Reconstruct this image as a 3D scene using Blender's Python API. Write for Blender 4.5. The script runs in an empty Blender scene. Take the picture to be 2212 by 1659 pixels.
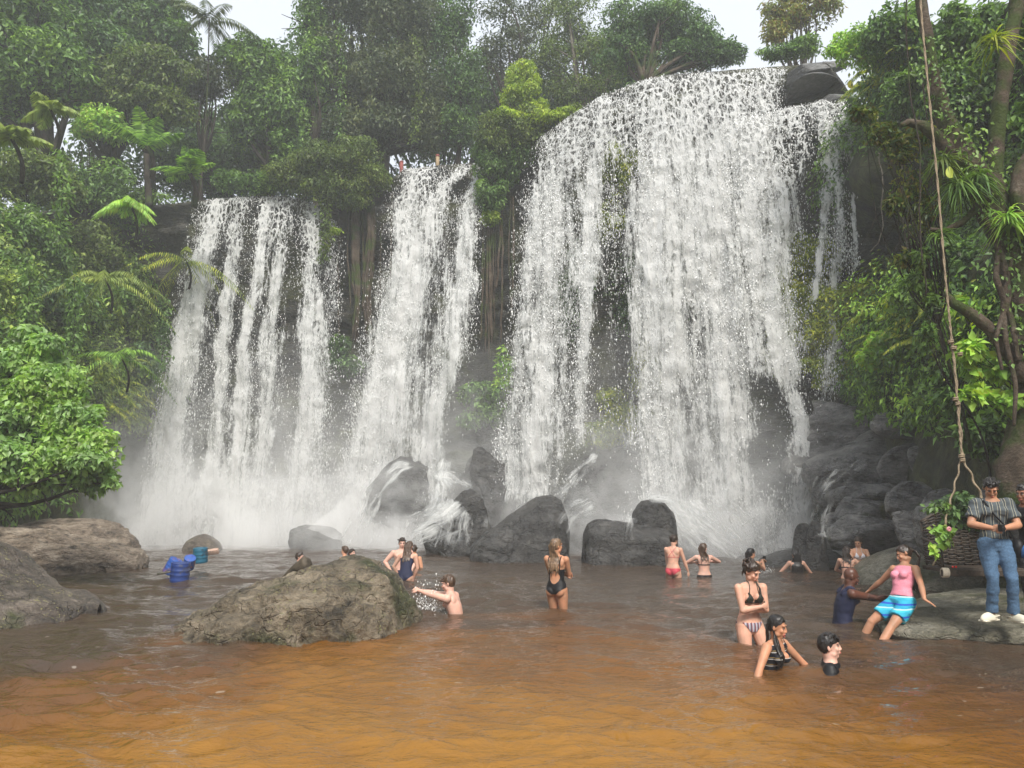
import bpy, math, random
import numpy as np
from mathutils import Vector, Matrix, Quaternion

# ---------------------------------------------------------------- camera, light, exposure
C = bpy.context.scene.collection
SC = bpy.context.scene
FD = 1640.0                       # focal length in units of a 2212 px wide picture
CAMZ = 1.72
PITCH = math.atan((1080 - 829.5) / FD)
cam = bpy.data.cameras.new('camera'); camo = bpy.data.objects.new('camera', cam); C.objects.link(camo)
cam.sensor_width = 36; cam.lens = FD / 2212 * 36
cam.clip_start = 0.1; cam.clip_end = 2000
camo.location = (0, 0, CAMZ); camo.rotation_euler = (math.pi / 2 + PITCH, 0, 0)
SC.camera = camo
SC.view_settings.view_transform = 'Standard'; SC.view_settings.look = 'None'
SC.view_settings.gamma = 1; SC.view_settings.exposure = 1.3
SC.cycles.use_denoising = True
SC.cycles.max_bounces = 7; SC.cycles.diffuse_bounces = 3; SC.cycles.glossy_bounces = 3
SC.cycles.transmission_bounces = 3; SC.cycles.transparent_max_bounces = 14; SC.cycles.volume_bounces = 4
SC.cycles.volume_step_rate = 4.0; SC.cycles.volume_max_steps = 64
SC.cycles.sample_clamp_indirect = 4.0
SC.cycles.caustics_reflective = False; SC.cycles.caustics_refractive = False

SUN_EL, SUN_AZ = math.radians(46), math.radians(168)   # azimuth from +Y (away from camera) towards +X
w = bpy.data.worlds.new('World'); SC.world = w; w.use_nodes = True
nt = w.node_tree; nt.nodes.clear()
wo = nt.nodes.new('ShaderNodeOutputWorld'); bg = nt.nodes.new('ShaderNodeBackground')
sky = nt.nodes.new('ShaderNodeTexSky'); sky.sky_type = 'NISHITA'; sky.sun_disc = False
sky.sun_elevation = SUN_EL; sky.sun_rotation = SUN_AZ; sky.dust_density = 4; sky.air_density = 1.0
mx = nt.nodes.new('ShaderNodeMix'); mx.data_type = 'RGBA'; mx.inputs[0].default_value = 0.88
mx.inputs[7].default_value = (4.3, 4.5, 4.85, 1)          # bright even cloud deck
nt.links.new(sky.outputs[0], mx.inputs[6]); nt.links.new(mx.outputs[2], bg.inputs[0])
bg.inputs[1].default_value = 0.1
nt.links.new(bg.outputs[0], wo.inputs[0])
sl = bpy.data.lights.new('sun', 'SUN'); so = bpy.data.objects.new('sun', sl); C.objects.link(so)
sl.energy = 2.1; sl.angle = math.radians(16); sl.color = (1, 0.96, 0.88)
sd = Vector((math.sin(SUN_AZ) * math.cos(SUN_EL), math.cos(SUN_AZ) * math.cos(SUN_EL), math.sin(SUN_EL)))
so.rotation_euler = sd.to_track_quat('Z', 'Y').to_euler()

# ---------------------------------------------------------------- pixel <-> world
cp, sp_ = math.cos(PITCH), math.sin(PITCH)
def P(px, py, Y):
    a = (px - 1106) / FD; b = (829.5 - py) / FD
    dx, dy, dz = a, cp - b * sp_, sp_ + b * cp
    t = Y / dy
    return np.array([dx * t, Y, CAMZ + dz * t])
def W(px, py, z=0.0):
    a = (px - 1106) / FD; b = (829.5 - py) / FD
    dz = sp_ + b * cp; t = (z - CAMZ) / dz
    return np.array([a * t, (cp - b * sp_) * t, z])
def proj(V):
    x, y, z = V[..., 0], V[..., 1], V[..., 2] - CAMZ
    d = y * cp + z * sp_; u = -y * sp_ + z * cp
    return 1106 + FD * x / d, 829.5 - FD * u / d

# ---------------------------------------------------------------- noise
def _h(ix, iy, iz, s):
    n = (ix.astype(np.int64) * 374761393 + iy.astype(np.int64) * 668265263 + iz.astype(np.int64) * 2147483647 + s * 974711) & 0xffffffff
    n = ((n ^ (n >> 13)) * 1274126177) & 0xffffffff
    n = ((n ^ (n >> 16)) * 2246822519) & 0xffffffff
    return ((n ^ (n >> 15)) & 0xffffff) / float(0xffffff)
def vnoise(p, s=0):
    p = np.asarray(p, float); i = np.floor(p); f = p - i; f = f * f * (3 - 2 * f)
    ix, iy, iz = i[..., 0], i[..., 1], i[..., 2]; r = 0
    for a in (0, 1):
        for b in (0, 1):
            for c in (0, 1):
                r = r + _h(ix + a, iy + b, iz + c, s) * (f[..., 0] if a else 1 - f[..., 0]) * (f[..., 1] if b else 1 - f[..., 1]) * (f[..., 2] if c else 1 - f[..., 2])
    return r
def fbm(p, sc=1.0, o=4, s=0, gain=.5):
    p = np.asarray(p, float) * sc; r = 0; a = 1; t = 0
    for k in range(o):
        r = r + a * vnoise(p + 17.3 * k, s + k); t += a; a *= gain; p = p * 2.03
    return r / t * 2 - 1
def sstep(a, b, x):
    t = np.clip((x - a) / (b - a), 0, 1); return t * t * (3 - 2 * t)

# ---------------------------------------------------------------- mesh helpers
def mk(name, V, F, mat=None, parent=None, smooth=False, loc=None):
    """V (n,3); F: int array (m,3)/(m,4) or list of faces."""
    V = np.asarray(V, np.float32)
    if loc is not None: V = V - np.asarray(loc, np.float32)
    me = bpy.data.meshes.new(name)
    if isinstance(F, np.ndarray):
        m, k = F.shape
        me.vertices.add(len(V)); me.vertices.foreach_set('co', V.ravel())
        me.loops.add(m * k); me.loops.foreach_set('vertex_index', F.astype(np.int32).ravel())
        me.polygons.add(m); me.polygons.foreach_set('loop_start', np.arange(0, m * k, k, dtype=np.int32))
        if smooth: me.polygons.foreach_set('use_smooth', np.ones(m, bool))
        me.update(calc_edges=True)
    else:
        me.from_pydata(V.tolist(), [], F); me.update()
        if smooth: me.polygons.foreach_set('use_smooth', np.ones(len(me.polygons), bool))
    if mat: me.materials.append(mat)
    o = bpy.data.objects.new(name, me); C.objects.link(o)
    if loc is not None: o.location = loc
    if parent is not None: o.parent = parent
    return o
def tag(o, label=None, cat=None, group=None, kind=None):
    if label: o['label'] = label
    if cat: o['category'] = cat
    if group: o['group'] = group
    if kind: o['kind'] = kind
    return o
def empty(name, loc, rz=0.0, label=None, cat=None, group=None):
    o = bpy.data.objects.new(name, None); C.objects.link(o); o.empty_display_size = .2
    o.location = loc; o.rotation_euler = (0, 0, rz); return tag(o, label, cat, group)
def gridF(nu, nv, wrap=False):
    i = np.arange(nu - (0 if wrap else 1)); j = np.arange(nv - 1)
    I, J = np.meshgrid(i, j, indexing='ij'); I2 = (I + 1) % nu
    return np.stack([I * nv + J, I2 * nv + J, I2 * nv + J + 1, I * nv + J + 1], -1).reshape(-1, 4)
class MB:
    def __init__(s): s.V = []; s.F = []; s.n = 0
    def add(s, V, F):
        V = np.asarray(V, float); s.V.append(V); s.F += [tuple(int(a) + s.n for a in f) for f in F]; s.n += len(V)
    def tube(s, pts, rad, k=8, cap=True):
        pts = np.asarray(pts, float); n = len(pts)
        rad = np.full(n, rad, float) if np.isscalar(rad) else np.asarray(rad, float)
        T = np.gradient(pts, axis=0); T /= np.linalg.norm(T, axis=1)[:, None] + 1e-9
        up = np.array([0, 0, 1.]) if abs(T[0][2]) < .9 else np.array([1., 0, 0])
        V = []; B = np.cross(T[0], up); B /= np.linalg.norm(B)
        for i in range(n):
            B = B - T[i] * B.dot(T[i]); B /= np.linalg.norm(B) + 1e-9; N = np.cross(T[i], B)
            for a in range(k):
                t = 2 * math.pi * a / k; V.append(pts[i] + rad[i] * (math.cos(t) * B + math.sin(t) * N))
        F = []
        for i in range(n - 1):
            for a in range(k):
                b = (a + 1) % k; F.append((i * k + a, i * k + b, (i + 1) * k + b, (i + 1) * k + a))
        if cap:
            F.append(tuple(range(k))[::-1]); F.append(tuple((n - 1) * k + a for a in range(k)))
        s.add(V, F)
    def box(s, c, d, R=None, bev=0.0):
        c = np.asarray(c, float); d = np.asarray(d, float) / 2
        if bev <= 0:
            V = np.array([[x, y, z] for x in (-1, 1) for y in (-1, 1) for z in (-1, 1)], float) * d
            F = [(0, 1, 3, 2), (4, 6, 7, 5), (0, 4, 5, 1), (2, 3, 7, 6), (0, 2, 6, 4), (1, 5, 7, 3)]
        else:
            import bmesh
            bm = bmesh.new(); bmesh.ops.create_cube(bm, size=2)
            for v in bm.verts: v.co = Vector((v.co.x * d[0], v.co.y * d[1], v.co.z * d[2]))
            bmesh.ops.bevel(bm, geom=bm.edges[:], offset=bev, segments=2, affect='EDGES', profile=.5)
            V = np.array([v.co[:] for v in bm.verts]); bm.verts.index_update(); F = [tuple(v.index for v in f.verts) for f in bm.faces]; bm.free()
        if R is not None: V = V @ np.asarray(R).T
        s.add(V + c, F)
    def ell(s, c, r, R=None, nu=16, nv=10, fn=None):
        u = np.linspace(0, 2 * math.pi, nu, endpoint=False); v = np.linspace(0.04, math.pi - .04, nv)
        U, Vv = np.meshgrid(u, v, indexing='ij')
        X = np.stack([np.cos(U) * np.sin(Vv), np.sin(U) * np.sin(Vv), np.cos(Vv)], -1).reshape(-1, 3)
        if fn: X = fn(X)
        X = X * np.asarray(r, float)
        if R is not None: X = X @ np.asarray(R).T
        F = [tuple(f) for f in gridF(nu, nv, True)]
        F.append(tuple(i * nv for i in range(nu))); F.append(tuple(i * nv + nv - 1 for i in range(nu))[::-1])
        s.add(X + np.asarray(c, float), F)
    def ring(s, rings):
        """rings: list of (center, A, B) half-axis vectors -> closed loft"""
        k = 20; V = []
        for c, A, B in rings:
            for a in range(k):
                t = 2 * math.pi * a / k; V.append(np.asarray(c) + math.cos(t) * np.asarray(A) + math.sin(t) * np.asarray(B))
        n = len(rings); F = []
        for i in range(n - 1):
            for a in range(k):
                b = (a + 1) % k; F.append((i * k + a, i * k + b, (i + 1) * k + b, (i + 1) * k + a))
        F.append(tuple(range(k))[::-1]); F.append(tuple((n - 1) * k + a for a in range(k)))
        s.add(V, F)
    def build(s, name, mat, parent=None, smooth=True, loc=None):
        return mk(name, np.concatenate(s.V), s.F, mat, parent, smooth, loc)

# ---------------------------------------------------------------- materials
def lin(r, g, b):
    f = lambda c: (c / 255 / 12.92) if c / 255 <= .04045 else ((c / 255 + .055) / 1.055) ** 2.4
    return (f(r), f(g), f(b), 1)
class NT:
    def __init__(s, name):
        s.m = bpy.data.materials.new(name); s.m.use_nodes = True; s.t = s.m.node_tree; s.t.nodes.clear()
        s.out = s.t.nodes.new('ShaderNodeOutputMaterial')
    def n(s, typ, **kw):
        nd = s.t.nodes.new(typ)
        for k, v in kw.items():
            if isinstance(k, str) and k.startswith('i_'):
                nd.inputs[k[2:].replace('_', ' ')].default_value = v
            else: setattr(nd, k, v)
        return nd
    def l(s, a, b): s.t.links.new(a, b)
    def coord(s, which='Object', scale=(1, 1, 1)):
        tc = s.n('ShaderNodeTexCoord'); mp = s.n('ShaderNodeMapping'); mp.inputs['Scale'].default_value = scale
        s.l(tc.outputs[which], mp.inputs[0]); return mp.outputs[0]
    def noise(s, co, scale, det=4, rough=.55, dist=0.0):
        nd = s.n('ShaderNodeTexNoise'); nd.inputs['Scale'].default_value = scale; nd.inputs['Detail'].default_value = det
        nd.inputs['Roughness'].default_value = rough; nd.inputs['Distortion'].default_value = dist
        s.l(co, nd.inputs['Vector']); return nd.outputs['Fac']
    def ramp(s, fac, stops):
        nd = s.n('ShaderNodeValToRGB'); e = nd.color_ramp.elements
        while len(e) < len(stops): e.new(.5)
        for i, (p, c) in enumerate(stops):
            e[i].position = p; e[i].color = c if len(c) == 4 else (*c, 1)
        s.l(fac, nd.inputs[0]); return nd.outputs[0]
    def mix(s, f, a, b, typ='MIX'):
        nd = s.n('ShaderNodeMix', data_type='RGBA', blend_type=typ)
        for i, v in ((0, f), (6, a), (7, b)):
            if hasattr(v, 'links') or hasattr(v, 'is_linked'): s.l(v, nd.inputs[i])
            else: nd.inputs[i].default_value = v
        return nd.outputs[2]
    def math(s, op, a, b=0.0, c=0.0, clamp=False):
        nd = s.n('ShaderNodeMath', operation=op, use_clamp=clamp)
        for i, v in enumerate((a, b, c)):
            if hasattr(v, 'is_linked'): s.l(v, nd.inputs[i])
            else: nd.inputs[i].default_value = v
        return nd.outputs[0]
    def bump(s, h, strength=.5, dist=.05, normal=None):
        nd = s.n('ShaderNodeBump'); nd.inputs['Strength'].default_value = strength; nd.inputs['Distance'].default_value = dist
        s.l(h, nd.inputs['Height'])
        if normal is not None: s.l(normal, nd.inputs['Normal'])
        return nd.outputs[0]
    def pbr(s, col, rough=.6, normal=None, spec=.5, **kw):
        b = s.n('ShaderNodeBsdfPrincipled')
        for k, v in (('Base Color', col), ('Roughness', rough), ('Specular IOR Level', spec)):
            if hasattr(v, 'is_linked'): s.l(v, b.inputs[k])
            else: b.inputs[k].default_value = v
        for k, v in kw.items():
            k = k.replace('_', ' ')
            if hasattr(v, 'is_linked'): s.l(v, b.inputs[k])
            else: b.inputs[k].default_value = v
        if normal is not None: s.l(normal, b.inputs['Normal'])
        return b.outputs[0]
    def done(s, sh): s.l(sh, s.out.inputs[0]); return s.m

def simple(name, c, rough=.6, var=.25, sc=20, bump=0.0, spec=.4):
    t = NT(name); co = t.coord(); n = t.noise(co, sc, 4)
    c2 = tuple(x * (1 - var) for x in c[:3]) + (1,); c3 = tuple(min(1, x * (1 + var)) for x in c[:3]) + (1,)
    col = t.ramp(n, [(.3, c2), (.7, c3)])
    return t.done(t.pbr(col, rough, t.bump(n, .5, bump) if bump else None, spec))

def leafmat(name, cols, trans=.35, rough=.42, clump=.9, spec=.35):
    """colour per leaf plus large clumps of lighter and darker growth"""
    t = NT(name)
    g = t.n('ShaderNodeNewGeometry'); r = g.outputs['Random Per Island']
    cols = [tuple(x * k for x in c[:3]) + (1,) for c, k in zip(cols, (.55, .95, 1.45, .8, 1.1))] 
    stops = [(i / max(1, len(cols) - 1), c) for i, c in enumerate(cols)]
    col = t.ramp(r, stops)
    co = t.coord('Object'); n = t.noise(co, clump, 3)
    k = t.ramp(n, [(.32, (.62, .68, .62)), (.5, (1.12, 1.1, 1.0)), (.68, (1.5, 1.36, .85))])
    col = t.mix(1.0, col, k, 'MULTIPLY')
    b = t.pbr(col, rough, None, spec)
    tr = t.n('ShaderNodeBsdfTranslucent'); tc = t.mix(1.0, col, (1.25, 1.35, .55, 1), 'MULTIPLY'); t.l(tc, tr.inputs[0])
    ms = t.n('ShaderNodeMixShader'); ms.inputs[0].default_value = trans
    t.l(b, ms.inputs[1]); t.l(tr.outputs[0], ms.inputs[2])
    return t.done(ms.outputs[0])

M = {}
def rotm(ax, a): return np.array(Matrix.Rotation(a, 3, ax))
DEG = math.pi / 180
EMPTY_D = np.zeros((0, 3))
G = lambda r, g, b: (r, g, b, 1)
M['leaf_dark'] = leafmat('dark_leaf', [G(.045, .085, .034), G(.075, .14, .055), G(.115, .20, .08), G(.06, .115, .05)])
M['leaf_mid'] = leafmat('mid_leaf', [G(.065, .125, .034), G(.105, .19, .052), G(.16, .27, .08), G(.085, .155, .05)])
M['leaf_olive'] = leafmat('olive_leaf', [G(.055, .085, .028), G(.095, .14, .042), G(.13, .19, .055), G(.12, .14, .05)])
M['leaf_brown'] = leafmat('brown_leaf', [G(.050, .078, .040), G(.075, .108, .052), G(.085, .10, .055), G(.10, .155, .07)], trans=.25)
M['leaf_bright'] = leafmat('bright_leaf', [G(0.204, 0.357, 0.058), G(0.324, 0.500, 0.087), G(0.244, 0.439, 0.102), G(0.444, 0.500, 0.116)], clump=1.5)
M['leaf_bright2'] = leafmat('spray_leaf', [G(0.128, 0.213, 0.060), G(0.211, 0.314, 0.090), G(0.294, 0.381, 0.120), G(0.170, 0.246, 0.070)])
M['leaf_pale'] = leafmat('pale_broad_leaf', [G(.24, .36, .13), G(.27, .42, .17), G(.25, .40, .15), G(.31, .45, .20)], clump=1.5, trans=.45, spec=.6)
M['leaf_lime'] = leafmat('lime_leaf', [G(0.265, 0.357, 0.043), G(0.384, 0.487, 0.058), G(0.204, 0.308, 0.043)], clump=1.2)
M['leaf_fern'] = leafmat('fern_leaf', [G(0.164, 0.243, 0.036), G(0.244, 0.340, 0.051), G(0.343, 0.357, 0.058), G(0.145, 0.227, 0.058)])
M['leaf_rust'] = leafmat('rust_leaf', [G(0.290, 0.189, 0.102), G(0.232, 0.217, 0.102), G(0.174, 0.232, 0.072), G(0.406, 0.275, 0.145)])
M['leaf_mixed'] = leafmat('mixed_leaf', [G(.06, .12, .03), G(.11, .20, .04), G(.22, .24, .05), G(.20, .14, .05), G(.08, .16, .05)])
M['palm'] = leafmat('palm_leaf', [G(0.124, 0.260, 0.058), G(0.204, 0.374, 0.072), G(0.265, 0.422, 0.087)])
M['palm_pale'] = leafmat('pale_palm_leaf', [G(0.225, 0.292, 0.087), G(0.303, 0.374, 0.116), G(0.204, 0.276, 0.087)])

def barkmat(name, a, b, c, moss=.35):
    t = NT(name); co = t.coord(); n = t.noise(co, 3, 6, .6); n2 = t.noise(co, 24, 5, .6)
    col = t.ramp(n, [(.35, a), (.55, b), (.72, c)])
    m = t.ramp(t.noise(co, 1.7, 4), [(.62 - moss * .4, (0, 0, 0)), (.70 - moss * .3, (1, 1, 1))])
    col = t.mix(m, col, G(.05, .07, .018)); col = t.mix(.5, col, t.ramp(n2, [(.3, (.35, .35, .35)), (.7, (1.2, 1.2, 1.2))]), 'MULTIPLY')
    return t.done(t.pbr(col, .85, t.bump(n2, .8, .04), .2))
M['bark'] = barkmat('mossy_bark', G(.05, .036, .026), G(.10, .075, .055), G(.17, .14, .11))
M['bark_dark'] = barkmat('dark_bark', G(.03, .024, .02), G(.05, .04, .032), G(.09, .075, .06), .2)
M['bark_pale'] = barkmat('pale_bark', G(.10, .085, .07), G(.17, .15, .125), G(.24, .21, .18), .15)

def rockmat(name, a, b, c, wet=.35, lichen=0.0, moss=0.0, strata=2.0, bump=.06, sc=1.0, lich=(.27, .25, .12, 1)):
    t = NT(name); co = t.coord(); cs = t.coord('Object', (1, 1, strata))
    n = t.noise(cs, 1.3 * sc, 8, .62, .6); n2 = t.noise(cs, 7 * sc, 8, .65, .4); n3 = t.noise(co, 30 * sc, 4, .6)
    h = t.math('ADD', t.math('MULTIPLY', n, .6), t.math('MULTIPLY', n2, .4))
    col = t.ramp(h, [(.38, a), (.5, b), (.63, c)])
    col = t.mix(.6, col, t.ramp(n3, [(.3, (.45, .45, .45)), (.62, (1.15, 1.15, 1.12))]), 'MULTIPLY')
    if moss > 0:
        mm = t.ramp(t.noise(co, .9, 5), [(.62 - moss * .3, (0, 0, 0)), (.68 - moss * .2, (1, 1, 1))])
        col = t.mix(mm, col, t.ramp(n2, [(.35, G(.03, .035, .012)), (.65, G(.085, .09, .03))]))
    if lichen > 0:
        wn = t.n('ShaderNodeTexNoise'); wn.inputs['Scale'].default_value = 14; wn.inputs['Detail'].default_value = 3; t.l(co, wn.inputs['Vector'])
        ws = t.n('ShaderNodeVectorMath', operation='MULTIPLY_ADD'); t.l(wn.outputs['Color'], ws.inputs[0]); ws.inputs[1].default_value = (.16, .16, .16); t.l(co, ws.inputs[2])
        v = t.n('ShaderNodeTexVoronoi'); v.inputs['Scale'].default_value = 17; v.inputs['Randomness'].default_value = 1; t.l(ws.outputs[0], v.inputs['Vector'])
        d = t.math('ADD', v.outputs['Distance'], t.math('MULTIPLY', t.noise(co, 2.3, 5, .7), 1.15))
        lm = t.ramp(d, [(.60 + lichen * .1, (1, 1, 1)), (.66 + lichen * .1, (0, 0, 0))])
        col = t.mix(lm, col, lich)
    cr = t.n('ShaderNodeTexVoronoi', feature='DISTANCE_TO_EDGE'); cr.inputs['Scale'].default_value = 1.6 * sc
    wv = t.n('ShaderNodeVectorMath', operation='ADD'); nn = t.n('ShaderNodeTexNoise'); nn.inputs['Scale'].default_value = 2; t.l(cs, nn.inputs['Vector'])
    t.l(cs, wv.inputs[0]); t.l(nn.outputs['Color'], wv.inputs[1]); t.l(wv.outputs[0], cr.inputs['Vector'])
    crack = t.ramp(cr.outputs['Distance'], [(0.0, (0, 0, 0)), (.035, (1, 1, 1))])
    hh = t.math('ADD', t.math('MULTIPLY', n2, 1.0), t.math('MULTIPLY', n3, .35)); hh = t.math('ADD', hh, t.math('MULTIPLY', crack, .35))
    rr = t.ramp(n, [(.4, (wet, wet, wet)), (.6, (min(1, wet + .3),) * 3)])
    return t.done(t.pbr(col, rr, t.bump(hh, .9, bump), .5))
M['cliff'] = rockmat('wet_cliff_rock', G(.018, .018, .016), G(.045, .043, .036), G(.10, .09, .07), .3, 0, .45, 3.5, .12, .6)
M['rock_wet'] = rockmat('wet_dark_rock', G(.022, .021, .021), G(.055, .053, .052), G(.115, .11, .105), .22, 0, 0, 1.5, .10)
M['rock_big'] = rockmat('lichened_rock', G(.055, .046, .034), G(.20, .160, .110), G(.38, .31, .225), .42, 1.0, .35, 1.4, .15, 1.3)
M['rock_shore'] = rockmat('pale_brown_rock', G(.07, .055, .043), G(.30, .235, .18), G(.52, .43, .345), .42, .0, 0, 2.8, .15, 1.2)
M['rock_left'] = rockmat('speckled_dark_rock', G(.05, .042, .036), G(.13, .105, .085), G(.26, .215, .18), .4, 1.0, .15, 1.6, .13, 1.4, (.32, .29, .14, 1))
M['rock_crest'] = rockmat('grey_crest_slate', G(.05, .05, .052), G(.12, .118, .115), G(.22, .215, .21), .35, 0, 0, 3.0, .06, .9)
M['rock_slab'] = rockmat('mottled_slab_rock', G(.07, .066, .048), G(.20, .185, .138), G(.36, .33, .27), .36, .25, .3, 1.8, .11, 1.6, (.30, .30, .20, 1))
M['rock_pile'] = rockmat('slate_rock', G(.045, .044, .047), G(.16, .153, .152), G(.34, .325, .315), .2, 0, .12, 2.4, .11, .8)
M['soil'] = rockmat('dark_soil', G(.012, .013, .008), G(.025, .028, .014), G(.05, .05, .025), .7, 0, .8, 1, .1, .8)
# ---------------------------------------------------------------- setting: cliff, banks, plateau
LIP = [(-200, 470, 29.0), (200, 450, 31.5), (380, 440, 31.2), (440, 432, 31), (500, 424, 31), (620, 424, 31), (690, 446, 31), (760, 425, 31.3), (850, 385, 31.5), (872, 366, 31.5),
       (950, 356, 31.6), (1035, 354, 31.5), (1100, 335, 30.5), (1165, 298, 29), (1230, 252, 28.3), (1300, 207, 27.6), (1380, 178, 27), (1440, 162, 26.7),
       (1560, 153, 26.2), (1700, 141, 25.5), (1790, 135, 25.0), (1850, 220, 24.3), (1930, 260, 23.6), (2100, 240, 22.5), (2400, 230, 20)]
LIPW = np.array([P(*a) for a in LIP]); LIPX = LIPW[:, 0]
def lip(x):
    return np.interp(x, LIPX, LIPW[:, 1]), np.interp(x, LIPX, LIPW[:, 2])

def cliff():
    xs = np.linspace(LIPX[0], LIPX[-1] + 6, 420); yl, zl = lip(xs)
    ker = np.ones(7) / 7
    rows = []; 
    vv = np.concatenate([np.linspace(0, 1, 150), 1 + np.linspace(.02, 1, 26) ** 1.5])
    for v in vv:
        if v <= 1:
            z = -2 + v * (zl + 2); under = 1.7 * np.sin(np.clip(v, 0, 1) ** 1.2 * math.pi) ** .7
            y = yl + under * .9 + (1 - v) * -0.2 + .35
            y = y - .35 * sstep(.93, 1, v)
        else:
            y = yl + (v - 1) * 60; z = zl + 1.2 * sstep(0, .05, v - 1) * 0 + .15 * (v - 1) * 10
        rows.append(np.stack([xs + 0 * y, y, z + 0 * xs], -1))
    V = np.stack(rows, 1)
    wall = (vv <= 1)[None, :, None]
    st = fbm(V * np.array([.25, .25, 1.6]), 1, 4, 3); ledge = np.floor(V[..., 2] * 1.1 + st * 1.2) * .5
    jag = vnoise(np.stack([V[..., 0] * .5, 0 * V[..., 0], np.floor(V[..., 2] * 1.1 + st * 1.2) * 3.7], -1), 9)
    topf = np.where(vv <= 1, 1 - .9 * sstep(.93, 1, vv), .35)[None, :]
    V[..., 1] += (jag - .5) * 1.1 * topf * wall[..., 0] + fbm(V, 1.5, 4, 5) * .35 * topf
    V[..., 2] += fbm(V, .8, 3, 8) * .25 * (vv > 1)[None, :]
    o = mk('cliff', V.reshape(-1, 3), gridF(len(xs), len(vv)), M['cliff'], smooth=True)
    tag(o, 'dark wet rock cliff behind the falls', None, None, 'structure')
    return o
cliff()

# banks: one surface each, foot line -> rising slope -> plateau. S(s,v) gives the point, used again to plant on
def bank_fn(foot, steep, H, seed, hollow=None):
    foot = np.array(foot, float)
    L = np.r_[0, np.cumsum(np.linalg.norm(np.diff(foot[:, :2], axis=0), axis=1))]; L /= L[-1]
    def S(s, v):
        s = np.asarray(s, float); v = np.asarray(v, float)
        fx = np.interp(s, L, foot[:, 0]); fy = np.interp(s, L, foot[:, 1]); nx = np.interp(s, L, foot[:, 2]); ny = np.interp(s, L, foot[:, 3])
        h = np.interp(s, L, H) if not np.isscalar(H) else H
        steep_ = steep if np.isscalar(steep) else np.interp(s, L, steep)
        vv = np.clip(v, 0, 1); z = -1.5 + (h + 1.5) * vv; out = steep_ * (.15 * vv + .85 * vv ** 2.2) + np.maximum(v - 1, 0) * 40
        z = z + np.maximum(v - 1, 0) * 6
        if hollow: out = out + hollow[4] * np.exp(-((z - hollow[2]) / hollow[3]) ** 4) * sstep(hollow[0] - .05, hollow[0] + .05, s) * (1 - sstep(hollow[1] - .08, hollow[1] + .08, s)) * (v <= 1)
        p = np.stack([fx + nx * out, fy + ny * out, z], -1)
        d = fbm(p, .35, 4, seed) * 1.0
        p[..., 0] -= nx * d; p[..., 1] -= ny * d
        return p
    return S
SL = bank_fn([(-10.5, -6, -1, -.1), (-10.6, 4, -1, -.1), (-11.5, 12, -1, 0), (-13.0, 18, -.95, .2), (-14.2, 24, -.85, .5), (-15.2, 30.5, -.3, .95), (-13.2, 33, 0, 1)],
             5.5, np.array([9, 9, 10, 11, 12, 12.5, 12.5]), 21)
SR = bank_fn([(12.4, 27.4, .5, .85), (11.3, 24.4, .95, .3), (10.35, 21.5, 1, .15), (9.6, 18.5, 1, .15), (9.1, 15, 1, .1), (8.9, 11, 1, 0), (9.0, 6, 1, -.1), (9, -6, 1, -.1)],
             np.array([.2, .3, .9, 2.2, 3.2, 3.6, 3.6, 3.6]), np.array([14.6, 14.6, 14.8, 14.5, 13, 11, 10, 10]), 33, (.06, .50, 9.3, 1.7, 2.0))
for nm, S, lb in (('left_bank', SL, 'steep soil bank left of the pool'), ('right_bank', SR, 'steep rocky bank right of the pool')):
    s = np.linspace(0, 1, 150); v = np.concatenate([np.linspace(0, 1, 90), 1 + np.linspace(.03, 1, 16)])
    A, B = np.meshgrid(s, v, indexing='ij'); F = gridF(150, len(v))
    o = mk(nm, S(A, B).reshape(-1, 3), F, M['soil'], smooth=True); tag(o, lb, None, None, 'structure')

g = mk('ground', [(-300, -120, -2.4), (300, -120, -2.4), (300, 400, -2.4), (-300, 400, -2.4)], [(0, 1, 2, 3)], M['soil']); tag(g, 'pool bed and ground', None, None, 'structure')

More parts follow.
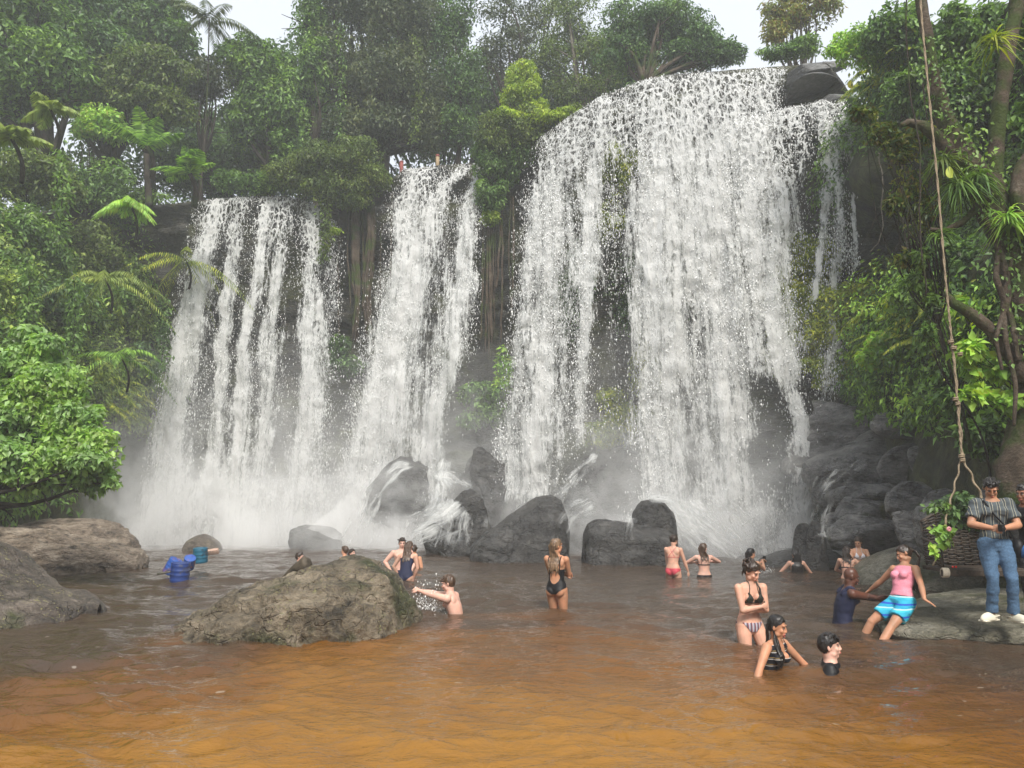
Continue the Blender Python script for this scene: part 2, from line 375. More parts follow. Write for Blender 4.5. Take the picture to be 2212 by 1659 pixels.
# ---------------------------------------------------------------- water
LAND = [(300, 1172), (500, 1174), (760, 1176), (950, 1178), (1050, 1184), (1200, 1186), (1350, 1192), (1500, 1194), (1720, 1196), (1800, 1200)]
def water():
    rows = [-14.0, -6, 0, 1.5, 2.5]; y = 3.0
    while y < 33: rows.append(y); y *= 1.0045
    rows = np.array(rows); U = np.linspace(-1, 1, 560)
    Y, UU = np.meshgrid(rows, U, indexing='ij'); X = UU * (np.maximum(Y, 2) * .78 + 4.0)
    rng = np.random.default_rng(4); Z = np.zeros_like(X); p = np.stack([X, Y, 0 * X], -1)
    wx = X + fbm(p, .35, 3, 1) * .9; wy = Y + fbm(p, .35, 3, 2) * .9
    amp_mod = .55 + .45 * fbm(p, .25, 2, 7)
    for k in range(46):
        lam = .16 * (1.9 / .16) ** rng.random(); a = rng.normal(math.pi / 2, .55); ph = rng.random() * 6.28
        A = .0115 * lam ** .8
        ok = 1.0 / (1 + (Y * .0045 * 3.2 / lam) ** 4)
        q = 2 * math.pi / lam * (wx * math.cos(a) + wy * math.sin(a)) + ph + 1.5 * fbm(p, .6, 2, 100 + k % 5)
        Z += A * ok * (1 - np.abs(np.sin(q / 2)) * 1.6)
    Z = Z * amp_mod * 1.15 + fbm(p, 2.2, 3, 11) * .014 + fbm(p * np.array([.7, 1.3, 1]), 6.5, 2, 12) * .0045 / (1 + (Y / 11) ** 3)

    bodies = [W(a, b)[:2] for a, b in [(1202, 1308), (1457, 1241), (1519, 1240), (1622, 1245), (1612, 1372), (1672, 1427), (1790, 1424), (1718, 1232), (1836, 1335), (968, 1312), (1890, 1350), (1857, 1345), (389, 1255), (434, 1212), (405, 1222), (1640, 1425), (1715, 1430)]]
    for bx, by in bodies:
        r_ = np.hypot(X - bx, Y - by); Z += .016 * np.cos(r_ * 17) * np.exp(-r_ / .5) * np.clip(r_ / .12, 0, 1)
    Z *= np.where(Y < 2.6, 0, 1)
    yl = np.interp(X, LIPX, LIPW[:, 1]); Z += np.clip(1 - (yl - Y) / 5, 0, 1) * fbm(p, 1.6, 3, 5) * .05
    V = np.stack([X, Y, Z], -1).reshape(-1, 3)
    t = NT('tannin_water')
    geo = t.n('ShaderNodeNewGeometry'); co = geo.outputs['Position']
    sep = t.n('ShaderNodeSeparateXYZ'); t.l(co, sep.inputs[0]); yy = sep.outputs[1]; xx = sep.outputs[0]
    n = t.noise(co, .22, 4, .55, .8); n2 = t.noise(co, 1.3, 4, .6, .5)
    # shallow sand (orange through the tea-coloured water) near the viewer, deeper and darker farther out
    base = t.math('SUBTRACT', 1.0, t.math('DIVIDE', t.math('SUBTRACT', yy, 5.2), 7.5))
    shal = t.math('ADD', base, t.math('MULTIPLY', t.math('SUBTRACT', n, .5), 1.7))
    shal = t.math('ADD', shal, t.math('MULTIPLY', t.math('SUBTRACT', n2, .5), .35))
    xr = t.math('MULTIPLY', t.math('MAXIMUM', t.math('SUBTRACT', t.math('ABSOLUTE', t.math('ADD', xx, .3)), 2.0), 0), -.14)
    shal = t.math('ADD', shal, xr, clamp=True)
    col = t.ramp(shal, [(0.0, G(.060, .040, .027)), (.25, G(.098, .047, .020)), (.6, G(.158, .068, .014)), (1.0, G(.26, .122, .018))])
    at = t.n('ShaderNodeAttribute', attribute_name='foam')
    fn = t.noise(co, 2.6, 7, .72, .3); f = t.math('ADD', at.outputs['Fac'], t.math('MULTIPLY', t.math('SUBTRACT', fn, .5), 1.8))
    fm = t.ramp(f, [(.55, (0, 0, 0)), (.85, (1, 1, 1))])
    # small flecks of foam riding on the ripples
    v = t.n('ShaderNodeTexVoronoi'); v.inputs['Scale'].default_value = 1.7; mp = t.n('ShaderNodeMapping'); mp.inputs['Scale'].default_value = (1, 2.2, 1)
    t.l(co, mp.inputs[0]); t.l(mp.outputs[0], v.inputs['Vector'])
    fl = t.math('ADD', v.outputs['Distance'], t.math('MULTIPLY', t.noise(co, 9, 3), .22))
    fl = t.ramp(fl, [(.15, (.4, .4, .4)), (.17, (0, 0, 0))])
    col = t.mix(fm, col, G(.72, .72, .70)); col = t.mix(fl, col, G(.45, .40, .34))
    b1 = t.noise(co, 3.2, 5, .6, .6)
    b2n = t.n('ShaderNodeTexNoise'); b2n.inputs['Scale'].default_value = 9; b2n.inputs['Detail'].default_value = 3
    mp2 = t.n('ShaderNodeMapping'); mp2.inputs['Scale'].default_value = (.55, 1.2, 1); t.l(co, mp2.inputs[0]); t.l(mp2.outputs[0], b2n.inputs['Vector'])
    hb = t.math('ADD', t.math('MULTIPLY', b1, .6), t.math('MULTIPLY', b2n.outputs['Fac'], .25))
    nb = t.bump(t.math('ADD', hb, t.math('MULTIPLY', t.noise(mp2.outputs[0], 26, 3, .6), .10)), .75, .12)
    rr = t.math('ADD', t.math('MULTIPLY', fm, .5), .035)
    sh = t.pbr(col, rr, nb, .5, IOR=1.33)
    o = mk('pool_water', V, gridF(len(rows), len(U)), t.done(sh), smooth=True)
    LX = np.array([W(a, b)[0] for a, b in LAND]); LY = np.array([W(a, b)[1] for a, b in LAND]); yl = np.interp(X, LX, LY)
    fo = np.clip(1 - (yl - Y - .6 * fbm(p, .4, 3, 55)) / 2.0, 0, 1)
    fo = np.maximum(fo, .40 * np.clip(1 - (yl - Y) / 6, 0, 1))
    fo = fo * np.where((X < LIPX[3] - 1.4), .0, 1)
    a = o.data.attributes.new('foam', 'FLOAT', 'POINT'); a.data.foreach_set('value', fo.ravel().astype(np.float32))
    tag(o, 'tea brown rippled pool water', None, None, 'structure')
water()

# ---------------------------------------------------------------- rocks
def hump(name, top, yn, yf, mat, zb=-.6, e=.55, pk=.5, amp=.12, nu=150, nv=90, fs=1.2, seed=0, strata=0.0, lean=0.0, warp=.2):
    """rock whose skyline follows (px,py) points read at depth (yn+yf)/2; cross-section superellipse from yn to yf"""
    ym = yn + (yf - yn) * pk
    T = np.array([P(a, b, ym) for a, b in top]); x0, x1 = T[0, 0], T[-1, 0]
    xs = x0 + (x1 - x0) * (.5 - .5 * np.cos(np.linspace(0, math.pi, nu))); h = np.interp(xs, T[:, 0], T[:, 2])
    u = np.linspace(-1, 1, nu); taper = (1 - np.abs((xs - (x0 + x1) / 2) / ((x1 - x0) / 2)) ** 5) ** .5
    taper = np.clip(taper, .08, 1)
    ph = np.linspace(0, math.pi, nv)
    X, PH = np.meshgrid(xs, ph, indexing='ij'); H = h[:, None]
    zz = np.abs(np.sin(PH)) ** e
    yy = -np.cos(PH)
    D = np.where(yy < 0, (ym - yn), (yf - ym)) * taper[:, None]
    V = np.stack([X, ym + yy * D - lean * zz, zb + (H - zb) * zz], -1)
    q = V.copy()
    Nrm = np.stack([0 * X, yy * .8 + 0 * X, .4 + 0 * X], -1)
    d = fbm(q, fs, 6, seed, .55) * amp + (np.abs(fbm(q, fs * .7, 3, seed + 5)) - .2) * -amp * .8
    zr = (V[..., 2] - zb) / (H - zb + 1e-6) + fbm(q, 1.1, 3, seed + 40) * .35
    rough_ = 1 - sstep(.35, .75, zr)
    d = d + rough_ * (np.abs(fbm(q, fs * 3.2, 5, seed + 41, .6)) * -1.0 + .12) * amp * 1.5 + (1 - np.abs(fbm(q * np.array([1, 1, 2.2]) + q[..., [2, 0, 1]] * .4, fs * .9, 4, seed + 42)) * 3).clip(0, 1) * -amp * .45
    if strata: d = d + strata * (vnoise(np.stack([q[..., 0] * .3, q[..., 1] * .3, np.floor((q[..., 2] + .25 * q[..., 0] * .3) * 6 + fbm(q, 1, 3, 2)) * 1.7], -1), seed) - .5)
    V = V + Nrm * d[..., None]
    V[..., 0] += fbm(q, fs, 4, seed + 9) * warp * .6; V[..., 2] += fbm(q, fs * 3, 4, seed + 3) * amp * .22
    return mk(name, V.reshape(-1, 3), gridF(nu, nv), mat, smooth=True)

def boulder(name, c, r, mat, seed=0, planes=11, k=22.0, amp=.04, rot=0.0, tilt=(0, 0), sub=5, flat=.0):
    import bmesh
    bm = bmesh.new(); bmesh.ops.create_icosphere(bm, subdivisions=sub, radius=1)
    D = np.array([v.co[:] for v in bm.verts]); D /= np.linalg.norm(D, axis=1)[:, None]
    F = np.array([[v.index for v in f.verts] for f in bm.faces]); bm.free()
    rng = np.random.default_rng(seed); N = rng.normal(size=(planes, 3)); N /= np.linalg.norm(N, axis=1)[:, None]
    if flat: N = np.vstack([N, [[0.1, -.1, 1], [0, 0, -1]]]); N /= np.linalg.norm(N, axis=1)[:, None]
    dist = .60 + .42 * rng.random(len(N))
    if flat: dist[-2] = flat
    dots = np.maximum(D @ N.T, 1e-3) / dist
    R = 1.0 / (np.sum(np.vstack([dots.T, np.ones(len(D)) * .80]) ** k, axis=0)) ** (1 / k)
    V = D * R[:, None] * np.asarray(r)
    Rm = np.array((Matrix.Rotation(rot, 3, 'Z') @ Matrix.Rotation(tilt[0], 3, 'X') @ Matrix.Rotation(tilt[1], 3, 'Y')))
    q_ = D * np.asarray(r); stp = np.floor((q_ @ (Rm.T @ np.array([.2, .1, 1.]))) * 3.2 + fbm(q_, .9, 3, seed) * 1.5)
    V = V * (1 + .10 * (vnoise(np.stack([stp * 1.7, stp * 0, 0 * stp], -1), seed) - .5) * 1.2)[:, None]
    V = V @ Rm.T; V = V + D @ Rm.T * (fbm(V + seed * 7.1, 1.6, 5, seed) * amp * np.mean(r) * 2)[:, None]
    return mk(name, V + np.asarray(c), F, mat, smooth=True, loc=c)

# centre-left boulder
o = hump('boulder', [(385, 1376), (420, 1330), (470, 1300), (560, 1262), (620, 1235), (680, 1218), (750, 1208), (820, 1212), (850, 1228), (868, 1262), (885, 1300), (902, 1345), (910, 1372)],
         9.55, 12.9, M['rock_big'], e=.42, pk=.55, amp=.30, fs=1.7, seed=3, nu=300, nv=190, warp=.2)
tag(o, 'large lichen spotted brown boulder in the middle of the pool, driftwood on it', 'boulder')
# left shore
o = hump('boulder', [(-330, 1130), (-100, 1105), (0, 1118), (70, 1124), (110, 1120), (160, 1116), (230, 1122), (258, 1132), (272, 1150), (290, 1168), (296, 1210)],
         20.6, 24.0, M['rock_shore'], e=.20, pk=.62, amp=.24, fs=1.0, seed=12, nu=240, nv=140, strata=.35, warp=.3)
tag(o, 'long pale brown flat-topped rock on the left shore, under the bright green tree', 'rock')
o = hump('boulder', [(-260, 1200), (-60, 1155), (0, 1140), (60, 1145), (130, 1152), (190, 1165), (240, 1172), (275, 1185), (305, 1200), (312, 1222)],
         18.4, 21.2, M['rock_shore'], e=.22, pk=.5, amp=.26, fs=1.2, seed=14, nu=240, nv=140, strata=.3, warp=.25)
tag(o, 'rough pale ledge rock with a dark undercut front on the left shore', 'rock')
o = hump('boulder', [(-330, 1150), (-120, 1160), (-30, 1168), (10, 1180), (40, 1215), (70, 1245), (95, 1262), (130, 1268), (165, 1282), (212, 1302)],
         10.3, 13.2, M['rock_left'], e=.6, pk=.62, amp=.15, fs=1.3, seed=17, nu=220, nv=150, warp=.2, zb=-.5)
tag(o, 'dark wedge rock with yellow lichen spots, nearest rock at the left edge', 'rock')
o = hump('rock', [(398, 1180), (408, 1166), (425, 1155), (440, 1152), (455, 1158), (468, 1168), (478, 1182)], 26.2, 27.6, M['rock_left'], amp=.06, seed=5, nu=60, nv=40, e=.6, warp=.1)
tag(o, 'small dark rounded rock in the water before the left fall', 'rock')

# dark boulders at the foot of the falls: (D px centre, py centre, depth, half-width px, half-height px, seed, label)
BL = [
 (1165, 1150, 23.2, 40, 40, 22, 'smaller dark boulder leaning against the right side of the big wedge', (0, .3)),
 (1012, 1112, 25.6, 40, 26, 27, 'rounded wet boulder in the cascade below the middle fall', (0, .1)),
 (1004, 1082, 26.4, 34, 16, 28, 'upper wet boulder of the cascade below the middle fall', (0, 0)),
 (945, 1162, 25.2, 28, 16, 29, 'low wet boulder at the left of the cascade', (0, 0)),
 (996, 1164, 24.6, 32, 16, 30, 'low wet boulder at the right of the cascade', (0, 0)),
 (880, 1068, 29.4, 70, 56, 31, 'wide wet boulder behind the spray of the middle fall', (0, 0)),
 (1045, 1035, 28.8, 48, 50, 32, 'tall dark boulder against the cliff right of the middle fall', (.2, .3)),
 (1075, 1060, 27.0, 35, 70, 37, 'upright dark rock between the middle and right falls', (.2, -.2)),
 (680, 1165, 27.6, 42, 26, 34, 'low dark rock in the foam under the left fall', (0, 0)),
 (1738, 1170, 19.6, 26, 14, 36, 'small wet stone in the mist near the bathers on the right', (0, 0)),
 (1765, 1165, 19.3, 20, 12, 38, 'little wet stone beside the mossy bank in the mist', (0, 0)),
]
for px, py, Y, hw, hh, sd_, lb, tl in BL:
    c = P(px, py, Y); s = Y * 1.0 / FD
    zt = c[2] + hh * s; zb_ = min(c[2] - hh * s, -.4); c[2] = (zt + zb_) / 2; hh = (zt - zb_) / 2 / s
    o = boulder('boulder', c, (hw * s * 1.22, hw * s * 1.0, hh * s * 1.22), M['rock_wet'], sd_, tilt=tl, amp=.05)
    tag(o, lb, 'boulder')
o = hump('boulder', [(1215, 1090), (1235, 1040), (1262, 985), (1300, 972), (1345, 966), (1400, 962), (1470, 970), (1560, 985), (1640, 1010), (1720, 1060)],
         25.0, 27.8, M['rock_wet'], e=.35, pk=.5, amp=.12, fs=.9, seed=44, nu=160, nv=90, warp=.2)
tag(o, 'huge smooth dark boulder behind the right fall, water fanning off its left edge', 'boulder')
for pts, yn, yf, zb_, sd_, lb in [
    ([(1016, 1180), (1048, 1148), (1082, 1124), (1118, 1099), (1158, 1075), (1190, 1071), (1214, 1080), (1224, 1112), (1230, 1182)], 21.4, 24.4, -.6, 21, 'big dark wedge boulder with streaked face, between middle and right falls'),
    ([(1256, 1188), (1259, 1150), (1268, 1131), (1290, 1122), (1330, 1124), (1370, 1130), (1410, 1134), (1440, 1140), (1457, 1160), (1462, 1190)], 20.6, 23.2, -.6, 24, 'broad dark boulder with water trickling over its rim at the right fall'),
    ([(1366, 1142), (1368, 1102), (1384, 1083), (1404, 1077), (1432, 1086), (1452, 1104), (1460, 1142)], 21.4, 23.0, .5, 26, 'blocky dark rock topmost before the right fall, water running round it')]:
    o = hump('boulder', pts, yn, yf, M['rock_wet'], zb=zb_, e=.42, amp=.14, fs=1.1, seed=sd_, nu=150, nv=90, warp=.12, strata=.10)
    tag(o, lb, 'boulder')
o = hump('rock', [(1640, 1224), (1655, 1204), (1688, 1190), (1725, 1184), (1765, 1183), (1795, 1190), (1822, 1206), (1835, 1222)], 19.6, 22.2, M['rock_wet'],
         e=.5, amp=.12, seed=47, nu=120, nv=80, warp=.15)
tag(o, 'low dark rock behind the bather with very long hair', 'rock')
# right rock pile
PL = [
 (1845, 960, 21.0, 125, 85, 51, (.15, .12), 'big smooth slate block at the top of the right rock pile'),
 (1850, 1035, 19.4, 118, 82, 52, (.1, -.5), 'slanting slate slab with water sheeting down, right rock pile'),
 (1975, 925, 18.6, 60, 26, 53, (0, .1), 'long flat slate slab high on the rock pile below the leaves'),
 (1975, 1000, 18.0, 58, 60, 54, (.2, .5), 'leaning slate block right of the slanting slab'),
 (2020, 1010, 17.2, 42, 50, 62, (.2, -.3), 'brown slate block under the long flat slab'),
 (1880, 1105, 17.4, 66, 30, 55, (.05, .06), 'pale topped flat slate block in the middle of the pile'),
 (1900, 1065, 18.1, 76, 26, 56, (0, -.1), 'layered reddish slate ledge in the middle of the pile'),
 (1905, 1160, 16.6, 80, 40, 57, (0, .1), 'wide brown slate block at the foot of the pile'),
 (1830, 1150, 17.6, 36, 42, 58, (0, -.2), 'dark wet boulder left of the pile in the mist'),
 (1985, 1085, 16.4, 46, 46, 59, (.3, .2), 'mossy slate block near the swing rope'),
 (2045, 1085, 15.4, 48, 32, 60, (0, -.3), 'brown split slate block behind the swing leaves'),
 (1990, 1160, 15.4, 60, 46, 61, (0, .3), 'grey slate block left of the swing bench'),
 (2085, 1150, 14.0, 70, 60, 63, (0, .1), 'dark slate block behind the swing bench'),
 (2190, 1110, 12.6, 60, 70, 64, (0, .1), 'grey slate block behind the standing men'),
]
for px, py, Y, hw, hh, sd_, tl, lb in PL:
    Y += 2.3 if px < 1960 else .8
    c = P(px, py, Y); s = Y / FD
    o = boulder('rock', c, (hw * s * 1.15, hw * s * .9, hh * s * 1.3), M['rock_pile'], sd_, planes=9, k=14, amp=.035, tilt=tl, flat=.7)
    tag(o, lb, 'rock')
o = hump('rock', [(1850, 1262), (1880, 1225), (1920, 1195), (1965, 1178), (2010, 1172), (2080, 1180), (2150, 1178), (2260, 1170), (2420, 1170)], 14.6, 18.0, M['rock_slab'],
         e=.45, amp=.12, seed=71, nu=200, nv=120, warp=.2, strata=.1)
tag(o, 'mossy mottled rock bank behind the swing bench', 'rock')
# slab the men stand on
def slab():
    pts = [(-.25, 0), (.05, -.42), (.8, -.75), (1.7, -.95), (2.5, -1.25), (3.4, -1.4), (4.6, -1.1), (5.2, .5), (4.8, 2.3), (3.0, 2.8), (1.5, 2.2), (.6, 1.4), (.0, .7)]
    pts = np.array(pts); n = 160
    L = np.r_[0, np.cumsum(np.linalg.norm(np.diff(np.vstack([pts, pts[:1]]), axis=0), axis=1))]
    pp = np.vstack([pts, pts[:1]]); t = np.linspace(0, L[-1], n, endpoint=False)
    O = np.stack([np.interp(t, L, pp[:, 0]), np.interp(t, L, pp[:, 1])], -1)
    for _ in range(2): O = (np.roll(O, 1, 0) + O * 2 + np.roll(O, -1, 0)) / 4
    c = np.array([2.4, .6]); V = []
    prof = [(0.0, 0.30), (.1, .3), (.2, .3), (.3, .3), (.4, .3), (.5, .29), (.6, .28), (.7, .27), (.78, .26), (.86, .245), (.92, .23), (.96, .21), (.99, .17), (1.0, .12), (.985, .07), (.95, .03), (.90, -.02), (.86, -.12), (.84, -.4)]
    prof2 = []
    for a, b in zip(prof[:-1], prof[1:]):
        for k in range(3): prof2.append((a[0] + (b[0] - a[0]) * k / 3, a[1] + (b[1] - a[1]) * k / 3))
    prof = prof2 + [prof[-1]]
    for f, z in prof:
        q = c + (O - c) * f; V.append(np.column_stack([q, np.full(n, z)]))
    V = np.stack(V, 1); base = np.array([5.02, 10.2, 0])
    V[..., 0] += base[0]; V[..., 1] += base[1]
    V[..., 2] += np.where(V[..., 2] > 0, 1, 0) * (-.09 + .045 * np.clip(V[..., 0] - 5.0, 0, 2.2)) + fbm(V, 1.4, 5, 61) * .06 + np.where(V[..., 2] > .05, fbm(V, 6, 3, 64) * .018, 0) + .05 * sstep(0, 1.5, V[..., 1] - base[1])
    V[..., 1] += fbm(V * np.array([1, 1, 3]), 1.8, 4, 62) * .07; V[..., 0] += fbm(V, 1.8, 4, 63) * .06
    o = mk('rock_slab', V.reshape(-1, 3), gridF(n, len(prof), True), M['rock_slab'], smooth=True)
    tag(o, 'low flat mottled rock slab at the water edge, carrying the standing man', 'rock slab')
slab()
# ---------------------------------------------------------------- falling water
def fallmat(name, seed, silky=False):
    t = NT(name)
    uv = t.n('ShaderNodeUVMap'); uv.uv_map = 'UVMap'
    def mp(sx, sy, off=0.0):
        m = t.n('ShaderNodeMapping'); m.inputs['Scale'].default_value = (sx, sy, 1); m.inputs['Location'].default_value = (seed * 3.7 + off, seed * 1.9 + off, seed)
        t.l(uv.outputs[0], m.inputs[0]); return m.outputs[0]
    at = t.n('ShaderNodeAttribute', attribute_name='dens'); dn = at.outputs['Fac']
    al = t.n('ShaderNodeAttribute', attribute_name='drop'); dr = al.outputs['Fac']
    # ragged net of strands high up
    wv = t.n('ShaderNodeVectorMath', operation='ADD'); nn = t.n('ShaderNodeTexNoise'); nn.inputs['Scale'].default_value = 2.2; nn.inputs['Detail'].default_value = 3
    a0 = mp(3.0, 1.55); t.l(a0, nn.inputs['Vector']); sc_ = t.n('ShaderNodeVectorMath', operation='SCALE'); sc_.inputs['Scale'].default_value = .9
    t.l(nn.outputs['Color'], sc_.inputs[0]); t.l(a0, wv.inputs[0]); t.l(sc_.outputs[0], wv.inputs[1])
    vo = t.n('ShaderNodeTexVoronoi', feature='DISTANCE_TO_EDGE', voronoi_dimensions='2D'); vo.inputs['Scale'].default_value = 1.5; t.l(wv.outputs[0], vo.inputs['Vector'])
    net = t.math('SUBTRACT', 1.0, t.math('DIVIDE', vo.outputs['Distance'], .22), clamp=True)
    streak = t.noise(mp(2.6, .32), 1.0, 6, .62, .3)
    tatter = t.noise(mp(6.0, 2.1, 5), 1.0, 7, .68, .8)
    fine = t.noise(mp(21, 5.5, 9), 1.0, 4, .75, .3)
    st = t.math('ADD', t.math('MULTIPLY', streak, .80), t.math('MULTIPLY', t.math('SUBTRACT', t.noise(mp(7, .45, 12), 1.0, 4, .6, .2), .5), .55))
    up = t.math('ADD', t.math('MULTIPLY', net, .34), t.math('MULTIPLY', tatter, .52))
    lo = t.math('ADD', t.math('MULTIPLY', tatter, .62), t.math('MULTIPLY', fine, .36))
    k = t.ramp(dr, [(.18, (0, 0, 0)), (.55, (1, 1, 1))])
    mixv = t.n('ShaderNodeMix', data_type='FLOAT'); t.l(k, mixv.inputs[0]); t.l(up, mixv.inputs[2]); t.l(lo, mixv.inputs[3])
    val = t.math('ADD', t.math('ADD', st, mixv.outputs[0]), t.math('MULTIPLY', t.math('SUBTRACT', fine, .5), .25))
    if silky:
        sk = t.noise(mp(9, .8, 2), 1.0, 5, .6, .4); val = t.math('ADD', t.math('MULTIPLY', sk, 1.0), t.math('MULTIPLY', streak, .45))
    thr = t.math('SUBTRACT', 1.18 if silky else 1.36, t.math('MULTIPLY', dn, .62))
    d = t.math('SUBTRACT', val, thr)
    alpha = t.math('MULTIPLY', t.math('ADD', t.math('MULTIPLY', d, 3.2 if silky else 6.0), .5, clamp=True), t.math('MULTIPLY', dn, 5.0, clamp=True))
    alpha = t.math('MULTIPLY', alpha, t.math('ADD', .70, t.math('MULTIPLY', streak, .4)), clamp=True)
    col = t.ramp(t.math('ADD', t.math('MULTIPLY', d, 2.5), .45, clamp=True), [(0, G(.62, .64, .65)), (.4, G(.88, .89, .88)), (1, G(.97, .965, .95))])
    nb = t.bump(t.math('ADD', t.math('MULTIPLY', tatter, .7), t.math('MULTIPLY', fine, .5)), 1.0, .16)
    b = t.pbr(col, .45, nb, .35)
    tr = t.n('ShaderNodeBsdfTranslucent'); t.l(col, tr.inputs[0])
    m1 = t.n('ShaderNodeMixShader'); m1.inputs[0].default_value = .35; t.l(b, m1.inputs[1]); t.l(tr.outputs[0], m1.inputs[2])
    tp = t.n('ShaderNodeBsdfTransparent'); m2 = t.n('ShaderNodeMixShader'); t.l(alpha, m2.inputs[0]); t.l(tp.outputs[0], m2.inputs[1]); t.l(m1.outputs[0], m2.inputs[2])
    return t.done(m2.outputs[0])
FM = [fallmat('falling_water_front', 1), fallmat('falling_water_middle', 2), fallmat('falling_water_back', 3)]
SILK = [fallmat('sliding_water_front', 5, True), fallmat('sliding_water_back', 6, True)]
dm = NT('water_drops'); dmm = dm.done(dm.pbr(G(.9, .9, .89), .4, None, .4))

def dens_at(px, py, strands):
    d = np.zeros_like(px); nz = np.stack([px * .004, py * .011, 0 * px], -1); px = px + 16 * fbm(nz, 1, 3, 91) + 5 * fbm(nz, 4, 2, 92)
    for inten, pts in strands:
        pts = np.array(pts, float); y = pts[:, 1]
        xc = np.interp(py, y, pts[:, 0]); hw = np.interp(py, y, pts[:, 2])
        it = inten if np.isscalar(inten) else np.interp(py, y, np.linspace(inten[0], inten[1], len(y)))
        f = np.exp(-(np.abs(px - xc) / hw) ** 2.6) * it
        f = f * sstep(y[0] - 14, y[0] + 4, py) * (1 - sstep(y[-1] - 10, y[-1] + 45, py))
        d = 1 - (1 - d) * (1 - np.clip(f, 0, .98))
    return d

def fall(label, top, bot, strands, wspan, nu=150, nv=220, back=1.4, ndrops=26000, seed=0, layers=((0, 1.0), (.32, .85), (.75, .75)), zend=0.0):
    """top: lip points (px,py,Y) left to right; bot: matching points where the water lands"""
    T = np.array([P(*a) for a in top]); B = np.array([P(*a) for a in bot])
    w_ = np.linspace(0, 1, len(top)); u = np.linspace(0, 1, nu)
    root = empty('waterfall', tuple(B.mean(0)), 0, label, 'waterfall')
    I = lambda A, c: np.interp(u, w_, A[:, c])
    s = np.r_[np.linspace(-1, 0, 22)[:-1], np.linspace(0, 1, nv - 21)]
    def surf(off, sd_, uu, ss):
        i = lambda A, c: np.interp(uu, w_, A[:, c])
        tx, ty, tz, bx, by, bz = i(T, 0), i(T, 1), i(T, 2), i(B, 0), i(B, 1), i(B, 2)
        f = np.clip(ss, 0, 1); tt = .12 * f + .88 * f           # time-like parameter
        z = tz + (bz - tz) * (tt ** 1.75); q = tt
        x = tx + (bx - tx) * (q ** .95); y = ty + (by - ty) * q ** .9
        bk = np.clip(-ss, 0, 1); y = y + bk * back; z = z + .12 * (1 - np.exp(-bk * 3)) - .22 * bk * 0
        z = z - .30 * np.clip(1 - np.abs(ss) / .12, 0, 1) ** 2 * 0 - .05
        p = np.stack([x, y, z], -1)
        ro = off * (sstep(0, .25, ss)) + .02
        n = fbm(np.stack([p[..., 0] * 1.3, p[..., 2] * .25, 0 * x + sd_], -1), 1, 4, sd_) * (.08 + .5 * f) + fbm(p, 2.3, 3, sd_ + 3) * (.03 + .22 * f)
        p[..., 1] += ro + n; p[..., 0] += fbm(np.stack([x * .8, z * .3, 0 * x + sd_ + 9.], -1), 1, 3, sd_ + 4) * .35 * f
        return p
    for li, (off, dk) in enumerate(layers):
        A, S_ = np.meshgrid(u, s, indexing='ij'); V = surf(off, seed + li * 13, A, S_)
        o = mk('water_curtain', V.reshape(-1, 3), gridF(nu, len(s)), FM[li % 3], root, True)
        o.matrix_parent_inverse = Matrix.Translation(-Vector(root.location))
        px, py = proj(V); d = dens_at(px, py, strands) * dk
        me = o.data
        a = me.attributes.new('dens', 'FLOAT', 'POINT'); a.data.foreach_set('value', d.ravel().astype(np.float32))
        a = me.attributes.new('drop', 'FLOAT', 'POINT'); a.data.foreach_set('value', np.clip(S_, 0, 1).ravel().astype(np.float32))
        # uv in metres: across and down
        ds = np.r_[0, np.cumsum(np.linalg.norm(np.diff(V[nu // 2], axis=0), axis=1))]
        uvv = np.stack([V[..., 0] + 0 * S_, np.broadcast_to(ds[None, :], S_.shape)], -1).reshape(-1, 2)
        lay = me.uv_layers.new(name='UVMap'); li_ = np.empty(len(me.loops), np.int32); me.loops.foreach_get('vertex_index', li_)
        lay.data.foreach_set('uv', uvv[li_].astype(np.float32).ravel())
    # torn-off clots and drops: small irregular solids thrown round the curtain
    rng = np.random.default_rng(seed + 77); N = ndrops * 9
    uu = rng.random(N); ss = rng.random(N) ** .8; p = surf(.2, seed + 2, uu, ss)
    px, py = proj(p); d = dens_at(px, py, [(i_, [(a, b, c * 1.22) for a, b, c in pt]) for i_, pt in strands])
    cl = vnoise(np.stack([p[:, 0] * 3.1, p[:, 1], p[:, 2] * 1.3], -1), seed) * vnoise(np.stack([p[:, 0] * .9, p[:, 1] * .5, p[:, 2] * .35], -1), seed + 1) * 3.6
    keep = rng.random(N) < np.clip(d ** 2.0 * cl * .7 * (.25 + ss) * 1.0, 0, 1); idx = np.where(keep)[0][:int(ndrops * 1.1)]
    p = p[idx]; ss = ss[idx]; n = len(p)
    p = p + rng.normal(size=(n, 3)) * (np.array([.07, .2, .1]) * (.2 + ss[:, None] * 1.2))
    size = (.006 + .014 * rng.random(n) ** 3)
    tet = np.array([[1, 1, 1], [-1, -1, 1], [-1, 1, -1], [1, -1, -1]], float)
    V = (tet[None] * (.5 + rng.random((n, 4, 1)))) * size[:, None, None] * np.array([.7, .7, 2.2])
    ang = rng.random(n) * 6.28; ca, sa = np.cos(ang), np.sin(ang)
    V = np.stack([V[..., 0] * ca[:, None] - V[..., 1] * sa[:, None], V[..., 0] * sa[:, None] + V[..., 1] * ca[:, None], V[..., 2]], -1) + p[:, None, :]
    F = (np.arange(n)[:, None, None] * 4 + np.array([[0, 1, 2], [0, 3, 1], [0, 2, 3], [1, 3, 2]])[None]).reshape(-1, 3)
    o = mk('spray', V.reshape(-1, 3), F, dmm, root, False); o['kind'] = 'stuff'
    o.matrix_parent_inverse = Matrix.Translation(-Vector(root.location))
    return root

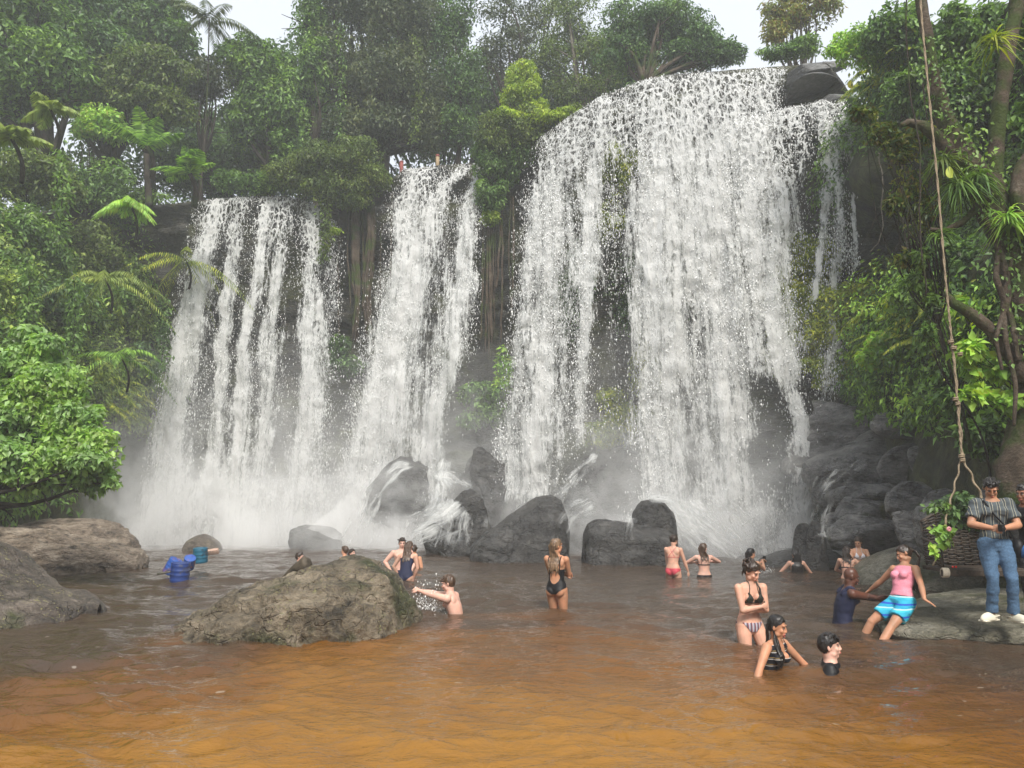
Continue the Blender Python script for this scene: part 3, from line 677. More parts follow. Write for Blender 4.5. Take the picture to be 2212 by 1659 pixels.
TA = [(425, 440, 31.0), (470, 426, 30.95), (560, 422, 30.9), (640, 424, 30.95), (700, 450, 31.0), (745, 500, 31.1)]
BA = [(285, 1178, 29.3), (350, 1178, 29.3), (470, 1178, 29.3), (590, 1178, 29.3), (680, 1178, 29.3), (730, 1178, 29.4)]
SA = [(.72, [(470, 424, 30), (440, 540, 38), (400, 760, 48), (365, 960, 60), (345, 1170, 80)]),
      (.95, [(480, 424, 26), (450, 520, 24), (405, 700, 26), (380, 850, 26), (358, 1000, 32), (340, 1170, 46)]),
      (.92, [(522, 422, 24), (502, 560, 16), (478, 760, 17), (462, 960, 20), (450, 1170, 40)]),
      (.95, [(585, 426, 20), (562, 540, 14), (530, 720, 15), (515, 900, 20), (505, 1170, 42)]),
      (.72, [(620, 424, 26), (600, 520, 26), (585, 700, 24), (570, 900, 26), (560, 1170, 42)]),
      (.93, [(665, 436, 26), (672, 560, 26), (668, 760, 28), (655, 960, 28), (645, 1170, 44)]),
      (.62, [(712, 470, 14), (716, 560, 18), (700, 760, 22), (690, 960, 24), (680, 1170, 32)]),
      (.40, [(575, 424, 130), (560, 600, 150), (530, 850, 160), (505, 1170, 190)]),
      (.80, [(500, 1040, 130), (500, 1120, 200), (500, 1175, 230)])]
fall('left waterfall, four white strands falling side by side from a level lip', TA, BA, SA, 1, seed=1, ndrops=26000)
TB = [(835, 372, 31.5), (872, 366, 31.5), (930, 358, 31.5), (990, 355, 31.5), (1035, 352, 31.4), (1075, 366, 31.0)]
BB = [(715, 1180, 29.4), (780, 1180, 29.2), (850, 1180, 28.8), (910, 1150, 28.0), (960, 1110, 27.4), (1010, 1110, 27.2)]
SB = [(.97, [(1000, 362, 22), (960, 400, 24), (905, 520, 32), (868, 640, 40), (840, 800, 44), (820, 960, 46), (790, 1090, 62), (770, 1180, 78)]),
      (.90, [(885, 364, 24), (876, 450, 26), (862, 560, 32), (845, 700, 44), (825, 850, 54), (800, 1000, 54), (780, 1180, 66)]),
      (.80, [(930, 362, 40), (900, 410, 50), (875, 500, 46)]),
      (.93, [(1028, 360, 10), (1012, 480, 20), (1000, 600, 24), (975, 720, 24), (952, 850, 24), (940, 960, 28), (930, 1070, 42)]),
      (.45, [(1045, 380, 8), (1035, 500, 12), (1020, 640, 14), (1000, 760, 14)]),
      (.66, [(960, 420, 60), (935, 600, 90), (895, 850, 110), (870, 1060, 100)]),
      (.85, [(800, 1080, 90), (800, 1130, 130), (790, 1178, 170)])]
fall('middle waterfall leaning to the left with a thinner second strand on its right', TB, BB, SB, 1, seed=5, ndrops=24000)
TC = [(1150, 318, 29.2), (1180, 288, 28.9), (1230, 250, 28.3), (1300, 205, 27.6), (1380, 176, 27), (1440, 160, 26.7), (1560, 151, 26.2), (1640, 146, 25.8), (1705, 139, 25.4)]
BC = [(1060, 1110, 26.6), (1100, 1110, 26.4), (1170, 1125, 26.0), (1290, 1130, 25.0), (1370, 1160, 24.6), (1440, 1180, 24.3), (1560, 1195, 24.0), (1640, 1195, 23.8), (1720, 1195, 23.6)]
SCC = [(.68, [(1240, 240, 64), (1225, 330, 70), (1205, 500, 74), (1190, 700, 76), (1180, 900, 76), (1165, 1070, 84)]),
      (.72, [(1180, 295, 14), (1155, 480, 20), (1130, 700, 24), (1112, 900, 30), (1100, 1070, 34)]),
      (.80, [(1225, 262, 26), (1200, 400, 20), (1180, 620, 20), (1170, 850, 24), (1165, 1080, 34)]),
      (.80, [(1300, 210, 34), (1278, 360, 18), (1270, 560, 15), (1262, 760, 15), (1255, 950, 12)]),
      (.55, [(1290, 215, 80), (1300, 300, 60), (1290, 420, 34), (1275, 600, 26)]),
      (.84, [(1420, 172, 85), (1400, 270, 70), (1420, 420, 50), (1430, 600, 52), (1430, 800, 52), (1425, 1000, 50), (1420, 1150, 62)]),
      (.90, [(1560, 160, 85), (1540, 260, 80), (1535, 420, 68), (1560, 620, 62), (1580, 820, 56), (1590, 1000, 56), (1585, 1190, 90)]),
      (.62, [(1490, 160, 120), (1480, 400, 80), (1490, 700, 70), (1500, 950, 70), (1505, 1190, 100)]),
      (.85, [(1670, 150, 50), (1650, 210, 46), (1620, 300, 60), (1600, 420, 50)]),
      (.45, [(1380, 400, 170), (1370, 700, 160), (1360, 950, 150)]), (.4, [(1440, 300, 110), (1400, 420, 60), (1390, 700, 40)]),
      (.85, [(1560, 1100, 120), (1540, 1150, 190), (1530, 1192, 240)])]
fall('right waterfall, tallest and widest, pouring over a rounded crest', TC, BC, SCC, 1, seed=9, nu=230, nv=240, ndrops=52000, back=2.2)
TD = [(1555, 262, 25.4), (1600, 248, 25.2), (1660, 240, 25.0), (1720, 226, 24.8), (1780, 214, 24.5), (1815, 208, 24.2), (1850, 212, 24.0)]
BD = [(1600, 1180, 23.6), (1640, 1180, 23.4), (1700, 1180, 23.2), (1750, 1180, 23.0), (1800, 900, 22.8), (1830, 880, 22.8), (1870, 880, 22.8)]
SD = [(.80, [(1620, 252, 66), (1615, 400, 72), (1620, 600, 66), (1630, 800, 60)]),
      (.86, [(1700, 232, 50), (1640, 320, 40), (1640, 480, 38), (1655, 640, 34), (1690, 760, 26), (1715, 880, 30), (1738, 1000, 40), (1730, 1180, 54)]),
      (.70, [(1745, 224, 56), (1700, 400, 60), (1690, 600, 55), (1700, 800, 50)]),
      (.85, [(1775, 218, 18), (1785, 320, 20), (1772, 520, 12), (1760, 640, 10)]),
      (.85, [(1812, 210, 11), (1838, 340, 6), (1842, 480, 8), (1845, 580, 10)]),
      (.74, [(1790, 212, 22), (1805, 320, 22), (1808, 500, 20), (1795, 700, 20), (1780, 860, 20)]),
      (.6, [(1740, 1050, 50), (1735, 1120, 70), (1720, 1190, 90)])]
fall('thin broken veil of water right of the main fall, below a slate ledge', TD, BD, SD, 1, seed=15, nu=130, ndrops=22000, layers=((0, 1.0), (.4, .8)), back=.9)

# slate ledges at the top right that feed the veil
for a in [(1752, 160, 25.6, 66, 17, 81, 'dark slate block at the top right end of the fall crest', (.05, -.2)),
          (1740, 192, 25.3, 60, 9, 82, 'thin slate ledge sticking out under the crest block', (.02, -.15)),
          (1795, 232, 24.9, 50, 20, 83, 'slate ledge with a trickle at the far right of the crest', (.02, -.1))]:
    px, py, Y, hw, hh, sd_, lb, tl = a; c = P(px, py, Y); s = Y / FD
    tag(boulder('rock', c, (hw * s, hw * s * .9, hh * s * 1.3), M['rock_crest'], sd_, planes=9, k=14, tilt=tl, flat=.7), lb, 'rock')

# small cascades pouring over the boulders (white ribbons that follow the rock)
def ribbon(pts, wd, label, dens=.9, seed=0, spread=1.6):
    """pts: (px,py,Y) down the run; wd: half width in metres at each point"""
    A = np.array([P(*a) for a in pts]); n = 60; t = np.linspace(0, 1, n); w_ = np.linspace(0, 1, len(A))
    c = np.stack([np.interp(t, w_, A[:, k]) for k in range(3)], -1)
    for _ in range(6): c[1:-1] = (c[:-2] + 2 * c[1:-1] + c[2:]) / 4
    wd = np.interp(t, np.linspace(0, 1, len(wd)), wd); u = np.linspace(-1, 1, 26)
    root = empty('cascade', tuple(A[-1]), 0, label, 'cascade')
    tan = np.gradient(c, axis=0); tan /= np.linalg.norm(tan, axis=1)[:, None]
    side = np.cross(tan, np.array([0, -.8, .6])); side /= np.linalg.norm(side, axis=1)[:, None]
    for li in range(2):
        V = c[None] + side[None] * (u[:, None] * wd[None] * 1.7)[..., None]
        V[..., 1] -= (.12 + .1 * li) * (1 - u[:, None] ** 2) + .04; V[..., 2] += .05 * (1 - u[:, None] ** 2)
        V = V + fbm(V, 2.0, 4, seed + li)[..., None] * .12
        o = mk('water_curtain', V.reshape(-1, 3), gridF(26, n), SILK[li], root, True); o.matrix_parent_inverse = Matrix.Translation(-Vector(root.location))
        d = (1 - np.abs(u[:, None] + .25 * fbm(V, 1.2, 3, seed)) ** 1.5).clip(0, 1) * dens * sstep(-.02, .12, t)[None] * (1 - .45 * t[None]) * (.75 + .5 * fbm(V, 1.5, 3, seed + 5)); me = o.data
        a = me.attributes.new('dens', 'FLOAT', 'POINT'); a.data.foreach_set('value', d.ravel().astype(np.float32))
        a = me.attributes.new('drop', 'FLOAT', 'POINT'); a.data.foreach_set('value', (0 * d + .3).ravel().astype(np.float32))
        L = np.r_[0, np.cumsum(np.linalg.norm(np.diff(c, axis=0), axis=1))]
        uvv = np.stack([u[:, None] * wd[None] + seed, L[None] + 0 * u[:, None]], -1).reshape(-1, 2)
        lay = me.uv_layers.new(name='UVMap'); li_ = np.empty(len(me.loops), np.int32); me.loops.foreach_get('vertex_index', li_)
        lay.data.foreach_set('uv', uvv[li_].astype(np.float32).ravel())
ribbon([(900, 1000, 27.0), (860, 1015, 26.6), (815, 1060, 26.2), (790, 1120, 25.8), (760, 1178, 25.5)], [.25, .35, .5, .7, 1.0], 'white cascade curling over the left shoulder of the wide wet boulder', 1.0, 3)
ribbon([(940, 1020, 26.6), (985, 1035, 26.0), (1025, 1060, 25.5), (1035, 1085, 25.2)], [.3, .3, .3, .25], 'short cascade running right over the upper boulder below the middle fall', .95, 4)
ribbon([(1000, 1085, 24.7), (960, 1120, 24.4), (900, 1150, 24.2), (850, 1178, 24.0)], [.7, .9, 1.1, 1.3], 'fan of white water left of the rounded wet boulder', 1.0, 5)
ribbon([(990, 1105, 24.2), (985, 1140, 24.0), (975, 1178, 23.9)], [.7, .8, .9], 'lacy trickle over the low boulders below the middle fall', .8, 6)
ribbon([(1290, 985, 23.4), (1255, 1010, 23.3), (1215, 1055, 23.1), (1180, 1095, 23.0)], [.16, .3, .42, .5], 'thin sheet sliding down the left edge of the huge smooth boulder', .85, 7)
ribbon([(1290, 1085, 21.9), (1250, 1100, 21.8), (1220, 1130, 21.6), (1205, 1178, 21.4)], [.3, .42, .6, .75], 'fan of white water between the wedge boulder and the broad boulder', .98, 8)
ribbon([(1365, 1120, 21.0), (1362, 1145, 20.8), (1358, 1190, 20.7)], [.42, .42, .5], 'lacy trickle over the broad boulder before the right fall', .70, 9)
ribbon([(1380, 1082, 22.0), (1440, 1085, 21.6), (1475, 1120, 21.3), (1515, 1160, 21.1), (1560, 1192, 21.0)], [.14, .2, .4, .7, 1.0], 'rush of white water round the right side of the blocky rock', 1.0, 10)
ribbon([(1870, 985, 18.9), (1815, 1020, 18.7), (1775, 1070, 18.5), (1755, 1130, 18.3), (1750, 1178, 18.2)], [.2, .5, .6, .5, .4], 'veil of water sliding down the slanting slate slab on the right', .78, 11)
ribbon([(1765, 1150, 18.6), (1775, 1165, 18.4), (1800, 1175, 18.3), (1830, 1180, 18.2)], [.16, .2, .24, .2], 'small white stream between the stones at the right shore', .8, 12)

ribbon([(960, 985, 26.9), (955, 1040, 26.0), (960, 1080, 25.4), (940, 1130, 24.6), (920, 1178, 24.2)], [.4, .6, .8, 1.0, 1.2], 'broad white cascade tumbling down the middle of the boulder heap', .95, 13)
ribbon([(1150, 1100, 24.8), (1090, 1150, 24.6), (1060, 1180, 24.5)], [.4, .7, .8], 'white foam running along the back of the wedge boulder', .7, 14)
ribbon([(1480, 1080, 22.9), (1520, 1120, 22.6), (1560, 1160, 22.3), (1600, 1194, 22.1)], [.7, 1.1, 1.5, 1.8], 'broad burst of white water at the foot of the right fall', .95, 15)
# ---------------------------------------------------------------- mist and haze
def mist():
    t = NT('mist'); geo = t.n('ShaderNodeNewGeometry'); co = geo.outputs['Position']
    sep = t.n('ShaderNodeSeparateXYZ'); t.l(co, sep.inputs[0]); x, y, z = sep.outputs
    # distance in front of the landing line, a straight line in plan
    land = t.math('SUBTRACT', 28.6, t.math('MAXIMUM', t.math('MULTIPLY', t.math('ADD', x, .5), .66), 0))
    dy = t.math('ABSOLUTE', t.math('SUBTRACT', y, land)); fy = t.math('SUBTRACT', 1.0, t.math('DIVIDE', dy, 3.2), clamp=True)
    fz = t.math('POWER', 2.718, t.math('MULTIPLY', z, -.62))
    n = t.noise(co, .42, 4, .6, .6); nn = t.math('MULTIPLY', t.math('SUBTRACT', n, .40), 4.5, clamp=True)
    n2 = t.noise(co, 1.1, 4, .6, .8); n2 = t.math('MULTIPLY', t.math('SUBTRACT', n2, .30), 2.6, clamp=True)
    xe = t.math('SUBTRACT', 1.0, t.math('DIVIDE', t.math('SUBTRACT', t.math('ABSOLUTE', t.math('ADD', x, 4.6)), 10.4), 3.2), clamp=True)
    d = t.math('MULTIPLY', t.math('MULTIPLY', t.math('MULTIPLY', fy, fz), t.math('MULTIPLY', nn, n2)), t.math('MULTIPLY', xe, 6.5))
    d = t.math('ADD', d, t.math('MULTIPLY', t.math('MULTIPLY', t.math('POWER', 2.718, t.math('MULTIPLY', z, -.33)), fy), .055))
    pv = t.n('ShaderNodeVolumePrincipled'); pv.inputs['Color'].default_value = (1, 1, 1, 1); pv.inputs['Anisotropy'].default_value = -.15
    t.l(d, pv.inputs['Density']); t.l(pv.outputs[0], t.out.inputs['Volume'])
    b = MB(); b.box((-1.5, 24.6, 3.6), (30, 14, 7.9)); o = b.build('mist', t.m, smooth=False); tag(o, 'white spray mist hanging at the foot of the falls', None, None, 'stuff')
    t = NT('haze'); pv = t.n('ShaderNodeVolumePrincipled'); pv.inputs['Color'].default_value = (.93, .97, 1, 1); pv.inputs['Density'].default_value = .0026
    t.l(pv.outputs[0], t.out.inputs['Volume'])
    b = MB(); b.box((0, 150, 25), (700, 620, 56.8)); o = b.build('haze', t.m, smooth=False); tag(o, 'thin pale haze', None, None, 'stuff')
mist()
# ---------------------------------------------------------------- vegetation
def nrm(a): return a / (np.linalg.norm(a, axis=-1, keepdims=True) + 1e-9)
def leaf_arrays(Pp, N, size, rng, aspect=.42, down=.55, fold=.35):
    n = len(Pp); size = size * (.6 + .7 * rng.random(n))
    N = nrm(N + rng.normal(size=(n, 3)) * .55)
    T = rng.normal(size=(n, 3)); T[:, 2] -= down * 2.2; T = T - N * np.sum(T * N, 1)[:, None]; T = nrm(T)
    B = np.cross(N, T); L = size[:, None]
    b = Pp; tip = Pp + T * L - N * L * .12
    r = Pp + T * L * .42 + B * L * aspect * .5 + N * L * fold * .25; l = Pp + T * L * .42 - B * L * aspect * .5 + N * L * fold * .25
    V = np.stack([b, r, tip, l], 1).reshape(-1, 3)
    F = (np.arange(n)[:, None, None] * 4 + np.array([[0, 1, 2], [0, 2, 3]])[None]).reshape(-1, 3)
    return V, F
def sub_blobs(c, r, k, rng, rr=(.30, .5)):
    D = nrm(rng.normal(size=(k, 3))); D[:, 2] = D[:, 2] * .9 + .1
    q = rng.random(k) ** .5 * .95
    C_ = np.asarray(c) + D * q[:, None] * np.asarray(r); R = (rr[0] + (rr[1] - rr[0]) * rng.random(k))[:, None] * np.asarray(r) * np.array([1, 1, .8])
    return np.hstack([C_, R])
def sample_blobs(Bl, n, rng, lo=.62):
    area = Bl[:, 3] * Bl[:, 5]; k = rng.choice(len(Bl), n, p=area / area.sum())
    D = nrm(rng.normal(size=(n, 3)) + np.array([0, -.25, .35]))
    q = lo + (1.12 - lo) * rng.random(n) ** .6
    return Bl[k, :3] + D * q[:, None] * Bl[k, 3:], D
def pxblob(px, py, rx, ry, Y, dz=1.0):
    c = P(px, py, Y); s = Y / FD; return c, np.array([rx * s, (rx + ry) * .5 * s * dz, ry * s])

def limb_tree(mb, base, tips, r0, rng, bend=.25):
    """trunk to a fork, then limbs to the tips"""
    base = np.asarray(base, float); tips = np.asarray(tips, float); fork = base + (tips.mean(0) - base) * .45
    def path(a, b, n=8):
        t = np.linspace(0, 1, n)[:, None]; p = a + (b - a) * t; off = rng.normal(size=3) * np.linalg.norm(b - a) * bend * .25
        return p + np.sin(t * math.pi) * off + fbm(p + 3, .8, 2, 1)[:, None] * .08
    mb.tube(path(base, fork), np.linspace(r0, r0 * .7, 8), 9)
    for t_ in tips:
        p = path(fork, t_); mb.tube(p, np.linspace(r0 * .5, r0 * .1, 8), 6)
        for _ in range(2):
            q = p[rng.integers(3, 7)]; e = q + rng.normal(size=3) * np.linalg.norm(t_ - fork) * .11
            mb.tube(path(q, e, 5), np.linspace(r0 * .2, r0 * .05, 5), 5)

def tree(label, blobs, Y, base, mat, n, size, seed, k=16, r0=.25, bark='bark_dark', cat='tree', group=None, aspect=.42, lo=.6, name='tree', rr=(.3, .5), down=.55):
    rng = np.random.default_rng(seed); B = []; tips = []; big = []
    for b in blobs:
        c, r = pxblob(b[0], b[1], b[2], b[3], Y + (b[4] if len(b) > 4 else 0)); s = sub_blobs(c, r, k, rng, rr); B.append(s); big.append(np.r_[c, r])
        tips.append(c); tips += [s[i, :3] for i in range(min(3, k))]
    B = np.vstack(B); base = np.asarray(base, float)
    root = empty(name, tuple(base), 0, label, cat, group)
    mb = MB(); limb_tree(mb, base, tips, r0, rng); o = mb.build('trunk', M[bark], root); o.matrix_parent_inverse = Matrix.Translation(-Vector(base))
    Pp, D = sample_blobs(B, int(n * .8), rng, lo)
    m_ = int(n * .45); kb = rng.integers(0, len(big), m_); D2 = nrm(rng.normal(size=(m_, 3))); big_ = np.array(big)
    P2 = big_[kb, :3] + D2 * (rng.random(m_) ** .4 * 1.12)[:, None] * big_[kb, 3:]
    P2 = P2[fbm(P2, 1.1, 3, seed) > -.12]; D2 = nrm(rng.normal(size=P2.shape) + np.array([0, -.3, .5]))
    Pp = np.vstack([Pp, P2]); D = np.vstack([D, D2]); V, F = leaf_arrays(Pp, D + np.array([0, 0, .5]), size, rng, aspect, down)
    o = mk('crown', V, F, M[mat], root); o.matrix_parent_inverse = Matrix.Translation(-Vector(base))
    return root
def bush(label, blobs, Y, mat, n, size, seed, group=None, k=12, aspect=.42, base=None, down=.6, name='bush', cat='bush', **kw):
    c, r = pxblob(*blobs[0][:4], Y)
    b = base if base is not None else (c[0], c[1] + r[1] * .4, c[2] - r[2] * .9)
    return tree(label, blobs, Y, b, mat, n, size, seed, k, .05, 'bark_dark', cat, group, aspect, name=name, down=down, **kw)
def top(px, Y):         # ground point on the plateau under a pixel column
    x = P(px, 300, Y)[0]; yl, zl = lip(np.array(x)); return (float(x), Y, float(zl) - .2)

# trees on the plateau, left to right
tree('tall vine draped tree filling the top left corner', [(20, 60, 150, 130), (90, 150, 110, 90), (-120, 100, 160, 160), (20, 200, 90, 60)], 29.0, (-17.5, 30.5, 12), 'leaf_mid', 30000, .27, 101, k=22, r0=.35)
tree('vine covered tree second from the top left corner', [(190, 40, 100, 110), (230, 130, 80, 90), (170, 190, 80, 60)], 31.5, (-17.5, 33, 12.5), 'leaf_dark', 22000, .26, 102, k=22, r0=.3)
tree('dark vine covered tree ending against the open sky on the left', [(320, 20, 75, 90), (350, 100, 70, 80), (270, 30, 60, 80), (380, 180, 45, 60)], 33, top(340, 34), 'leaf_dark', 19000, .26, 103, k=20, r0=.3)
tree('round spreading olive green tree in front of the dark vine trees', [(310, 160, 95, 60), (260, 210, 60, 40), (350, 230, 70, 45)], 30.5, top(330, 31), 'leaf_olive', 17000, .20, 104, k=22, r0=.16)
tree('brownish leafed tree under the thin rattan palm', [(450, 170, 60, 45), (420, 190, 40, 40)], 32.5, top(450, 33), 'leaf_brown', 7000, .19, 105, r0=.14)
tree('round topped tree with pale green leaf clumps left of the tallest tree', [(560, 160, 75, 70), (610, 240, 70, 80), (540, 260, 60, 60), (640, 330, 50, 50)], 33.5, top(590, 34), 'leaf_mid', 24000, .25, 106, k=22, r0=.25)
tree('narrow green tree wrapped in creepers beside the tallest tree', [(672, 30, 36, 90), (680, 150, 40, 90), (655, 210, 34, 60)], 33.0, top(690, 33.5), 'leaf_mid', 13000, .2, 107, r0=.2)
tree('tallest dark brownish tree in the middle, hung with vines', [(770, 20, 90, 110), (880, 40, 90, 120), (760, 160, 90, 90), (870, 190, 100, 90), (800, 280, 110, 60), (930, 280, 60, 60)], 34.0, top(830, 34.5), 'leaf_brown', 52000, .19, 108, k=24, r0=.45)
tree('thin green tree right of the tallest tree', [(985, 60, 50, 80), (1010, 180, 50, 70), (990, 270, 40, 50)], 33.5, top(1000, 34), 'leaf_dark', 9000, .19, 109, r0=.16, lo=.3)
tree('lacy tree with much sky between its leaves, above the dip', [(1090, 40, 70, 70), (1180, 30, 60, 60), (1120, 110, 70, 50), (1060, 130, 40, 60)], 36, top(1110, 36), 'leaf_brown', 8500, .17, 110, r0=.2, lo=.1)
tree('tall airy tree with upright bare limbs left of the right fall', [(1240, 60, 80, 90), (1200, 140, 70, 60), (1300, 130, 60, 70), (1250, 210, 70, 50)], 34, top(1260, 34.5), 'leaf_olive', 12500, .17, 111, r0=.24, lo=.1, bark='bark_pale')
tree('dense small tree of bright yellow green leaves', [(1130, 165, 34, 34), (1125, 205, 46, 38), (1150, 235, 36, 24)], 30.8, top(1130, 31), 'leaf_lime', 9500, .14, 112, r0=.1, k=18)
tree('wide tree spreading over the crest of the right fall', [(1380, 50, 90, 60), (1450, 60, 90, 50), (1520, 90, 70, 42), (1570, 118, 40, 24), (1350, 120, 70, 40), (1480, 125, 80, 30)], 30.5, top(1330, 29.5), 'leaf_dark', 24000, .17, 113, k=18, r0=.22, lo=.3, bark='bark')
tree('tree in rusty new leaf at the top right', [(1700, 30, 55, 38), (1760, 20, 60, 40), (1680, 70, 36, 26), (1720, -30, 60, 40)], 27, (11.8, 28.5, 15), 'leaf_rust', 7000, .17, 114, lo=.1, r0=.12, bark='bark_pale')
tree('slender green bush leaning over the crest at the top right', [(1690, 112, 46, 14), (1740, 100, 36, 24)], 26, (11.5, 26.8, 15.2), 'leaf_mid', 2600, .15, 115, r0=.05, lo=.1, name='bush', cat='bush')
tree('far pale tree seen through the gap behind the dip', [(440, 260, 60, 40), (500, 320, 60, 40)], 40, (-16, 41, 12), 'leaf_dark', 5000, .22, 116, lo=.2, r0=.15)
tree('dim tree closing the background behind the middle fall', [(930, 210, 200, 90), (1120, 230, 160, 60), (760, 240, 160, 80)], 41, (-4, 42, 12), 'leaf_dark', 16000, .26, 117, lo=.1, r0=.3)
tree('dim low tree behind the left fall', [(560, 340, 160, 60), (420, 370, 120, 60), (700, 340, 100, 60)], 38, (-12, 39, 12), 'leaf_dark', 14000, .26, 118, lo=.1, r0=.2)
# the forest going on behind: one far mass of leaves closing the gaps between the trunks
def forest():
    rng = np.random.default_rng(5); B = []
    for px, y0, y1, Y in [(-60, -20, 560, 36), (60, 40, 540, 37), (180, 60, 500, 37), (300, 120, 470, 38), (420, 270, 420, 40), (540, 200, 420, 39), (650, 80, 420, 39), (740, -40, 400, 39), (840, -40, 400, 39), (920, 20, 330, 39), (1010, 160, 320, 40), (1100, 230, 330, 40), (1190, 190, 300, 38), (1280, 190, 250, 37), (1370, 110, 200, 36)]:
        for j in range(10):
            c, r = pxblob(px + rng.uniform(-50, 50), y0 + (y1 - y0) * (j + rng.random()) / 9, rng.uniform(40, 75), rng.uniform(30, 55), Y + rng.uniform(-.5, 2)); B.append(np.r_[c, r])
    Pp, D = sample_blobs(np.array(B), 60000, rng, .3); V, F = leaf_arrays(Pp, D + np.array([0, 0, .5]), .30, rng, .5, .55)
    tag(mk('distant_wood', V, F, M['leaf_dark']), 'far off dark wood closing the gaps behind the trees', None, None, 'stuff')
forest()
# bushes on the lip
bush('olive bush with yellow tips hanging over the gap right of the left fall', [(700, 360, 80, 45), (770, 350, 60, 50), (640, 375, 60, 35), (800, 390, 46, 34), (720, 405, 80, 34), (760, 430, 40, 22)], 30.4, 'leaf_olive', 26000, .15, 121, k=20)
bush('low light green bush on the lip of the left fall', [(560, 395, 55, 26), (600, 400, 50, 20), (490, 390, 30, 26)], 30.9, 'leaf_mid', 7500, .16, 122)
bush('broad olive bush on the shoulder between the middle and right falls', [(1090, 290, 70, 50), (1160, 275, 60, 32), (1210, 262, 50, 20), (1240, 240, 26, 14)], 29.2, 'leaf_olive', 19000, .14, 123, k=18)
bush('yellow green bush on top of the shoulder beside the right fall', [(1180, 262, 60, 14), (1225, 248, 40, 12), (1100, 250, 40, 16)], 28.9, 'leaf_lime', 4500, .13, 124)
bush('dark green bush spilling down beside the middle fall', [(1080, 360, 48, 46), (1060, 420, 30, 44), (1120, 330, 50, 30), (1050, 330, 30, 26)], 29.8, 'leaf_mid', 13000, .15, 125, k=16)
bush('small leafy tuft hanging low beside the middle fall', [(1058, 470, 20, 18)], 29.9, 'leaf_lime', 900, .15, 126)
bush('bright leafy shrub rooted low on the cliff right of the middle fall', [(1040, 850, 48, 30), (1065, 890, 40, 30), (1020, 905, 30, 20)], 29.3, 'leaf_mid', 2600, .2, 127, aspect=.5)
bush('bright little shrub on the cliff face near the right fall edge', [(1092, 790, 18, 40), (1085, 830, 20, 24)], 29.2, 'leaf_bright', 900, .18, 128, aspect=.5)
bush('leafy tuft on the cliff between the left and middle falls', [(745, 790, 40, 26), (730, 750, 24, 30)], 31.3, 'leaf_dark', 1800, .2, 129)
bush('sprig of yellow green leaves at the step of the left fall', [(722, 498, 18, 9)], 30.6, 'leaf_lime', 350, .14, 130)
bush('mossy growth on the cliff behind the right fall, low down', [(1345, 900, 70, 55), (1300, 940, 40, 30), (1400, 800, 40, 70)], 28.0, 'leaf_fern', 8500, .17, 131)
bush('ferny growth behind the upper left of the right fall', [(1335, 380, 34, 70), (1320, 480, 30, 50), (1370, 360, 30, 30)], 28.4, 'leaf_fern', 4500, .17, 132)
bush('dark plants behind the middle of the right fall', [(1480, 600, 60, 120), (1370, 640, 60, 100), (1240, 640, 40, 120)], 28.6, 'leaf_dark', 7500, .18, 133)
bush('greenery clinging behind the thin veil of water', [(1720, 640, 60, 80), (1700, 760, 50, 60), (1760, 560, 50, 60)], 25.1, 'leaf_fern', 8500, .17, 134)

bush('bright ferny growth above the big slate block at the edge of the veil', [(1790, 700, 50, 80), (1835, 790, 40, 40), (1775, 800, 36, 40), (1840, 660, 40, 60)], 23.6, 'leaf_fern', 9000, .17, 135)
# growth covering the banks
def cover(name, label, S, n, size, mat, seed, s0, s1, v0, v1, mask=None, thick=1.1, aspect=.42, down=.8):
    rng = np.random.default_rng(seed); s = s0 + (s1 - s0) * rng.random(n); v = v0 + (v1 - v0) * rng.random(n)
    p = S(s, v); e = 1e-3; a = S(s + e, v) - p; b = S(s, v + e) - p; N = nrm(np.cross(a, b))
    flip = np.sum(N * (np.array([0, 8, 8]) - p), 1) < 0; N[flip] *= -1
    h = np.clip(fbm(p, .75, 4, seed) * 1.3 + .45, 0, 1); dens = .3 + .7 * sstep(.0, .45, h)
    keep = rng.random(n) < dens
    if mask is not None:
        x, y = proj(p); keep &= mask(x, y)
    p, N, h = p[keep], N[keep], h[keep]; q = rng.random(len(p)) ** .5
    p = p + N * (thick * h * q + .04)[:, None] + rng.normal(size=p.shape) * .08
    g_ = np.stack([fbm(p, 1.6, 2, seed + k) for k in (1, 2, 3)], -1)
    V, F = leaf_arrays(p, N * .8 + np.array([0, 0, .6]) + g_ * .8, size, rng, aspect, down)
    o = mk(name, V, F, M[mat]); tag(o, label, None, None, 'stuff'); return o
hollow = lambda x, y: ~((x > 1835) & (x < 2010 - np.abs(y - 450) * .2) & (y > 335) & (y < 590))
cover('creepers', 'dense dark creepers over the left bank', SL, 60000, .24, 'leaf_mid', 201, .12, .97, .22, 1.12, lambda x, y: ~((y > 870) & (x > 120)))
cover('creepers', 'lighter creeper sprays over the left bank', SL, 42000, .22, 'leaf_bright2', 203, .12, .95, .42, 1.10, None, 1.5)
cover('creepers', 'olive creepers near the left fall', SL, 12000, .2, 'leaf_olive', 204, .6, .97, .3, 1.0, lambda x, y: y < 900, 1.3)
cover('creepers', 'glossy creepers over the right bank', SR, 52000, .2, 'leaf_mid', 205, .06, .90, .12, 1.1, lambda x, y: hollow(x, y) & (y < 880 + .25 * (x - 1830)), 1.2)
cover('creepers', 'darker creepers over the right bank', SR, 30000, .2, 'leaf_dark', 206, .06, .90, .12, 1.1, lambda x, y: hollow(x, y) & (y < 880 + .25 * (x - 1830)), .8)
cover('undergrowth', 'yellow green undergrowth low on the right bank', SR, 16000, .15, 'leaf_bright', 207, .06, .8, .15, .62, lambda x, y: hollow(x, y) & (y > 590) & (y < 860 + .2 * (x - 1830)), 1.4)

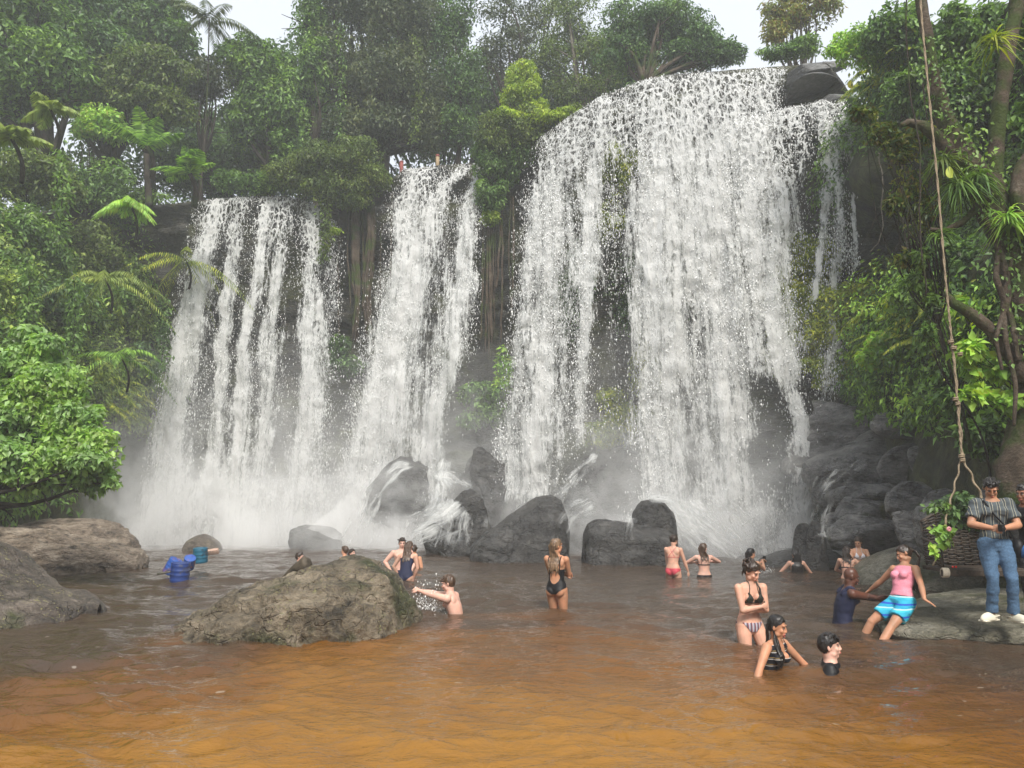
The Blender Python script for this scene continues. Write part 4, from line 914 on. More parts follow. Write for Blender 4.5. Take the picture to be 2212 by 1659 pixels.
# shrubs on the banks, each its own plant
def bank_pt(S, px, py):
    s = np.linspace(0, 1, 260)[:, None]; v = np.linspace(0.05, 1.15, 200)[None]; p = S(s + 0 * v, v + 0 * s)
    x, y = proj(p); d = (x - px) ** 2 + (y - py) ** 2 + np.where(p[..., 1] < 3, 1e9, 0); d = np.where(d < 150, p[..., 1], d + 1e5); i = np.unravel_index(np.argmin(d), d.shape); return p[i]
def bankbush(S, label, px, py, rx, ry, mat, n, size, seed, group=None, front=.5, **kw):
    b = bank_pt(S, px, py); Y = b[1] - front
    return bush(label, [(px, py, rx, ry), (px + rx * .5, py + ry * .5, rx * .6, ry * .6), (px - rx * .5, py + ry * .3, rx * .6, ry * .6)], Y, mat, n, size, seed, group, base=tuple(b), **kw)
for i, (px, py, rx, ry, mat, lb) in enumerate([
    (215, 265, 55, 40, 'leaf_bright', 'light green shrub with sunlit top above the palms on the left bank'),
    (80, 380, 90, 60, 'leaf_olive', 'olive shrub mound below the pale palms on the left bank'),
    (200, 400, 80, 60, 'leaf_mid', 'rounded shrub on the left bank below the tall palm'),
    (60, 520, 90, 70, 'leaf_mid', 'bluish green shrub mound at the left picture edge'),
    (190, 540, 80, 70, 'leaf_olive', 'dense shrub mound in the middle of the left bank'),
    (310, 470, 70, 60, 'leaf_mid', 'shrub mound left of the left fall crest'),
    (340, 580, 50, 70, 'leaf_dark', 'dark shrub hanging beside the left fall'),
    (100, 640, 80, 60, 'leaf_dark', 'dark shrub just above the bright tree by the left shore'),
    (300, 800, 40, 50, 'leaf_dark', 'dark shrub beside the lower left fall'),
    (240, 640, 60, 40, 'leaf_mid', 'vine hung shrub over the ferns on the left bank')]):
    bankbush(SL, lb, px, py, rx, ry, mat, 6500, .2, 300 + i)
for i, (px, py, rx, ry, mat, lb, sz) in enumerate([
    (1850, 100, 60, 50, 'leaf_bright', 'feathery light green shrub at the top of the right bank', .13),
    (1930, 60, 60, 60, 'leaf_mid', 'leafy shrub at the top behind the swing tree', .17),
    (2080, 70, 70, 60, 'leaf_mid', 'glossy leafy shrub between the two trunks of the swing tree', .17),
    (2090, 190, 60, 60, 'leaf_dark', 'dark glossy shrub between the trunks, lower down', .19),
    (2060, 290, 40, 50, 'leaf_mid', 'hanging leafy shrub behind the fork of the swing tree', .18),
    (1960, 190, 50, 50, 'leaf_mid', 'rounded shrub left of the leaning trunk', .16),
    (1890, 240, 50, 30, 'leaf_dark', 'dark shrub on the brow over the hollow', .16),
    (1995, 640, 60, 50, 'leaf_mid', 'leafy shrub below the dark hollow', .16),
    (2090, 700, 60, 60, 'leaf_bright', 'bright leafed shrub behind the swing rope', .2),
    (2110, 830, 60, 60, 'leaf_mid', 'shrub with broad shiny leaves beside the rope', .22),
    (1930, 760, 60, 40, 'leaf_bright', 'yellow green shrub over the rock pile', .15),
    (1870, 800, 50, 30, 'leaf_bright', 'low bright shrub at the top of the slate blocks', .2),
    (2150, 930, 50, 50, 'leaf_mid', 'shrub with large leaves at the foot of the swing tree', .22),
    (2050, 560, 50, 50, 'leaf_dark', 'dark shrub behind the rope at the height of the hollow', .18)]):
    bankbush(SR, lb, px, py, rx, ry, mat, 4600, sz, 330 + i, aspect=.5)

# bright broad-leaved tree on the left shore
tree('bright green broad leaved tree on the left shore overhanging the pale rocks',
     [(40, 770, 80, 60), (110, 830, 70, 60), (30, 880, 80, 60), (150, 910, 60, 45), (60, 990, 90, 55), (170, 985, 80, 55), (200, 1040, 50, 28), (60, 1040, 60, 24)],
     14.6, (-12.2, 15.0, .8), 'leaf_pale', 26000, .135, 160, k=12, r0=.12, aspect=.55, lo=.75)

# ---------------------------------------------------------------- fronds
def frond(V, F, base, d, L, arch, nl, lw, ll, rng, droop=.5, tipw=.25):
    """pinnate frond: curved midrib with paired leaflets, appended to V, F lists"""
    d = np.asarray(d, float); d /= np.linalg.norm(d); up = np.array([0, 0, 1.]); side = np.cross(d, up)
    side = side / (np.linalg.norm(side) + 1e-6)
    t = np.linspace(0, 1, nl); c = np.asarray(base) + d * (L * t)[:, None] - up * (arch * L * t ** 2)[:, None]
    T = np.gradient(c, axis=0); T = nrm(T); U = nrm(np.cross(side, T))
    w = lw * .12
    for i in range(nl - 1):     # midrib as a thin ribbon with a fold
        k = len(V); V += [c[i] - side * w, c[i] + side * w, c[i + 1] + side * w * .8, c[i + 1] - side * w * .8]; F += [(k, k + 1, k + 2), (k, k + 2, k + 3)]
    for i in range(1, nl):
        f = t[i]; l = ll * (math.sin(math.pi * min(1, .18 + f * .82)) ** .7 * (1 - tipw) + tipw * (1 - f)) * (.9 + .2 * rng.random())
        for sg in (-1, 1):
            dr = side * sg * .85 + T[i] * .5 - up * droop * (.6 + .5 * rng.random()); dr /= np.linalg.norm(dr)
            k = len(V); wv = T[i] * lw * .5
            V += [c[i], c[i] + dr * l * .45 + wv, c[i] + dr * l - up * l * .12, c[i] + dr * l * .45 - wv]; F += [(k, k + 1, k + 2), (k, k + 2, k + 3)]
def plant_mesh(name, seed, n, L, el, arch, nl, lw, ll, droop=.5, spread=2 * math.pi, az0=0):
    rng = np.random.default_rng(seed); V = []; F = []
    for i in range(n):
        a = az0 + spread * (i + .6 * rng.random()) / n; e = el[0] + (el[1] - el[0]) * rng.random()
        frond(V, F, (0, 0, 0), (math.cos(a) * math.cos(e), math.sin(a) * math.cos(e), math.sin(e)), L * (.7 + .5 * rng.random()), arch, nl, lw, ll, rng, droop)
    return np.array(V), np.array(F)
ferns = []
for i in range(5):
    V, F = plant_mesh('fern', 400 + i, 9, .95, (.0, .8), .75, 22, .055, .19, .45)
    me = mk('fern', V, F, M['leaf_fern']); ferns.append(me)
for f in ferns: C.objects.unlink(f)
def put_fern(p, rz, sc, label, group, tilt=0.0):
    o = ferns[random.randrange(5)].copy(); C.objects.link(o); o.location = p; o.rotation_euler = (tilt, 0, rz); o.scale = (sc,) * 3
    return tag(o, label, 'fern', group)
random.seed(3)
for px, py, sc in [(1765, 612, 1.0), (1800, 650, 1.1), (1835, 600, 1.0), (1860, 640, 1.1), (1895, 620, 1.2), (1925, 660, 1.0), (1940, 610, 1.1), (1970, 640, 1.0), (1880, 690, 1.2), (1910, 730, 1.1), (1850, 720, 1.0),
                   (1820, 700, 1.1), (1785, 720, 1.0), (1960, 700, 1.1), (1990, 680, 1.0), (2010, 620, 1.1), (1880, 600, .9), (1750, 670, 1.0), (1960, 590, 1.1), (1905, 580, .9), (2040, 660, .9), (1985, 740, 1.0)]:
    b = bank_pt(SR, px, py); put_fern((b[0] - .3, b[1] - .5, b[2]), random.uniform(0, 6), sc * 1.05, 'fern hanging on the wet right bank below the dark hollow', 'ferns below the dark hollow', .3)
for px, py, sc in [(1790, 110, 1.2), (1815, 150, 1.2), (1850, 140, 1.3), (1880, 175, 1.2), (1835, 190, 1.1), (1905, 130, 1.2), (1870, 90, 1.2), (1920, 90, 1.2), (1945, 150, 1.1), (1900, 215, 1.1)]:
    b = bank_pt(SR, px, py); put_fern((b[0] - .3, b[1] - .7, b[2] + .2), random.uniform(0, 6), sc, 'fern at the top of the right bank beside the fall crest', 'ferns beside the fall crest')
for px, py, sc in [(205, 810, 1.3), (235, 850, 1.4), (262, 830, 1.3), (285, 870, 1.4), (310, 850, 1.2), (250, 890, 1.3), (215, 880, 1.3), (330, 830, 1.2), (290, 910, 1.2), (190, 770, 1.2), (275, 780, 1.2)]:
    b = bank_pt(SL, px, py); put_fern((b[0] + .5, b[1] - .5, b[2]), random.uniform(0, 6), sc, 'fern on the shaded left bank between bright tree and fall', 'ferns on the left bank')
b = bank_pt(SR, 1835, 205); V, F = plant_mesh('g', 9, 120, 1.0, (.5, 1.5), .35, 4, .03, .05, .2)
o = mk('grass_tuft', V + np.array([b[0] - .2, b[1] - .7, b[2] - .1]), F, M['leaf_bright']); tag(o, 'tuft of long bright grass on the brow beside the fall crest', 'grass tuft')

def palm(label, px, py, Y, nf, L, el, arch, mat, nl, lw, ll, trunk_r, base_z, seed, droop=.5, spread=2 * math.pi, az0=0, cat='palm', lean=(0, 0)):
    rng = np.random.default_rng(seed)
    if base_z == 12: c = P(px, py, Y); b = np.array([c[0], c[1], 12.])
    else:
        bp = bank_pt(SL, px, py); Y = min(Y, bp[1] - .7); c = P(px, py, Y); b = np.array([c[0] - .1, Y + .75, c[2] - 1.0])
    root = empty('palm_tree', tuple(b), 0, label, cat)
    mb = MB(); t = np.linspace(0, 1, 9)[:, None]
    pp = b + (c - b) * t + np.sin(t * math.pi) * np.array([.15, 0, 0]); mb.tube(pp, np.linspace(trunk_r * 1.2, trunk_r * .8, 9), 8)
    o = mb.build('trunk', M['bark_dark'], root); o.matrix_parent_inverse = Matrix.Translation(-Vector(root.location))
    for i in range(nf):
        a = az0 + spread * (i + .6 * rng.random()) / nf; e = el[0] + (el[1] - el[0]) * rng.random(); V = []; F = []
        frond(V, F, c, (math.cos(a) * math.cos(e), math.sin(a) * math.cos(e), math.sin(e)), L * (.75 + .4 * rng.random()), arch * (.8 + .4 * rng.random()), nl, lw, ll, rng, droop)
        o = mk('frond', np.array(V), np.array(F), M[mat], root); o.matrix_parent_inverse = Matrix.Translation(-Vector(root.location))
palm('thin rattan palm with drooping fronds against the open sky', 452, 40, 31.5, 8, 3.0, (.1, .8), .7, 'leaf_brown', 30, .09, .55, .035, 12, 501, .9)
palm('pale green palm with arching fronds on the upper left bank', 108, 235, 22.5, 8, 1.1, (.2, 1.1), .7, 'palm_pale', 34, .06, .45, .05, 9, 502, .8)
palm('feathery yellow green palm at the left picture edge', 25, 300, 20.5, 11, 1.25, (.2, 1.3), .55, 'palm_pale', 34, .06, .45, .06, 7, 503, .7)
palm('palm with a few stiff upright fronds behind the bright fan palm', 318, 315, 27.5, 7, 1.9, (.7, 1.45), .35, 'palm', 44, .07, .5, .09, 10, 504, .5)
palm('bright fan palm with broad fronds above the left fall', 410, 375, 27.0, 15, 1.5, (.2, 1.45), .5, 'palm', 36, .09, .5, .1, 10.5, 505, .3)
palm('drooping bamboo like palm on the left bank', 280, 440, 24.5, 12, 1.1, (.1, 1.0), .9, 'leaf_bright', 26, .07, .4, .04, 8, 506, 1.0)
palm('climbing palm with long drooping fronds on the shaded left bank', 225, 600, 24.0, 9, 2.6, (-.2, .6), .8, 'palm_pale', 36, .05, .35, .035, 4, 507, 1.0)
palm('grassy palm trailing beside the edge of the left fall', 400, 560, 29.0, 10, 2.6, (-.3, .5), .7, 'leaf_fern', 30, .05, .4, .04, 7, 508, .9)
palm('small shaded palm low on the left bank', 260, 770, 23.0, 8, 1.8, (.0, .8), .8, 'palm', 28, .05, .32, .03, 2, 509, .8)

# hanging vines
def vine(label, pts, r, mat='bark_dark', leaves=0, seed=0, group=None, lmat='leaf_mid', size=.14):
    A = np.array([P(*a) for a in pts]); n = max(20, len(A) * 8); t = np.linspace(0, 1, n); w_ = np.linspace(0, 1, len(A))
    c = np.stack([np.interp(t, w_, A[:, k]) for k in range(3)], -1)
    for _ in range(5): c[1:-1] = (c[:-2] + 2 * c[1:-1] + c[2:]) / 4
    c[:, 0] += fbm(c, 2.0, 3, seed) * .06
    mb = MB(); mb.tube(c, r, 5)
    if leaves:
        root = empty('hanging_vine', tuple(c[0]), 0, label, 'vine', group); o = mb.build('stem', M[mat], root); o.matrix_parent_inverse = Matrix.Translation(-Vector(c[0]))
        rng = np.random.default_rng(seed); p = c[rng.integers(0, n, leaves)] + rng.normal(size=(leaves, 3)) * size * .7
        V, F = leaf_arrays(p, rng.normal(size=(leaves, 3)) + np.array([0, -.6, .4]), size, rng, .45, .8); o = mk('leaves', V, F, M[lmat], root); o.matrix_parent_inverse = Matrix.Translation(-Vector(c[0]))
    else: tag(mb.build('hanging_vine', M[mat]), label, 'vine', group)
for i, a in enumerate([
    ('pale liana hanging in a loop from the brow of the dark hollow', [(1900, 330, 15.5), (1908, 420, 15.5), (1902, 520, 15.5), (1880, 545, 15.5)]),
    ('longer pale liana sweeping right in front of the dark hollow', [(1945, 340, 15), (1950, 470, 15), (1965, 560, 15), (1990, 575, 15)]),
    ('thin liana dangling beside the rope behind the swing tree', [(1995, 170, 12), (2010, 300, 12), (2020, 420, 12), (2035, 480, 12)]),
    ('thin dark stem hanging straight beside the upper rope', [(1955, -20, 11), (1962, 150, 11), (1985, 300, 11), (1988, 470, 11), (2000, 640, 11)])]):
    vine(a[0], a[1], .012, 'bark_pale' if i < 2 else 'bark_dark', 0, 600 + i)
for i in range(22):
    px = random.choice([random.uniform(730, 850), random.uniform(1040, 1110)]); y0 = 400 + random.uniform(0, 60); Y = 31.3 if px < 900 else 30.2
    vine('bare root strand hanging down the dark cliff between the falls', [(px, y0, Y), (px + random.uniform(-4, 4), y0 + 120, Y + .1), (px + random.uniform(-6, 6), y0 + random.uniform(200, 360), Y + .2)], random.uniform(.015, .05), 'bark', 0, 640 + i, 'roots hanging between the falls')
VL = ['leafy vine trailing down the left side of the tallest tree', 'brownish leafy vine down the middle of the tallest tree', 'olive leafy vine down the right side of the tallest tree', 'leafy vine hanging over the bush right of the left fall crest',
      'leafy vine at the far left above the bright broad leaved tree', 'leafy vine hanging just right above the bright broad leaved tree', 'olive vine trailing between the shaded palms on the left bank', 'short olive vine dangling from the bush between left and middle falls',
      'leafy vine below the pale green palm on the upper left bank', 'dark leafy vine trailing beside the left edge of the left fall']
for i, (px, y0, y1, Y, lm) in enumerate([(735, 60, 330, 32.5, 'leaf_mid'), (800, 40, 260, 32.4, 'leaf_brown'), (900, 80, 300, 32.4, 'leaf_olive'), (655, 230, 400, 32, 'leaf_mid'), (60, 560, 700, 21, 'leaf_mid'),
                                     (160, 600, 760, 22, 'leaf_mid'), (300, 560, 720, 25, 'leaf_olive'), (700, 430, 560, 30.2, 'leaf_olive'), (130, 330, 520, 22, 'leaf_mid'), (350, 640, 800, 27.5, 'leaf_dark')]):
    vine(VL[i], [(px, y0, Y), (px + 5, (y0 + y1) / 2, Y), (px - 4, y1, Y)], .015, 'bark_dark', 420, 680 + i, 'leafy trailing vines', lm, .18)
# earthen root columns between left and middle falls
for i, (px, w_, lb) in enumerate([(770, 10, 'brown root mass hanging down the cliff, left of the pair'), (797, 13, 'brown root mass hanging down the cliff, right of the pair')]):
    A = np.array([P(px + (5 if i else -3) * math.sin(k), 440 + k * 42, 31.2 + .04 * k) for k in range(8)]); mb = MB()
    for j in range(9):
        off = np.array([random.uniform(-.16, .16), random.uniform(-.12, .12), random.uniform(-.3, .1)]); mb.tube(A + off + fbm(A + j, .8, 3, j)[:, None] * .15, np.linspace(.09, .035, 8), 6)
    tag(mb.build('root_mass', M['bark']), lb, 'hanging roots')

# ---------------------------------------------------------------- swing tree on the right
def rough_tube(mb, pts, rpx, seed, k=22, n=90, amp=.28):
    A = np.array([P(*a) for a in pts]); t = np.linspace(0, 1, n); w_ = np.linspace(0, 1, len(A))
    c = np.stack([np.interp(t, w_, A[:, q]) for q in range(3)], -1); r = np.interp(t, w_, np.array(rpx, float)) * A[0, 1] / FD
    for _ in range(8): c[1:-1] = (c[:-2] + 2 * c[1:-1] + c[2:]) / 4
    T = nrm(np.gradient(c, axis=0)); B = np.cross(T, np.array([0, 1., 0])); B = nrm(B); N = np.cross(T, B)
    a = np.linspace(0, 2 * math.pi, k, endpoint=False)
    D = B[:, None] * np.cos(a)[None, :, None] + N[:, None] * np.sin(a)[None, :, None]
    q = c[:, None] + D * r[:, None, None]; d = fbm(q, 3.2, 4, seed) * amp + fbm(q * np.array([1, 1, .25]), 9, 3, seed + 1) * amp * .35
    V = q + D * (d * r[:, None])[..., None]
    F = [tuple(f) for f in gridF(n, k)] + [(i * k + k - 1, i * k, (i + 1) * k, (i + 1) * k + k - 1) for i in range(n - 1)]
    F = []
    for i in range(n - 1):
        for j in range(k): F.append((i * k + j, i * k + (j + 1) % k, (i + 1) * k + (j + 1) % k, (i + 1) * k + j))
    F.append(tuple(range(k))[::-1]); F.append(tuple((n - 1) * k + j for j in range(k)))
    mb.add(V.reshape(-1, 3), F)
def swing_tree():
    Y = 11.5; q = P(2232, 1100, Y); root = empty('swing_tree', (q[0], q[1], 0), 0, 'mossy forked tree at the right edge, leaning limbs hung with epiphytes above the swing', 'tree')
    inv = Matrix.Translation(-Vector(root.location))
    mb = MB()
    rough_tube(mb, [(2232, 1130, Y), (2228, 1000, Y), (2240, 900, Y), (2236, 800, Y), (2222, 700, Y), (2205, 600, Y), (2178, 520, Y), (2148, 450, Y), (2125, 400, Y)], [80, 64, 42, 38, 38, 37, 36, 37, 36], 1)
    rough_tube(mb, [(2140, 440, Y), (2100, 370, Y), (2072, 325, Y), (2042, 262, Y), (2020, 180, Y), (2008, 100, Y), (1992, 20, Y), (1984, -60, Y), (1990, -260, Y - .6), (2020, -420, Y - 1.4)], [34, 34, 28, 22, 14, 13, 13, 13, 11, 9], 2)
    rough_tube(mb, [(2150, 470, Y), (2150, 380, Y), (2152, 300, Y), (2164, 200, Y), (2178, 110, Y), (2196, 20, Y), (2212, -80, Y), (2260, -300, Y)], [24, 18, 17, 17, 16, 16, 15, 12], 3)
    rough_tube(mb, [(2240, 520, Y - .4), (2200, 430, Y - .4), (2206, 370, Y - .4), (2240, 320, Y - .4)], [24, 18, 17, 20], 4)
    rough_tube(mb, [(2215, 820, Y - .1), (2178, 760, Y - .1), (2140, 712, Y - .1), (2100, 680, Y - .1), (2058, 655, Y - .1), (2040, 630, Y - .1)], [22, 17, 14, 12, 10, 5], 5)
    rough_tube(mb, [(2060, 330, Y), (2030, 300, Y), (1995, 272, Y), (1962, 264, Y), (1946, 272, Y)], [20, 14, 11, 8, 5], 6)
    rough_tube(mb, [(2120, 440, Y - .15), (2080, 480, Y - .2), (2040, 500, Y - .2), (2010, 495, Y - .2)], [9, 7, 6, 4], 7)
    for i, q_ in enumerate([[(2128, 470), (2168, 560), (2180, 640), (2150, 730), (2165, 800)], [(2160, 520), (2150, 600), (2185, 690), (2200, 780)], [(2185, 560), (2165, 650), (2172, 740), (2195, 830), (2190, 920)]]):   # climbing roots clasping the trunk
        rough_tube(mb, [(a, b, Y - .28) for a, b in q_], [4, 6, 7, 5, 3][:len(q_)], 10 + i, k=8, n=60)
    # high limb the swing rope is tied to, above the picture
    rough_tube(mb, [(2020, -420, Y - 1.4), (2000, -430, Y - 1.5), (1970, -432, Y - 1.55), (1930, -440, Y - 1.6)], [9, 8, 7, 4], 8)
    o = mb.build('trunk', M['bark'], root); o.matrix_parent_inverse = inv
    rng = np.random.default_rng(12)
    B = np.vstack([sub_blobs(*pxblob(px, py, rx, ry, Y2), 8, rng) for px, py, rx, ry, Y2 in [(2100, -150, 220, 100, 11.5), (2260, 60, 60, 90, 11.8), (2240, 250, 50, 50, 12)]])
    Pp, D = sample_blobs(B, 5000, rng); V, F = leaf_arrays(Pp, D, .17, rng, .45); o = mk('crown', V, F, M['leaf_mid'], root); o.matrix_parent_inverse = inv
    # leaves of a climber dotted up the leaning limb and trunk
    k = 900; t = rng.random(k); c = np.array([P(np.interp(a, [0, .35, 1], [2222, 2170, 2010]), np.interp(a, [0, .35, 1], [780, 500, 90]), Y - .25) for a in t]) + rng.normal(size=(k, 3)) * np.array([.22, .08, .16])
    V, F = leaf_arrays(c, np.tile([[0, -1, .3]], (k, 1)) * 1.0, .085, rng, .55); o = mk('climber_leaves', V, F, M['leaf_mid'], root); o.matrix_parent_inverse = inv
swing_tree()
def tuft(label, px, py, Y, n, L, seed, mat='leaf_mid', el=(-.6, .9)):
    rng = np.random.default_rng(seed); c = P(px, py, Y); V = []; F = []
    for i in range(n):
        a = rng.random() * 6.28; e = el[0] + (el[1] - el[0]) * rng.random(); d = np.array([math.cos(a) * math.cos(e), math.sin(a) * math.cos(e), math.sin(e)]); l = L * (.6 + .6 * rng.random()); s = np.cross(d, [0, 0, 1.]); s /= np.linalg.norm(s)
        t = np.linspace(0, 1, 6); q = c + rng.normal(size=3) * .04 + d * (l * t)[:, None] - np.array([0, 0, 1.]) * (l * .7 * t ** 2)[:, None]; w_ = .014 * np.sin(np.pi * (.12 + .86 * t)) + .001
        k = len(V)
        for j in range(6): V += [q[j] - s * w_[j], q[j] + s * w_[j]]
        for j in range(5): F += [(k + 2 * j, k + 2 * j + 1, k + 2 * j + 3), (k + 2 * j, k + 2 * j + 3, k + 2 * j + 2)]
    o = mk('epiphyte', np.array(V), np.array(F), M[mat]); tag(o, label, 'epiphyte'); return o
tuft('grassy epiphyte drooping under the fork of the swing tree', 2075, 395, 11.2, 130, .55, 1, 'leaf_mid')
tuft('grassy epiphyte on the left side of the fork', 2040, 345, 11.1, 80, .42, 2, 'leaf_olive')
tuft('strappy epiphyte on the right of the trunk', 2180, 470, 11.0, 90, .5, 3, 'leaf_bright')
tuft('small epiphyte high on the right hand limb', 2150, 85, 11.1, 60, .4, 4, 'leaf_fern')
tuft('thin leaved epiphyte in the crook between both limbs', 2120, 380, 11.1, 90, .4, 5, 'leaf_dark')
tuft('epiphyte low on the horizontal twig', 2030, 505, 11.2, 40, .3, 6, 'leaf_mid')
# foreground sapling with rust and yellow leaves
tree('slender sapling with yellow and rust tinted leaves in front of the dark hollow',
     [(1870, 245, 30, 20), (1900, 290, 36, 30), (1940, 330, 36, 36), (1985, 290, 30, 26), (1960, 400, 34, 40), (1990, 470, 26, 40), (1960, 560, 24, 20), (1930, 440, 16, 24)], 12.2, (7.6, 12.6, 2.5), 'leaf_mixed', 3400, .115, 170, k=6, r0=.035, aspect=.4, lo=.2)
tree('sapling with pale backed leaves beside the rope above the ferns',
     [(1985, 560, 20, 30), (1975, 610, 26, 20), (2010, 640, 16, 40), (2000, 720, 14, 30)], 12.0, (7.7, 12.3, 2.0), 'leaf_mid', 1300, .12, 171, k=6, r0=.02, aspect=.35, lo=.2)
tree('leafy branch with big light green leaves over the rocks by the rope',
     [(2100, 760, 40, 22), (2150, 800, 46, 24), (2110, 850, 30, 18), (2180, 870, 30, 30)], 11.6, (9.2, 12.0, 1.5), 'leaf_bright', 900, .17, 172, k=7, r0=.03, aspect=.6, lo=.3)
for i, (px, py, Y, sc, col, lb) in enumerate([(1838, 182, 22.0, .26, (.62, .55, .04, 1), 'big yellow leaf standing out on the brow by the fall crest'),
                                          (2053, 372, 10.9, .17, (.45, .52, .08, 1), 'single yellow green leaf beside the upper rope')]):
    c = P(px, py, Y); V = []; a = np.linspace(0, math.pi, 9)
    Lf = [(math.sin(x) * sc * .35, 0, -math.cos(x) * sc * .55) for x in a] + [(-math.sin(x) * sc * .35, 0, -math.cos(x) * sc * .55) for x in a[::-1][1:-1]]
    V = np.array(Lf) + c; V[:, 1] += np.abs(V[:, 0] - c[0]) * .4; V = np.vstack([V, c[None]]); n = len(Lf)
    tag(mk('leaf', V, [(j, (j + 1) % n, n) for j in range(n)], simple('yellow_leaf', col, .5, .15, 6)), lb, 'leaf')
# ---------------------------------------------------------------- swing bench, rope, barrels, driftwood, posts
ROPE = simple('weathered_rope', (.30, .235, .16), .9, .3, 60, .01); WICK = simple('dark_wicker', (.055, .040, .030), .6, .5, 30, .01); WICKL = simple('worn_wicker_rod', (.075, .058, .045), .6, .5, 30, .01)
def swing():
    Y = 10.15; root = empty('swing_bench', tuple(P(2105, 1235, Y)), 0, 'dark woven cane swing bench garlanded with leaves, hanging behind the standing man', 'swing bench'); inv = Matrix.Translation(-Vector(root.location))
    def put(mb, name, mat, smooth=True): o = mb.build(name, mat, root, smooth); o.matrix_parent_inverse = inv; return o
    L, Rr = P(2018, 1228, Y), P(2196, 1228, Y); z0 = L[2]; x0, x1 = L[0], Rr[0]; W_ = x1 - x0
    mb = MB(); mb.box(((x0 + x1) / 2, Y, z0), (W_ + .06, .48, .05), None, .01); mb.box(((x0 + x1) / 2, Y - .25, z0 - .035), (W_ + .10, .05, .085), None, .012); put(mb, 'seat', WICK, False)
    H_ = 1.0; mb = MB(); n = 30
    for i in range(n):
        u = i / (n - 1); z = z0 + .05 + u * .68; bulge = .02 * math.sin(i * 2.1); xs = np.linspace(x0 + .03, x1 - .03, 26); top_ = .05 + .68 * (1 - .25 * ((xs - (x0 + x1) / 2) / (W_ / 2)) ** 2)
        pts = np.stack([xs, Y + .22 + .035 * np.sin((xs - x0) / W_ * math.pi * 10 + i * math.pi) + .07 * u, z0 + .05 + (z - z0 - .05) * (top_ / .73) + .006 * np.sin(xs * 9 + i)], -1); mb.tube(pts, .0095, 6)
    put(mb, 'woven_back', WICKL)
    mb = MB()
    for i in range(11):
        x = x0 + .03 + (W_ - .06) * i / 10; mb.tube([(x, Y + .22, z0), (x, Y + .26, z0 + .4), (x, Y + .30, z0 + .72 - .15 * ((i - 5) / 5) ** 2)], .014, 7)
    mb.tube([(x0 + .03 + (W_ - .06) * u, Y + .30, z0 + .76 - .17 * (2 * u - 1) ** 2) for u in np.linspace(0, 1, 16)], .022, 8); put(mb, 'back_frame', WICK)
    for s, x in ((-1, x0), (1, x1)):
        mb = MB(); mb.tube([(x, Y - .2, z0), (x, Y - .19, z0 + .26), (x, Y, z0 + .33), (x, Y + .24, z0 + .38)], .02, 8)
        for j in range(9): zz = z0 + .05 + j * .028; mb.tube([(x, Y - .19, zz), (x + .015 * (-1) ** j, Y, zz + .01), (x, Y + .22, zz + .02)], .009, 6)
        put(mb, 'armrest', WICK)
        mb = MB()
        for j in range(5): a = np.linspace(0, 2 * math.pi, 14); mb.tube([(x + (j - 2) * .016, Y - .25 + .036 * math.cos(t), z0 - .03 + .052 * math.sin(t)) for t in a], .012, 6, False)
        put(mb, 'rope_binding', simple('pale_rope', (.55, .48, .38), .9, .2, 60))
    rng = np.random.default_rng(2)
    B = np.vstack([sub_blobs(*pxblob(px, py, rx, ry, Y - .1 + .35 * (px > 2030)), 8, rng) for px, py, rx, ry in [(2085, 1095, 44, 26), (2060, 1120, 40, 22), (2110, 1125, 34, 22), (2140, 1110, 24, 26), (2030, 1098, 26, 14), (2070, 1075, 30, 16)]])
    Pp, D = sample_blobs(B, 1500, rng, .3); V, F = leaf_arrays(Pp, D + np.array([0, -.6, .2]), .095, rng, .5); o = mk('dark_garland', V, F, M['leaf_dark'], root); o.matrix_parent_inverse = inv
    B = np.vstack([sub_blobs(*pxblob(px, py, rx, ry, Y - .3), 6, rng) for px, py, rx, ry in [(2030, 1150, 16, 14), (2034, 1170, 16, 14), (2018, 1190, 9, 16), (2046, 1150, 14, 10), (2040, 1140, 12, 8)]])
    Pp, D = sample_blobs(B, 170, rng, .3); V, F = leaf_arrays(Pp, D + np.array([0, -.8, .2]), .085, rng, .75); o = mk('light_garland', V, F, M['leaf_bright'], root); o.matrix_parent_inverse = inv
    mb = MB(); c = P(2049, 1143, Y - .4)
    for i in range(9): a = i * .7; mb.ell(c + np.array([.018 * math.cos(a), -.012, .018 * math.sin(a)]), (.017, .012, .014), rotm('Y', a), 8, 6)
    put(mb, 'pink_flower', simple('pink_petal', (.75, .33, .36), .6, .2))
    mb = MB(); c = P(2062, 1228, Y - .28)
    for dx in (-.02, .02): mb.ell(c + np.array([dx, 0, .02]), (.016, .012, .014), None, 8, 6)
    put(mb, 'red_blossom', simple('red_petal', (.6, .03, .03), .5, .2))
    # rope: one line from the limb, splitting at the knot to both ends of the bench
    rr = empty('swing_rope', tuple(P(2076, 985, 10.0)), 0, 'long twisted rope holding the swing bench, knotted and splitting in two below', 'rope'); iv = Matrix.Translation(-Vector(rr.location))
    def rp(pts, r, name='strand', tw=0.0, ph=0.0):
        A = np.array([P(*a) for a in pts]); n = 90; t = np.linspace(0, 1, n); w_ = np.linspace(0, 1, len(A)); c = np.stack([np.interp(t, w_, A[:, j]) for j in range(3)], -1)
        for _ in range(6): c[1:-1] = (c[:-2] + 2 * c[1:-1] + c[2:]) / 4
        if tw: a = t * tw + ph; c[:, 0] += np.cos(a) * r * .9; c[:, 1] += np.sin(a) * r * .9
        mb = MB(); mb.tube(c, r * (1 + .12 * np.sin(np.arange(n) * 2.4)), 7); o = mb.build(name, ROPE, rr); o.matrix_parent_inverse = iv
